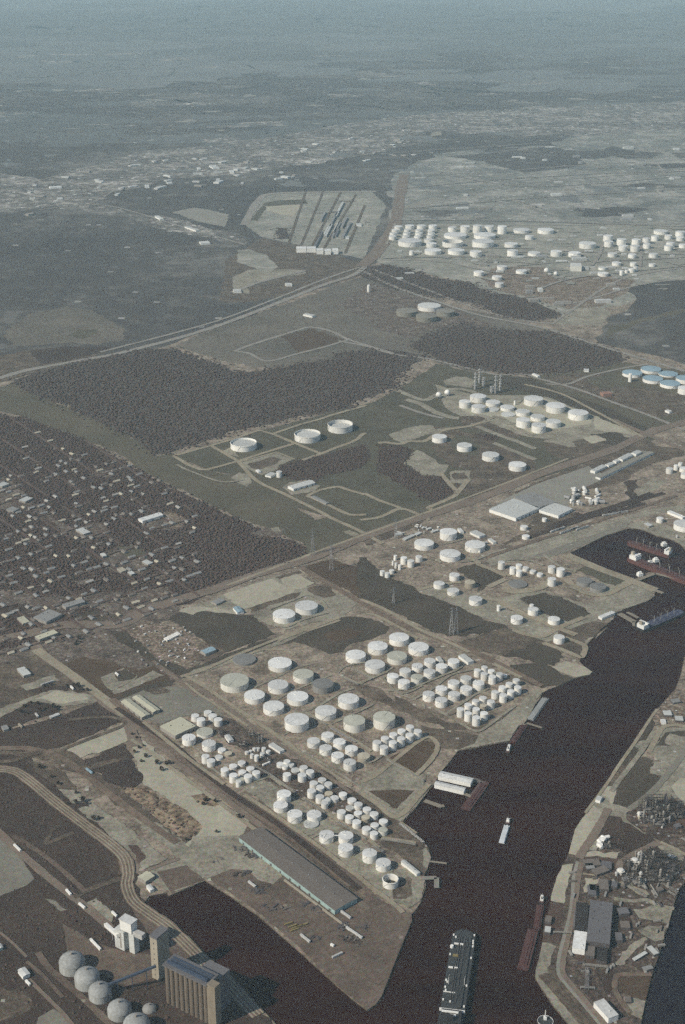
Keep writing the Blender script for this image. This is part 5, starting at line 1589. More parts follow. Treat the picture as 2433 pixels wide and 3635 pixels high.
def tug(fr, a, b, W, label, hullm='dark_hull', housem='white_wall'):
    p, ang, L = ship_frame(fr, a, b, WZ + 2)
    L = max(L, 16)
    t = thing('tugboat', label, 'tugboat', (p.x, p.y, WZ))
    t.rotation_euler = (0, 0, ang)
    mb = MB(); mb.prism(hull_ring(L, W, .3), -1, 2, bottom=True); mb.build('hull', hullm, t)
    mb = MB(); mb.prism([(x * .97 + L * .015, y * .9) for x, y in hull_ring(L, W, .3)], 2.004, 2.2); mb.build('deck', 'red_deck', t)
    mb = MB(); mb.box((L * .48, 0, 2.21), L * .5, W * .62, 2.8); mb.build('deckhouse', housem, t)
    mb = MB(); mb.box((L * .58, 0, 5.02), L * .22, W * .5, 2.8); mb.build('wheelhouse', housem, t)
    mb = MB(); mb.cyl((L * .34, 0), .9, 5.02, 9, 12); mb.build('funnel', 'dark_hull', t)
    mb = MB(); mb.bar((L * .58, 0, 7.8), (L * .58, 0, 13), .15); mb.build('mast', 'pale_steel', t)
    return t

barge('C', '1322,282 1370,292 1325,438 1278,432', 'barge', 'white-decked barge pushed along the open channel', 'red_hull', 'white_deck', 2.6, kind='hopper')
tug('C', (1360, 232), (1346, 282), 8.5, 'dark towboat pushing the white-decked barge')
barge('GG', '718,766 832,790 592,1150 468,1106', 'barge', 'red tank barge moored off the twin white jetty sheds', 'red_hull', 'red_deck', 3.0)
barge('GG', '1222,70 1318,66 1140,322 1082,286', 'barge', 'dark red barge moored under the wharf bank', 'red_hull', 'red_deck', 2.6)
tug('GG', (1048, 428), (1088, 320), 8, 'white tugboat at the end of the dark red barge', 'dark_hull')
barge('I', '242,716 306,730 156,936 104,916', 'barge', 'pale grey barge lying along the wharf bank', 'galvanised', 'grey_deck', 2.6, kind='hopper')
barge('D', '388,915 446,925 418,1118 356,1108', 'barge', 'upper red barge at the rusty dock', 'red_hull', 'red_deck', 2.8, 'red barges at the rusty dock')
barge('D', '318,1110 400,1122 322,1452 228,1428', 'barge', 'longer lower red barge at the rusty dock', 'red_hull', 'red_deck', 2.8, 'red barges at the rusty dock')
tug('D', (424, 908), (432, 848), 8, 'white tugboat at the head of the red barges')

# the big tanker leaving the picture
p, ang, L = ship_frame('C', (872, 2010), (1012, 1118), WZ + 9)
W = 35.0
t = thing('tanker_ship', 'large dark-decked tanker heading up the channel', 'tanker', (p.x, p.y, WZ))
t.rotation_euler = (0, 0, ang)
ring = hull_ring(L, W, .10)
mb = MB(); mb.prism(ring, -2, 9, bottom=True); mb.build('hull', 'dark_hull', t)
mb = MB(); mb.prism([(x * .985 + L * .0075, y * .96) for x, y in ring], 9.004, 9.3); mb.build('deck', 'dark_deck', t)
def ship_u(y):     # distance forward of the stern for a photo row on the deck
    q = at('C', 872 + (1012 - 872) * (2010 - y) / (2010 - 1118), y, WZ + 9)
    return (q - p).to_2d().length
mb = MB()
for o_ in (-2.5, 2.5, 5.5):
    mb.bar((ship_u(1700), o_, 10.6), (ship_u(1180), o_, 10.6), .3)
mb.build('pipe_run', 'dark_wall', t)
mb = MB(); mb.prism([(ship_u(1740), -11.4), (ship_u(1160), -11.4), (ship_u(1160), -9.6), (ship_u(1740), -9.6)][::1], 9.31, 11.2); mb.build('catwalk', 'dark_deck', t)
for y, l0, l1 in ((1242, .35, .72), (1242, -.05, .22), (1432, .5, .86), (1432, .1, .38), (1625, -.2, .95)):
    mb = MB(); x = ship_u(y); mb.box((x, W * (l0 + l1) / 4, 9.31), 2.2 if y < 1600 else 1, W * abs(l1 - l0) / 2, 1.8 if y < 1600 else 1.0)
    mb.build('crossover_pipe', 'white_wall', t)
for y, m in ((1160, -.9), (1175, .92), (1190, .7), (1205, -.86), (1225, -.88), (1248, -.9), (1270, .94), (1330, .95), (1340, -.9), (1535, .93), (1548, .8), (1560, -.86), (1590, .9), (1615, .82), (1690, .9), (1700, .3), (1725, -.9)):
    mb = MB(); mb.box((ship_u(y), W / 2 * m * .95, 9.31), 2.6, 2.2, 1.8); mb.build('winch', 'white_wall', t)
mb = MB(); mb.cyl((ship_u(1272), W * .43), 2.6, 9.31, 13, 14); mb.build('vent_tank', 'white_wall', t)
mb = MB(); mb.box((ship_u(1338), W * .22, 9.31), 4, 8, 2.5); mb.build('manifold', 'yellow_paint', t)
for i in range(11):
    mb = MB(); x = ship_u(1200 + i * 48); mb.box((x, rng.uniform(-.25, .3) * W, 9.31), 7, 6, 1.0); mb.build('tank_hatch', 'dark_deck', t)
x = ship_u(1788)
mb = MB(); mb.box((x - 14, 0, 9.31), 24, W * .8, 9); mb.build('superstructure', 'dark_hull', t)
mb = MB(); mb.box((x, 0, 13.0), 3.0, W * 1.0, 3); mb.build('bridge', 'white_wall', t)
mb = MB(); mb.box((x + 1.53, 0, 14.2), .05, W * .8, 1.0); mb.build('window', 'dark_wall', t)
mb = MB(); mb.box((x - 7.5, W * .06, 18.32), 3.2, W * .66, 1.2); mb.build('bridge_deck', 'white_wall', t)
mb = MB(); mb.box((x - 14, -W * .08, 18.32), 3, W * .24, 1.6); mb.build('radio_house', 'white_wall', t)
mb = MB(); mb.box((x - 22, 0, 18.32), 6, 8, 7); mb.build('funnel', 'dark_hull', t)
for m in (.32, -.32):
    mb = MB(); mb.bar((ship_u(1560), W * m, 9.3), (ship_u(1560), W * m, 22), .4); mb.bar((ship_u(1560), W * m, 21), (ship_u(1560) + 14, W * m, 15), .25); mb.build('crane', 'pale_steel', t)

# ships at the far wharves
def cargo_ship(fr, a, b, W, label, hullm, deckm, house_at, free=8):
    p, ang, L = ship_frame(fr, a, b, WZ + free)
    t = thing('cargo_ship', label, 'ship', (p.x, p.y, WZ))
    t.rotation_euler = (0, 0, ang)
    ring = hull_ring(L, W, .14)
    mb = MB(); mb.prism(ring, -2, free, bottom=True); mb.build('hull', hullm, t)
    mb = MB(); mb.prism([(x * .98 + L * .01, y * .94) for x, y in ring], free + .004, free + .3); mb.build('deck', deckm, t)
    hx = L * house_at
    mb = MB(); mb.box((hx, 0, free + .31), L * .11, W * .82, 9); mb.build('superstructure', 'white_wall', t)
    mb = MB(); mb.box((hx + L * .03, 0, free + 9.32), L * .035, W * .95, 3); mb.build('bridge', 'white_wall', t)
    mb = MB(); mb.box((hx - L * .04, 0, free + 9.32), L * .04, W * .3, 7); mb.build('funnel', 'wall_tan', t)
    for i in range(4):
        x = L * (.26 + i * .155) if house_at < .5 else L * (.12 + i * .155)
        mb = MB(); mb.box((x, 0, free + .31), L * .11, W * .6, 1.6); mb.build('hatch_cover', deckm, t)
        mb = MB(); mb.bar((x + L * .075, 0, free), (x + L * .075, 0, free + 16), .4); mb.bar((x + L * .075, 0, free + 8), (x + L * .03, W * .2, free + 19), .35); mb.build('derrick', 'rack_steel', t)
    return t
cargo_ship('FF', (1130, 720), (390, 490), 20, 'rust red cargo ship in the far dock basin', 'red_hull', 'red_deck', .06)
cargo_ship('FF', (420, 760), (1500, 1190), 24, 'white-bridged ship with a rust red deck at the pier', 'red_hull', 'red_deck', .09, 9)
cargo_ship('FF', (590, 2010), (1330, 1690), 24, 'dull blue-decked ship moored off the wharf point', 'dark_hull', 'blue_deck', .07, 6)
for fr, x, y, l in (('FF', 1010, 575, 'white spherical mooring hut beside the red ship'), ('FF', 765, 900, 'white cabin nearer the pier head'), ('FF', 866, 850, 'white cabin farther from the pier head'), ('FF', 590, 1095, 'white cabin at the foot of the pier')):
    q = at(fr, x, y + 20, WZ)
    mb = MB(); mb.box((0, 0, 0), 12, 10, 7, .4); mb.box((0, 0, 7.01), 8, 6, 3, .4)
    o = mb.build('wharf_cabin', 'white_wall'); o.location = (q.x, q.y, 1.2)
    tag(o, l, 'cabin')

def jetty(fr, s, w, label, mat='timber', z=1.6, head=None):
    ps = [q.to_2d() for q in pts(fr, s, z)]
    o = ps[0]
    t = thing('jetty', label, 'jetty', (o.x, o.y, WZ))
    mb, pl = MB(), MB()
    for a, b in zip(ps, ps[1:]):
        d = (b - a); n = Vector((-d.y, d.x)).normalized() * w / 2
        q = ccw([a + n - o, b + n - o, b - n - o, a - n - o])
        mb.prism([(v.x, v.y) for v in q], z - WZ - .7, z - WZ, bottom=True)
        k = max(2, int(d.length / 12))
        for i in range(k + 1):
            for sgn in (-.8, .8):
                c = a + d * (i / k) + n * sgn - o
                pl = MB(); pl.cyl((c.x, c.y), .45, -3, z - WZ - .71, 6); pl.build('pile', 'bark', t)
    if head:
        c = ps[-1] - o
        mb.box((c.x, c.y, z - WZ + .005), head, head * .7, .8, .3)
    mb.build('deck', mat, t)
    return t
jetty('K', '650,755 840,822', 9, 'timber finger pier with a pale head below the jetty sheds', 'timber', head=10)
jetty('C', '735,575 865,592', 3.5, 'thin brown finger pier off the tank farm point')
jetty('C', '672,708 785,705 785,785', 8, 'hooked pale jetty off the tank farm tip', 'concrete')
jetty('GG', '485,915 605,965', 7, 'short pale walkway to the red barge', 'timber')
jetty('GG', '630,745 745,790 620,960', 8, 'dark barge berth deck between the jetty sheds', 'brown_roof')
jetty('FF', '240,1745 500,1890', 14, 'tan wharf arm nearer the open channel off the point', 'timber')
jetty('FF', '380,1720 570,1820', 8, 'tan wharf arm nearer the bank off the point', 'timber')
jetty('FF', '490,1880 490,1960', 6, 'short stub pier hanging off the wharf arm', 'timber')
jetty('FF', '545,1170 860,1050 1200,1130', 9, 'pale pier reaching the rust red ship', 'timber', 2.6)
jetty('FF', '860,1340 1000,1390', 10, 'short pale breakwater pier at the wharf corner', 'timber')
jetty('I', '100,955 240,1000', 5, 'short walkway below the pale grey barge', 'timber')
c = at('D', 456, 1850, WZ)
t = thing('mooring_dolphin', 'round mooring dolphin with a pale ring in the channel', 'mooring dolphin', c)
mb = MB(); mb.lathe((0, 0), [(11, .3), (11, 1.4), (10.3, 1.4), (10.3, .3)], 40); mb.build('ring_walkway', 'pale_steel', t)
mb = MB(); mb.cyl((0, 0), 10.2, -1, .4, 40); mb.build('base', 'dark_deck', t)
mb = MB(); mb.box((0, 4, .41), 4, 5, 4); mb.bar((0, 4, 4), (0, 4, 16), .5); mb.build('cabin', 'white_wall', t)

# ------------------------------------------------------------------ towers, plant, vehicles
def in_poly(q, poly):
    c = np.zeros(len(q), bool)
    j = len(poly) - 1
    for i in range(len(poly)):
        xi, yi, xj, yj = poly[i][0], poly[i][1], poly[j][0], poly[j][1]
        if yi != yj:
            c ^= ((yi > q[:, 1]) != (yj > q[:, 1])) & (q[:, 0] < (xj - xi) * (q[:, 1] - yi) / (yj - yi) + xi)
        j = i
    return c

def pylon(fr, x, yb, yt, label, group='power line towers'):
    p = at(fr, x, yb)
    h = height_at(p, *src(fr, x, yt))
    t = thing('power_pylon', label, 'pylon', p, group)
    mb = MB()
    w = h * .07
    for sx, sy in ((1, 1), (1, -1), (-1, 1), (-1, -1)):
        mb.bar((sx * w, sy * w, 0), (sx * w * .22, sy * w * .22, h * .75), .3)
        mb.bar((sx * w * .22, sy * w * .22, h * .75), (0, 0, h), .25)
    mb.build('leg_frame', 'galvanised', t)
    mb = MB()
    k = 7
    for i in range(k):
        z0, z1 = h * .75 * i / k, h * .75 * (i + 1) / k
        r0, r1 = w * (1 - .78 * i / k), w * (1 - .78 * (i + 1) / k)
        cs = ((1, 1), (-1, 1), (-1, -1), (1, -1))
        for j in range(4):
            a, b = cs[j], cs[(j + 1) % 4]
            mb.bar((a[0] * r0, a[1] * r0, z0), (b[0] * r1, b[1] * r1, z1), .12)
            mb.bar((b[0] * r0, b[1] * r0, z0), (a[0] * r1, a[1] * r1, z1), .12)
    mb.build('lattice', 'galvanised', t)
    for f, l in ((.72, 9), (.84, 7.5), (.94, 5)):
        mb = MB(); mb.bar((-l * .83, -l * .55, h * f), (l * .83, l * .55, h * f), .35); mb.build('cross_arm', 'galvanised', t)
    return t
pylon('M', 1145, 1275, 1062, 'grey lattice pylon at the edge of the wooded neighbourhood')
pylon('M', 1292, 1400, 1190, 'grey lattice pylon where the loop lane meets the highway')
pylon('N', 306, 1075, 890, 'grey lattice pylon alone in the dark grass strip')
pylon('N', 948, 1420, 1112, 'taller grey lattice pylon of the close pair')
pylon('N', 1000, 1405, 1105, 'fainter grey lattice pylon of the close pair')
pylon('F', 906, 1232, 1186, 'grey lattice pylon beside the highway and small depot')

def process_tower(fr, x, yb, yt, w, label, group):
    p = at(fr, x, yb)
    h = height_at(p, *src(fr, x, yt))
    t = thing('process_tower', label, 'process tower', p, group)
    mb = MB(); mb.lathe((0, 0), [(w, 0), (w, h * .55), (w * .7, h * .6), (w * .7, h * .98), (0, h)], 12); mb.build('column', 'galvanised', t)
    for f in (.25, .45, .7, .9):
        mb = MB(); mb.lathe((0, 0), [(w * 1.7, h * f), (w * 1.7, h * f + .6), (w, h * f + .6)], 12); mb.build('platform', 'pale_steel', t)
    mb = MB(); mb.bar((w * 1.3, 0, 0), (w * 1.3, 0, h * .9), .3); mb.build('ladder', 'galvanised', t)
    return t
for x, yb, yt, w, l in ((960, 235, 62, 3.4, 'tall grey process tower nearest the bare lot'), (1003, 170, 20, 3.0, 'tall grey process tower behind the first one'), (1166, 275, 88, 3.2, 'tall grey process tower of the eastern pair, nearer tanks'), (1212, 250, 82, 2.8, 'tall grey process tower of the eastern pair, thinner'),
                       (1045, 200, 110, 3.2, 'shorter grey process tower between the tall ones'), (1130, 270, 200, 4, 'stub grey furnace tower before the eastern pair')):
    process_tower('P', x, yb, yt, w, l, 'refinery process towers')

def vessel(fr, x, y, r, h, label, group, mat='white_steel', tilt=False):
    p = at(fr, x, y)
    mb = MB()
    if tilt:
        a = rng.uniform(0, 3.14)
        n = 12
        c, s_ = math.cos(a), math.sin(a)
        for i in range(n):
            t0_, t1_ = 2 * math.pi * i / n, 2 * math.pi * (i + 1) / n
            q = []
            for tt, e in ((t0_, -1), (t1_, -1), (t1_, 1), (t0_, 1)):
                q.append((e * h * c - r * math.cos(tt) * s_, e * h * s_ + r * math.cos(tt) * c, r + 1.5 + r * math.sin(tt)))
            mb.face(q)
        for e in (-1, 1):
            mb.face([(e * h * c - r * math.cos(2 * math.pi * i / n) * s_, e * h * s_ + r * math.cos(2 * math.pi * i / n) * c, r + 1.5 + r * math.sin(2 * math.pi * i / n)) for i in range(n)][::e])
            mb.box((e * h * .6 * c, e * h * .6 * s_, 0), .8, r * 1.6, r + 1, a)
    else:
        mb.lathe((0, 0), [(r, 0), (r, h * .94), (r * .6, h), (0, h)], 14)
        mb.lathe((0, 0), [(r * 1.5, h * .7), (r * 1.5, h * .72), (r, h * .72)], 14)
    o = mb.build('process_vessel', mat)
    o.location = p
    return tag(o, label, 'process vessel', group)

def pipe_rack(fr, s, w, h, label, mat='galvanised', group='pipe racks of the plant'):
    ps = [q.to_2d() for q in pts(fr, s, h)]
    o = ps[0]
    t = thing('pipe_rack', label, 'pipe rack', (o.x, o.y, 0), group)
    mb, st = MB(), MB()
    for a, b in zip(ps, ps[1:]):
        d = b - a
        n = Vector((-d.y, d.x)).normalized()
        for k in range(4):
            m = n * (w * (k / 3 - .5))
            mb.bar(((a + m - o).x, (a + m - o).y, h), ((b + m - o).x, (b + m - o).y, h), .2)
        k = max(1, int(d.length / 16))
        for i in range(k + 1):
            c = a + d * (i / k) - o
            st = MB()
            for sg in (-.5, .5):
                e = c + n * w * sg
                st.bar((e.x, e.y, 0), (e.x, e.y, h), .22)
            e, f = c + n * w * .5, c - n * w * .5
            st.bar((e.x, e.y, h - .5), (f.x, f.y, h - .5), .22)
            st.build('trestle', 'galvanised', t)
    mb.build('pipe', mat, t)
    return t

def steel_frame(fr, x, y, a, b, h, label, group):
    p = at(fr, x, y)
    t = thing('process_structure', label, 'steel structure', p, group)
    st, fl = MB(), MB()
    lv = max(2, int(h / 6))
    for i in range(4):
        for j in range(3):
            st.bar((a * (i / 3 - .5), b * (j / 2 - .5), 0), (a * (i / 3 - .5), b * (j / 2 - .5), h), .25)
    for k in range(1, lv + 1):
        z = h * k / lv
        for j in range(3):
            st.bar((-a / 2, b * (j / 2 - .5), z), (a / 2, b * (j / 2 - .5), z), .25)
        if k == 1:
            fl.box((a * rng.uniform(-.2, .2), 0, z + .3), a * .5, b * .8, .3)
    st.build('steelwork', 'frame_steel', t)
    fl.build('floor_deck', 'dull_wall', t)
    for k in range(3):
        mb = MB(); r = rng.uniform(1, 2.2); mb.lathe((a * rng.uniform(-.4, .4), b * rng.uniform(-.4, .4)), [(r, 0), (r, h * rng.uniform(.6, 1.15)), (0, h * 1.15)], 10)
        mb.build('vessel', rng.choice(['rack_steel', 'dull_wall', 'dark_wall', 'dark_wall']), t)
    return t

EB = 'process vessels of the east bank plant'
for i, (x, y, r, h, m, tl) in enumerate(((792, 1640, 5, 12, 'white_steel', 0), (858, 1665, 2.2, 10, 'white_steel', 0), (848, 1560, 2, 14, 'pale_steel', 0), (598, 1770, 4.5, 10, 'white_steel', 0), (540, 1795, 2, 8, 'pale_steel', 0),
                      (920, 1520, 2, 9, 'rack_steel', 1), (940, 1690, 1.8, 9, 'rack_steel', 1), (880, 1620, 1.6, 20, 'galvanised', 0), (960, 1660, 1.8, 9, 'pale_steel', 1), (735, 1690, 1.6, 8, 'rack_steel', 1),
                      (875, 1820, 2.2, 12, 'pale_steel', 0), (870, 1895, 1.8, 10, 'aqua_wall', 0), (815, 1870, 1.6, 10, 'pale_steel', 1), (915, 1935, 2.4, 11, 'rack_steel', 1), (940, 1890, 1.6, 8, 'pale_steel', 0),
                      (852, 975, 2.6, 10, 'white_steel', 0), (856, 1005, 1.8, 6, 'roof_tan', 0), (1085, 1040, 3, 11, 'rack_steel', 1), (1195, 885, 1.6, 12, 'aqua_wall', 0), (1190, 1110, 1.6, 8, 'pale_steel', 1),
                      (1250, 930, 1.4, 14, 'galvanised', 0), (1275, 1060, 1.4, 14, 'galvanised', 0), (1090, 1000, 1.6, 10, 'pale_steel', 0), (900, 930, 1.4, 8, 'pale_steel', 1))):
    vessel('EE', x, y, r, h, ('aqua process vessel amid the dark east plant' if m == 'aqua_wall' else 'bright white process vessel amid the dark pipework of the east plant' if m == 'white_steel' else 'greyish process vessel amid the dark pipework of the east plant'), EB + (' in aqua' if m == 'aqua_wall' else ' in white' if m == 'white_steel' else ' in grey'), m, tl)
for k, (x, y, l) in enumerate(((400, 1290, 'first'), (365, 1300, 'second'), (345, 1318, 'third'), (330, 1338, 'fourth'), (310, 1358, 'fifth'), (305, 1395, 'sixth'), (315, 1415, 'seventh'))):
    vessel('EE', x, y, 3.2, 5, f'white drum, {l} along the curved drum row', 'curved row of white drums', 'white_steel', True)
ES = 'steel structures of the east plant'
for x, y, a, b, h, l in ((960, 900, 26, 14, 20, 'brown steel rack nearest the plant gate road'), (1060, 870, 30, 16, 24, 'steel structure behind the plant gate'), (1180, 880, 30, 18, 26, 'tall steel structure in the upper plant block'), (1290, 860, 26, 16, 20, 'steel structure at the sandy field edge'),
                         (1330, 980, 28, 14, 22, 'steel structure toward the eastern frame'), (1180, 1030, 30, 12, 18, 'low steel structure at the plant block foot'), (1010, 1560, 24, 14, 20, 'steel structure by the lower plant road'), (1080, 1660, 26, 14, 26, 'tall steel structure in the lower plant'),
                         (1180, 1640, 30, 14, 22, 'steel structure beside the pale dump'), (1020, 1800, 30, 16, 26, 'steel structure over the aqua vessel'), (1130, 1880, 34, 16, 22, 'steel structure near the striped pipes'), (1240, 1760, 30, 14, 20, 'steel structure by the eastern pool'),
                         (760, 1740, 18, 10, 14, 'small steel structure by the white sphere'), (700, 1640, 16, 10, 10, 'small steel structure by the bend road'), (430, 1400, 20, 12, 8, 'low steel structure beside the white drums')):
    steel_frame('EE', x, y, a, b, h, l, ES)
for i in range(22):
    x, y = (rng.uniform(900, 1420), rng.uniform(760, 1130)) if i < 10 else (rng.uniform(700, 1340), rng.uniform(1560, 2000))
    steel_frame('EE', x, y, rng.uniform(14, 30), rng.uniform(8, 14), rng.uniform(6, 16), 'low brown steel structure crowded in the dark east plant', 'low steel structures of the east plant')
for i in range(30):
    x, y = (rng.uniform(880, 1440), rng.uniform(740, 1160)) if i < 13 else (rng.uniform(640, 1380), rng.uniform(1500, 2060))
    vessel('EE', x, y, rng.uniform(1, 2.4), rng.uniform(5, 16), 'dull brown vessel crowded in the dark east plant', 'dull vessels of the east plant', rng.choice(['dull_wall', 'dark_wall', 'rack_steel']), rng.random() < .4)
for s, w, l in (('1440,1265 1560,1320', 4, 'white pipe bundle at the eastern frame'), ('1160,1830 1290,1895', 4, 'bright pipe bundle in the lower plant'), ('1170,1880 1390,2020', 5, 'pale pipe bundle running to the pool'), ('1260,2000 1360,2060', 4, 'short pipe bundle at the pool edge'),
                ('530,850 680,915', 3, 'white pipe line crossing the bank road'), ('150,2045 260,2058', 3, 'white pipe line beside the ruined yard'), ('620,1890 800,1980 960,2080', 4, 'long low pipe line below the plant'), ('880,1915 960,1965', 3, 'bright pipe pair by the aqua vessel')):
    pipe_rack('EE', s, w, 4, l, 'rack_steel')
pipe_rack('D', '755,1392 955,1415', 4, 6, 'pale pipe rack before the rusty plot', 'rack_steel')
pipe_rack('D', '735,1575 850,1580', 3, 5, 'pale pipe rack in the lower rusty plot', 'rack_steel')
pipe_rack('D', '520,1135 665,1142', 3, 5, 'pale pipe line from the rusty dock', 'rack_steel')
pipe_rack('D', '790,1420 785,1580', 5, 6, 'faint pipe ladder in the lower rusty plot', 'galvanised')
pipe_rack('h', '-90,1200 -60,1180', 3, 4, 'short pipe link behind the small twin rows')
pipe_rack('g', '265,1035 500,1165', 4, 4, 'pale pipe rack between the big white tanks', 'rack_steel')
pipe_rack('g', '545,1200 830,1360', 4, 4, 'grey pipe rack below the big white tanks', 'galvanised')
pipe_rack('g', '810,550 1000,655', 5, 4, 'pale pipe rack beside the six tanks', 'rack_steel')
pipe_rack('g', '690,645 850,715', 4, 4, 'pale pipe rack meeting the pump yard', 'rack_steel')
pipe_rack('J', '-10,355 180,460 330,570 460,665', 4, 5, 'pale pipe rack behind the paired white tanks', 'rack_steel')
pipe_rack('J', '550,738 690,818 800,890', 4, 5, 'pale pipe rack beside the twelve-tank huddle', 'rack_steel')
pipe_rack('J', '920,985 1110,1090 1250,1180', 4, 5, 'pale pipe rack under the thirteen-tank huddle', 'rack_steel')
pipe_rack('J', '1330,1260 1440,1320', 5, 5, 'pale pipe rack behind the line tip', 'rack_steel')
pipe_rack('J', '900,1146 952,1146', 2, 12, 'white pipe bridge linking two tall tanks', 'white_steel')
pipe_rack('C', '345,398 480,415 615,440', 5, 5, 'pale pipe rack running to the wharf edge', 'rack_steel')
pipe_rack('K', '235,305 420,402 640,535', 3, 4, 'long pipe line down to the jetty sheds', 'rack_steel')
pipe_rack('K', '380,1012 640,1220', 4, 4, 'pipe line along the bank to the tip', 'pale_steel')
# small buildings and yards packed along the east bank
for i, (fr, q, rf, h) in enumerate((('D', '830,640 930,610 960,650 860,690', 'brown_roof', 6), ('D', '770,600 830,590 850,630 790,640', 'grey_roof', 5), ('D', '790,770 850,765 860,840 800,845', 'slate_roof', 6), ('D', '880,720 950,720 960,800 890,800', 'brown_roof', 7),
        ('D', '1030,950 1110,945 1120,990 1040,1000', 'slate_roof', 6), ('D', '1050,1060 1120,1050 1130,1100 1060,1110', 'brown_roof', 5), ('D', '1010,1150 1060,1140 1070,1200 1020,1210', 'slate_roof', 6), ('D', '1290,1240 1350,1300 1330,1330 1270,1270', 'metal_roof', 5),
        ('D', '1150,1350 1250,1290 1265,1310 1165,1370', 'metal_roof', 4), ('D', '780,1250 850,1255 845,1330 775,1325', 'brown_roof', 7), ('D', '870,1260 950,1265 945,1370 865,1365', 'tank_dark', 7), ('D', '1230,1420 1300,1400 1310,1430 1240,1450', 'grey_roof', 4),
        ('D', '690,960 705,960 690,1100 672,1100', 'slate_roof', 5), ('D', '1090,1660 1130,1650 1140,1690 1100,1700', 'brown_roof', 4), ('D', '460,1010 510,1015 500,1060 452,1055', 'brown_roof', 6), ('D', '455,1095 500,1098 495,1140 450,1140', 'metal_roof', 7),
        ('EE', '80,1570 300,1560 320,1640 100,1660', 'brown_roof', 5), ('EE', '330,1590 480,1600 470,1680 340,1690', 'slate_roof', 5), ('EE', '170,1920 260,1910 270,1990 180,2000', 'tank_dark', 6), ('EE', '320,1850 430,1840 440,1930 330,1940', 'brown_roof', 6),
        ('EE', '480,1870 560,1880 550,1950 470,1940', 'slate_roof', 6), ('EE', '1000,1000 1060,985 1080,1030 1020,1050', 'slate_roof', 6), ('EE', '1380,900 1450,880 1470,930 1400,950', 'brown_roof', 6), ('EE', '1340,1080 1420,1060 1440,1110 1360,1130', 'slate_roof', 5),
        ('EE', '620,1820 700,1800 720,1850 640,1870', 'grey_roof', 5), ('EE', '1250,1640 1330,1620 1350,1670 1270,1690', 'slate_roof', 5), ('EE', '1100,1960 1170,1940 1190,1990 1120,2010', 'brown_roof', 6), ('EE', '1280,1480 1350,1520 1330,1560 1260,1520', 'metal_roof', 4),
        ('I', '1360,850 1430,840 1445,880 1375,890', 'metal_roof', 5), ('I', '1440,740 1510,730 1520,760 1450,775', 'grey_roof', 5), ('I', '1470,900 1540,890 1550,930 1480,940', 'metal_roof', 5), ('I', '1340,930 1380,920 1390,950 1350,960', 'roof_white', 4))):
    B('plant_shed', f'dull {"pale" if rf in ("metal_roof", "roof_white") else "dark"} flat shed crowded into the east bank works', fr, q, h, rf, 'dark_wall' if rf != 'roof_white' else 'white_wall', 'flat', ('pale' if rf in ('metal_roof', 'roof_white') else 'dark') + ' sheds of the east bank works', single=True)
# process yard south of the rail yard
YD = 'steel structures of the process yard'
for x, y, a, b, h, l in ((1060, 470, 18, 8, 12, 'low steel rack by the dark process pond'), (900, 640, 16, 8, 10, 'low steel rack between squat and tiny tanks'), (1180, 560, 16, 8, 14, 'low steel rack above the tiny tanks'), (1330, 900, 14, 8, 8, 'low steel rack beside the white trailer'), (520, 420, 14, 8, 8, 'low steel rack by the peaked roof')):
    steel_frame('DD', x, y, a, b, h, l, YD)
# mid-plant between the highway and the rail corridor
for i in range(26):
    x, y = rng.uniform(470, 800), rng.uniform(1420, 1560)
    vessel('Q', x, y, rng.uniform(2, 5), rng.uniform(6, 16), 'small pale vessel crowded in the railside chemical plant', 'vessels of the railside chemical plant', rng.choice(['white_steel', 'pale_steel', 'galvanised']), rng.random() < .3)
for i in range(16):
    x, y = rng.uniform(1750, 1950), rng.uniform(60, 200)
    vessel('N', x - 600, y + 330, rng.uniform(1.5, 3), rng.uniform(4, 9), 'small pale vessel crowded in the railside pump yard', 'vessels of the railside pump yard', rng.choice(['white_steel', 'pale_steel', 'galvanised']), rng.random() < .4)
for i in range(14):
    x, y = rng.uniform(340, 820), rng.uniform(200, 330)
    vessel('N', x, y, rng.uniform(1.2, 2.4), rng.uniform(3, 7), 'small pale drum scattered in the highway depot', 'drums of the highway depot', rng.choice(['white_steel', 'pale_steel']), rng.random() < .5)

def boxcar(fr, x, y, ang, label, name, cat, group, L=14, W=3, h=3.6, mat='pale_steel', proto={}):
    p = at(fr, x, y)
    key = (name, L, mat)
    if key not in proto:
        mb = MB(); mb.box((0, 0, 1.0), L, W, h); mb.box((L * .36, 0, 0), L * .14, W * .9, .99); mb.box((-L * .36, 0, 0), L * .14, W * .9, .99)
        o = mb.build(name, mat)
        proto[key] = o
    else:
        o = proto[key].copy()
        COL.objects.link(o)
    o.location, o.rotation_euler = (p.x, p.y, .6), (0, 0, ang)
    return tag(o, label, cat, group)

def line_ang(fr, a, b):
    d = (at(fr, *b) - at(fr, *a)).to_2d()
    return math.atan2(d.y, d.x)

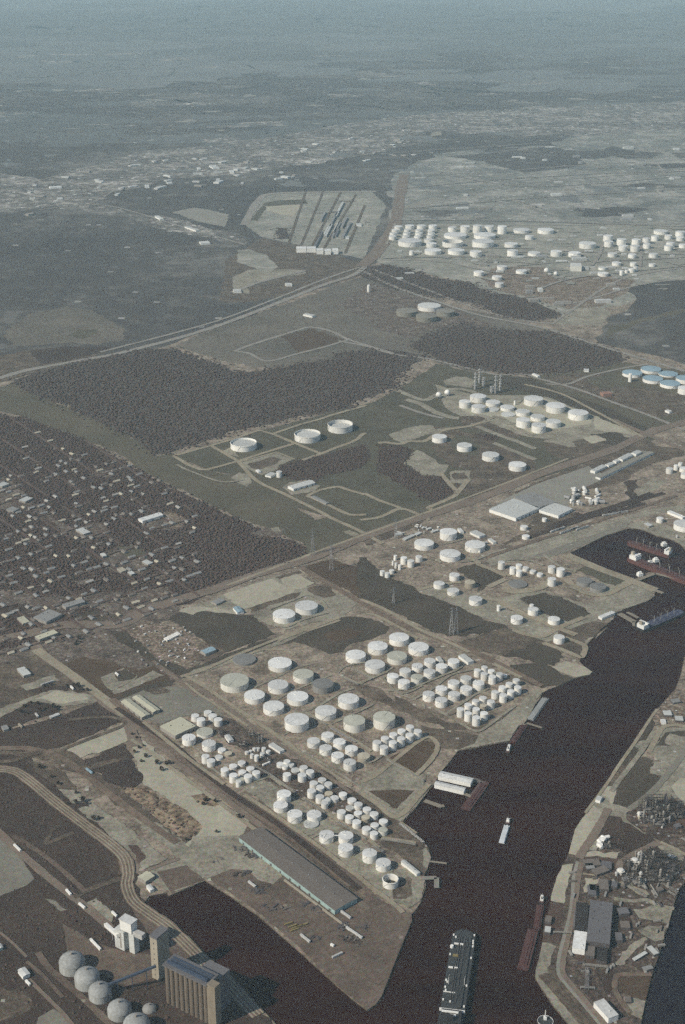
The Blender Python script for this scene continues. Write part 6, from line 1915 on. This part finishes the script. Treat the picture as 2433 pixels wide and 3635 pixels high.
for fr, x0, y0, x1, y1, n, lab, grp in (('O', 515, 200, 590, 175, 6, 'pale freight car in the short string nearest the wharf', 'short string of freight cars'), ('O', 590, 212, 700, 172, 9, 'pale freight car in the long middle string of the rail corridor', 'long string of freight cars'),
                                        ('O', 720, 185, 780, 165, 5, 'pale freight car in the string beyond the lane crossing', 'string of freight cars past the crossing'), ('O', 930, 72, 1090, 45, 11, 'pale freight car in the far string of the rail corridor', 'far string of freight cars'),
                                        ('E', 120, 455, 165, 498, 0, '', '')):
    ang = line_ang(fr, (x0, y0), (x1, y1))
    for i in range(n):
        f = i / max(n - 1, 1)
        boxcar(fr, x0 + (x1 - x0) * f, y0 + (y1 - y0) * f, ang, lab, 'freight_car', 'freight car', grp, 15, 3.2, 3.8, 'pale_steel')
ang = line_ang('E', (1300, 145), (1345, 175))
for i in range(8):
    boxcar('E', 1322 + i * 14, 168 - i * 7, ang, 'white trailer in the parked row amid the junk yard', 'truck_trailer', 'trailer', 'row of trailers in the junk yard', 13, 2.8, 3, 'white_wall')
for i in range(34):
    boxcar('E', rng.uniform(1080, 1520), rng.uniform(60, 380), rng.choice([ang, ang + 1.57]), 'pale scrap unit lying about the junk yard', 'scrap_container', 'container', 'scrap lying in the junk yard', rng.uniform(5, 5.01), 2.6, 2.4, rng.choice(['white_wall', 'pale_steel', 'dull_wall', 'galvanised']))
for fr, x, y, a0, a1, lab, L, m in (('A', 140, 480, (120, 455), (165, 498), 'white trailer at the roadside above the dark field', 22, 'white_wall'), ('A', 548, 835, (535, 820), (562, 850), 'white trailer halfway down the roadside', 16, 'white_wall'), ('A', 655, 942, (640, 930), (670, 955), 'white trailer by the lower road junction', 16, 'white_wall'),
                                    ('A', 912, 1008, (900, 995), (925, 1020), 'white trailer beside the pale square lot', 14, 'white_wall'), ('A', 762, 1250, (735, 1220), (790, 1278), 'long white container by the first silo', 30, 'white_wall'), ('A', 225, 1555, (210, 1542), (236, 1568), 'white container below the double hut', 12, 'white_wall'),
                                    ('E', 712, 1212, (690, 1195), (735, 1230), 'pale blue railcar on the curving siding', 20, 'roof_blue'), ('E', 575, 550, (560, 538), (590, 565), 'white trailer under the dark lot trees', 14, 'white_wall'), ('E', 380, 512, (348, 522), (412, 500), 'long pale trailer row on the sand lot', 28, 'pale_steel'),
                                    ('E', 932, 442, (920, 432), (945, 455), 'white trailer by the dark round pond', 14, 'white_wall'), ('E', 165, 852, (148, 838), (180, 868), 'cream trailer below the tree blob', 15, 'wall_tan'), ('E', 295, 768, (280, 750), (308, 782), 'pale trailer under the tree blob', 14, 'pale_steel'),
                                    ('B', 1340, 1335, (1312, 1348), (1368, 1322), 'pale container lying on the brown wharf', 18, 'pale_steel'), ('B', 1085, 1200, (1060, 1178), (1115, 1222), 'pale trailer on the middle of the wharf', 22, 'pale_steel'), ('B', 1300, 1255, (1290, 1250), (1308, 1260), 'small pale truck on the brown wharf', 6, 'white_wall'),
                                    ('C', 60, 1010, (30, 988), (95, 1035), 'pale crane boom lying past the long shed', 24, 'pale_steel'), ('C', 130, 1155, (85, 1125), (180, 1190), 'long pale beam stack at the wharf edge', 34, 'pale_steel'), ('B', 662, 770, (640, 755), (685, 790), 'pale stacked pipes in the shed yard', 18, 'pale_steel'),
                                    ('DD', 1305, 960, (1240, 985), (1360, 935), 'white trailer beside the tiny process tanks', 16, 'white_wall')):
    boxcar(fr, x, y, line_ang(fr, a0, a1), lab, 'truck_trailer' if 'trailer' in lab else 'cargo_container' if 'container' in lab else 'yard_load', 'trailer' if 'trailer' in lab else 'container' if 'container' in lab else 'yard load', None, L, 3, 3, m)
for i in range(64):
    x, y = rng.uniform(640, 1460), rng.uniform(640, 1480)
    if in_poly(np.array([at('D', x, y).to_2d()]), HOLES[1])[0] or (670 < x < 1010 and 880 < y < 1290):
        continue
    boxcar('D', x, y, rng.choice([.2, 1.8, 1.2]), 'dull stack of plant gear lying in the east bank yards', 'gear_stack', 'gear stack', 'gear stacks of the east bank yards', rng.choice([6, 11]), 3, 2.6, rng.choice(['dull_wall', 'dark_wall', 'brown_roof', 'rack_steel', 'grey_roof']))
# rail loads along the long shed
t = thing('loading_platform', 'long pale loading platform in front of the aqua shed', 'platform', at('B', 920, 732))
q = at('B', 1405, 1100) - at('B', 920, 732)
mb = MB(); mb.bar((0, 0, 1.2), (q.x, q.y, 1.2), 1.6); mb.build('edge', 'wall_tan', t)
ang = line_ang('B', (950, 1090), (1095, 1075))
for i, (x, y) in enumerate(((950, 1080), (985, 1100), (1010, 1110), (1040, 1100), (1070, 1090), (1000, 1130))):
    boxcar('B', x, y, line_ang('B', (960, 1120), (1090, 1075)), 'rusty yellow steel bundle in the heap on the wharf', 'steel_bundle', 'steel bundle', 'yellow bundles on the wharf', 14, 2.5, 1.6, 'yellow_paint')
DK = 'dark machinery and timber on the wharf'
for x, y in ((560, 480), (590, 490), (660, 535), (690, 535), (370, 570), (560, 690), (600, 670), (700, 800), (760, 780), (720, 820), (800, 950), (940, 960), (1110, 930), (1180, 970), (1170, 1200), (1350, 1110), (1380, 1090), (1450, 1180), (1420, 1200), (1480, 1230), (1540, 1110)):
    p = at('B', x, y)
    mb = MB()
    for k in range(6):
        a = rng.uniform(0, 3.1)
        mb.box((rng.uniform(-9, 9), rng.uniform(-6, 6), 0), rng.uniform(5, 13), rng.uniform(1.5, 3), rng.uniform(1, 3), a)
    o = mb.build('scrap_pile', rng.choice(['dark_wall', 'dark_wall', 'brown_roof', 'bark'])); o.location = p
    tag(o, 'dark scrap pile lying on the bare wharf yard', 'scrap pile', DK)

for i in range(70):
    x, y = rng.uniform(930, 1560), rng.uniform(330, 505) if i < 45 else rng.uniform(585, 700)
    if i >= 45:
        x = rng.uniform(1090, 1420)
    p = at('F', x, y)
    mb = MB()
    mb.box((0, 0, 0), rng.uniform(16, 70), rng.uniform(10, 30), rng.uniform(5, 13), .1)
    o = mb.build('refinery_unit', rng.choice(['roof_light', 'dull_wall', 'dull_wall', 'pale_steel', 'galvanised'])); o.location = p
    tag(o, 'faint pale plant unit in the hazy distant refinery', 'plant unit', 'plant units of the distant refinery')
for i in range(60):
    x = rng.uniform(900, 1560)
    p = at('F', x, rng.uniform(518, 640))
    if any((p.x - q.x) ** 2 + (p.y - q.y) ** 2 < (r + 30) ** 2 for q, r in TANKS):
        continue
    mb = MB(); mb.box((0, 0, 0), rng.uniform(10, 40), rng.uniform(8, 18), rng.uniform(3, 7), .1)
    o = mb.build('pump_house', rng.choice(['roof_light', 'dull_wall', 'metal_roof', 'pale_steel'])); o.location = p
    tag(o, 'faint pale pump house among the distant storage tanks', 'pump house', 'pump houses of the distant tank farm')
for i in range(70):
    f = rng.random()
    x, y = 60 + f * 900, 455 - f * 130 + rng.uniform(-42, 42)
    p = at('F', x, y)
    mb = MB(); mb.box((0, 0, 0), rng.uniform(20, 60), rng.uniform(14, 30), rng.uniform(4, 9), rng.uniform(0, 3))
    o = mb.build('distant_building', rng.choice(['roof_light', 'dull_wall', 'pale_steel', 'metal_roof'])); o.location = p
    tag(o, 'faint pale building in the hazy distant town band', 'building', 'buildings of the distant town')

# ------------------------------------------------------------------ houses under the trees
HOUSES = []
RES = POLYS['residential']
protos = []
HK = [('house_pale', 'dull_wall', 'small white-roofed house among the dark trees of the neighbourhood', 'white-roofed houses of the wooded neighbourhood'),
      ('grey_roof', 'dull_wall', 'small grey-roofed house among the dark trees of the neighbourhood', 'grey-roofed houses of the wooded neighbourhood'),
      ('roof_tan', 'wall_tan', 'small tan-roofed house among the dark trees of the neighbourhood', 'tan-roofed houses of the wooded neighbourhood'),
      ('brown_roof', 'dull_wall', 'small brown-roofed house among the dark trees of the neighbourhood', 'brown-roofed houses of the wooded neighbourhood')]
for rf, wl, l, g_ in HK:
    for L, W in ((13, 8), (17, 9)):
        mb = MB()
        mb.prism([(-L / 2, -W / 2), (L / 2, -W / 2), (L / 2, W / 2), (-L / 2, W / 2)], 0, 3.2, 0, top=False)
        for q in gable(mb, L, W, 3.2, 1.9, .6, 1):
            mb.face(q, 1)
        for sx in (-1, 1):
            mb.face([(sx * L / 2, -W / 2 * sx, 3.2), (sx * L / 2, W / 2 * sx, 3.2), (sx * L / 2, 0, 5.1)], 0)
        mb.box((L * .2, W * .2, 3.4), .9, .9, 2.4, 0, 1)
        o = mb.build('house', [wl, rf])
        tag(o, l, 'house', g_)
        protos.append(o)
first = [True] * len(protos)
street = line_ang('L', (0, 1000), (1568, 560))
def put_house(fr, x, y, k):
    p = at(fr, x, y)
    HOUSES.append((p.x, p.y))
    if first[k]:
        o = protos[k]; first[k] = False
    else:
        o = protos[k].copy(); COL.objects.link(o)
    o.location = (p.x, p.y, .3)
    o.rotation_euler = (0, 0, street + rng.choice([0, 1.5708]) + rng.uniform(-.1, .1))
bright = '300,85 400,150 165,218 200,200 505,215 540,210 210,288 575,255 480,415 795,385 930,470 1010,450 1040,505 1140,575 1275,545 1355,650 1420,680 1300,595 920,578 965,575 980,630 820,605 845,630 755,635 835,680 755,715 620,680 495,785 620,780 645,790 690,800 850,815 900,795 255,838 225,790 335,880 370,855 285,920 350,945 250,905 205,940 1295,1000 1420,970 550,1070 230,1175 255,1175 75,1225 240,1290 245,1320 715,1270 770,1305 405,1270 365,1350 1085,1270 945,1535 1390,1425 1365,1405 225,1475 125,1505 585,1495 80,1525 45,1545 1050,1470 1080,1435 1120,1475 1155,1460 20,545 130,580 180,625 375,630 395,680 385,720 105,750 240,755 560,560 600,580 445,595 410,610 90,430 305,370 335,430'
for q in bright.split()[::3] + bright.split()[1::3]:
    x, y = map(float, q.split(','))
    put_house('L', x, y, rng.choice([0, 0, 1, 1, 4, 5]))
cand = []
for kind, run in RUNS:
    if kind == 'A':
        for (x0, y0), (x1, y1) in zip(run, run[1:]):
            for f in (.15, .5, .85):
                cand.append((x0 + (x1 - x0) * f, y0 + (y1 - y0) * f, rng.choice([-1, 1])))
rng.shuffle(cand)
n = 0
for x, y, sg in cand:
    y += sg * 13
    p = at('L', x, y)
    if n >= 205 or any(math.hypot(p.x - hx, p.y - hy) < 19 for hx, hy in HOUSES):
        continue
    put_house('L', x, y, rng.choice([2, 3, 2, 3, 3, 6, 7, 4, 6, 7]))
    n += 1
for i, f in enumerate(first):
    if f:
        bpy.data.objects.remove(protos[i])

# ------------------------------------------------------------------ woods (masses of crowns) and single trees
nprng = np.random.default_rng(5)
ICO_V = []
gr = (1 + 5 ** .5) / 2
for a, b in ((-1, gr), (1, gr), (-1, -gr), (1, -gr)):
    ICO_V += [(a, b, 0), (0, a, b), (b, 0, a)]
ICO_V = np.array(ICO_V, float)
ICO_V /= np.linalg.norm(ICO_V[0])
ICO_F = []
for i in range(12):
    for j in range(i + 1, 12):
        for k in range(j + 1, 12):
            A_, B_, C_ = ICO_V[i], ICO_V[j], ICO_V[k]
            if max(np.linalg.norm(A_ - B_), np.linalg.norm(B_ - C_), np.linalg.norm(A_ - C_)) < 1.1:
                ICO_F.append((i, j, k) if np.dot(np.cross(B_ - A_, C_ - A_), A_) > 0 else (i, k, j))
ICO_F = np.array(ICO_F)

def pts_in(poly, per_m2, cap):
    b = bbox(poly)
    P = np.array([(p[0], p[1]) for p in poly])
    n_ = int(min((b[2] - b[0]) * (b[3] - b[1]) * per_m2, cap * 6))
    q = np.stack([nprng.uniform(b[0], b[2], n_), nprng.uniform(b[1], b[3], n_)], 1)
    c = np.zeros(n_, bool)
    j = len(P) - 1
    for i in range(len(P)):
        xi, yi = P[i]; xj, yj = P[j]
        if yi != yj:
            c ^= ((yi > q[:, 1]) != (yj > q[:, 1])) & (q[:, 0] < (xj - xi) * (q[:, 1] - yi) / (yj - yi) + xi)
        j = i
    return q[c][:cap]

def near_line(q, line):
    d = np.full(len(q), 1e9)
    for a, b in zip(line, line[1:]):
        ab = np.array([b[0] - a[0], b[1] - a[1]])
        ap = q - np.array([a[0], a[1]])
        t_ = np.clip((ap @ ab) / max(ab @ ab, 1e-9), 0, 1)
        d = np.minimum(d, np.hypot(*(ap - t_[:, None] * ab).T))
    return d

AVOID = np.array([(x, y, 11.0) for x, y in HOUSES] + [(p.x, p.y, r + 6) for p, r in TANKS])
for ob in list(COL.objects):
    if ob.get('category') == 'building':
        r = max([max(c.dimensions.x, c.dimensions.y) for c in ob.children] or [0]) * .55
        AVOID = np.vstack([AVOID, [(ob.location.x, ob.location.y, r + 4)]])

def woodland(name, label, polys, per_m2, r0, r1, mat, cap=9000):
    out = []
    for p in polys:
        i0 = next(i for i, o_ in enumerate(ORDER) if o_ is p)
        w_ = pts_in(p, per_m2, cap)
        bb = bbox(p)
        for p2 in ORDER[i0 + 1:]:
            b2 = bbox(p2)
            if len(w_) and not (bb[2] < b2[0] or bb[0] > b2[2] or bb[3] < b2[1] or bb[1] > b2[3]) and not any(p2 is k for k in polys):
                w_ = w_[~in_poly(w_, p2)]
        for line, hw in LINES:
            if len(w_):
                w_ = w_[near_line(w_, line) > hw]
        out.append(w_)
    q = np.vstack(out)
    for x, y, r in AVOID:
        q = q[(q[:, 0] - x) ** 2 + (q[:, 1] - y) ** 2 > r * r]
    n_ = len(q)
    if not n_:
        return
    q = q + nprng.normal(0, r1 * (3.2 if 'distant' in name else 1.4), q.shape)          # ragged edges
    R_ = nprng.uniform(r0, r1, n_)
    jit = 1 + nprng.uniform(-.28, .28, (n_, 12))
    v = ICO_V[None] * jit[..., None] * R_[:, None, None]
    v[..., 2] *= nprng.uniform(.2, .4, (n_, 1)) if 'distant' in name else nprng.uniform(.4, .75, (n_, 1))
    v[..., 0] += q[:, 0, None]
    v[..., 1] += q[:, 1, None]
    v[..., 2] += (R_ * .4)[:, None]
    f = (ICO_F[None] + (np.arange(n_) * 12)[:, None, None]).reshape(-1, 3)
    me = bpy.data.meshes.new(name)
    me.vertices.add(n_ * 12)
    me.vertices.foreach_set('co', v.reshape(-1))
    me.loops.add(f.size)
    me.loops.foreach_set('vertex_index', f.reshape(-1).astype(np.int32))
    me.polygons.add(len(f))
    me.polygons.foreach_set('loop_start', np.arange(0, f.size, 3, dtype=np.int32))
    me.polygons.foreach_set('loop_total', np.full(len(f), 3, np.int32))
    me.update(calc_edges=True)
    me.materials.append(MATS[mat])
    o = bpy.data.objects.new(name, me)
    COL.objects.link(o)
    tag(o, label, kind='stuff')
woodland('neighbourhood_woodland', 'dark brown tree cover over the wooded neighbourhood', POLYS['residential'], 1 / 34, 2.0, 4.2, 'crown_brown', 42000)
woodland('woodland', 'dark woods in the lots of the pasture and the yards', POLYS['woods'], 1 / 20, 1.5, 3.3, 'crown_brown', 20000)
woodland('scrub_growth', 'dark brush on the rough ground around the yards', POLYS['dark_scrub'], 1 / 300, 1.2, 3, 'crown_brown', 2200)
woodland('distant_woodland', 'dark woods over the middle plain', POLYS['midwoods'], 1 / 75, 3, 5.4, 'crown_brown', 30000)
def rubble():
    q = []
    for h in HOLES:
        for a, b in zip(h, h[1:] + h[:1]):
            L = math.hypot(b[0] - a[0], b[1] - a[1])
            if L > 2500:
                continue
            n_ = int(L / 2.2)
            t_ = nprng.random(n_)[:, None]
            q.append(np.array([a[0], a[1]]) * (1 - t_) + np.array([b[0], b[1]]) * t_ + nprng.normal(0, 1.3, (n_, 2)))
    q = np.vstack(q)
    n_ = len(q)
    R_ = nprng.uniform(.3, .9, n_)
    v = ICO_V[None] * (1 + nprng.uniform(-.3, .3, (n_, 12)))[..., None] * R_[:, None, None]
    v[..., 0] += q[:, 0, None]
    v[..., 1] += q[:, 1, None]
    v[..., 2] += nprng.uniform(-2.2, -.4, n_)[:, None]
    f = (ICO_F[None] + (np.arange(n_) * 12)[:, None, None]).reshape(-1, 3)
    me = bpy.data.meshes.new('rubble')
    me.from_pydata(v.reshape(-1, 3).tolist(), [], f.tolist())
    me.materials.append(MATS['scrub'])
    o = bpy.data.objects.new('rubble', me)
    COL.objects.link(o)
    tag(o, 'broken stone rubble along the channel banks', kind='stuff')
rubble()
woodland('shore_brush', 'low brush on the sandy lots', POLYS['sandscrub'], 1 / 90, 1.2, 3.2, 'crown_brown', 1500)

def make_tree(h, r):
    t = thing('tree', None, None)
    mb = MB(); mb.lathe((0, 0), [(h * .035, 0), (h * .022, h * .5), (h * .01, h * .8)], 7)
    for k in range(4):
        a = k * 1.6 + rng.uniform(-.4, .4)
        mb.bar((0, 0, h * (.3 + .1 * k)), (r * .6 * math.cos(a), r * .6 * math.sin(a), h * (.5 + .1 * k)), h * .01)
    mb.build('trunk', 'bark', t)
    mb = MB()
    for k in range(150):
        a, z, rr = rng.uniform(0, 6.283), rng.random(), rng.random() ** .5
        w = math.sin(math.pi * (.12 + .86 * z)) * r * (1 + .3 * math.sin(3 * a + h))
        c = Vector((rr * w * math.cos(a), rr * w * math.sin(a), h * (.28 + .72 * z)))
        for _ in range(2):
            d1 = Vector((rng.gauss(0, 1), rng.gauss(0, 1), rng.gauss(0, 1))).normalized() * r * .2
            d2 = d1.cross(Vector((rng.gauss(0, 1), rng.gauss(0, 1), rng.gauss(0, 1)))).normalized() * r * .17
            mb.face([c - d1, c + d2, c + d1, c - d2])
    mb.build('crown', 'crown_leaf', t)
    return t
trees = [make_tree(9, 4.2), make_tree(7, 4.6), make_tree(11, 5)]
used = [False] * 3
def put_tree(fr, x, y, label, group):
    k = rng.randrange(3)
    p = at(fr, x, y)
    if used[k]:
        o = trees[k].copy(); COL.objects.link(o)
        for c in trees[k].children:
            d = c.copy(); COL.objects.link(d); d.parent = o
    else:
        o = trees[k]; used[k] = True
    o.location = (p.x, p.y, .3)
    s = rng.uniform(.6, 1.05)
    o.scale = (s, s, s)
    o.rotation_euler = (0, 0, rng.uniform(0, 6.28))
    tag(o, label, 'tree', group)
for s, l, g_ in (('740,772 755,768 915,935 905,950 960,940 1065,1010 965,1075 830,1110', 'dark tree on the pale sand flat by the tracks', 'trees dotting the sand flat'),
                 ('610,655 640,690 650,740 590,640 620,700 700,770 600,720 630,760 720,800', 'dark tree along the sandy rise by the railway', 'trees along the sandy rise'),
                 ('345,225 352,215 340,235 360,228 335,240', 'dark tree in the clump by the wide dirt street', 'tree clump by the dirt street'),
                 ('110,515 140,500 170,505 200,525 240,520 90,540 260,530 120,545 180,535', 'dark tree in the low grove beside the sand lots', 'grove beside the sand lots'),
                 ('200,425 230,420 300,430 330,420 350,428 365,440 390,445', 'dark tree on the western sand lot', 'trees on the western sand lot'),
                 ('300,950 340,945 370,938 390,950 420,1020 440,1015 180,790 230,830 260,860 340,900', 'dark tree on the strip between the two tracks', 'trees between the tracks')):
    for q in s.split():
        x, y = map(float, q.split(','))
        put_tree('JJ', x, y, l, g_)

# ------------------------------------------------------------------ plain descriptions for the ground pieces that have none yet
ADJ = {'sand': 'pale sandy', 'gravel': 'pale gravelly', 'track': 'pale sandy', 'asphalt': 'dull grey', 'farroad': 'faint pale', 'rail': 'brownish', 'scrub': 'rough brown', 'dark_scrub': 'dark brown',
       'woods': 'dark wooded', 'midwoods': 'dark wooded', 'farwoods': 'dark hazy', 'residential': 'dark brown', 'grass': 'dull green', 'olive': 'olive brown', 'dark_grass': 'dark grassy', 'brown_grass': 'brown grassy',
       'concrete': 'pale grey', 'grey_lot': 'grey', 'brown_yard': 'bare brown', 'urban': 'cluttered grey-brown', 'junk': 'cluttered pale', 'plant': 'dark cluttered', 'rust': 'dark brown', 'town': 'speckled pale',
       'industrial': 'mottled grey', 'farmpad': 'mottled pale', 'farland': 'hazy blue-grey', 'farplain': 'hazy pale', 'farfield': 'hazy brown', 'sandscrub': 'brush-dotted sandy', 'yard': 'mottled brown', 'street': 'narrow brown'}
for o in COL.objects:
    if o.parent is None and o.get('kind') == 'structure' and not o.get('label'):
        mt = o.data.materials[0].name
        kind = o.name.split('.')[0].replace('_', ' ')
        ys = [v.co.y for v in o.data.vertices[:40]]
        where = 'near the channel' if sum(ys) / len(ys) < 3600 else 'in the middle plain' if sum(ys) / len(ys) < 6500 else 'on the distant hazy plain'
        o['label'] = f'{ADJ.get(mt, "plain")} {kind} {where}'
        o['group'] = f'{ADJ.get(mt, "plain")} {kind} pieces {where}'

# ------------------------------------------------------------------ the hazy air
mb = MB()
x0, x1, y0, y1, z0, z1 = -31000, 31000, -600, 61000, -6, 1480
mb.prism([(x0, y0), (x1, y0), (x1, y1), (x0, y1)], z0, z1, bottom=True)
hm = bpy.data.materials.new('haze')
hm.use_nodes = True
t = hm.node_tree
for nn in list(t.nodes):
    if nn.type == 'BSDF_PRINCIPLED':
        t.nodes.remove(nn)
vol = nd(t, 'ShaderNodeVolumePrincipled')
vol.inputs['Color'].default_value = (.67, .91, .985, 1)
vol.inputs['Density'].default_value = 3.35e-5
t.links.new(vol.outputs[0], t.nodes['Material Output'].inputs['Volume'])
MATS['haze'] = hm
tag(mb.build('haze', 'haze'), 'bluish haze over the whole plain', kind='stuff')
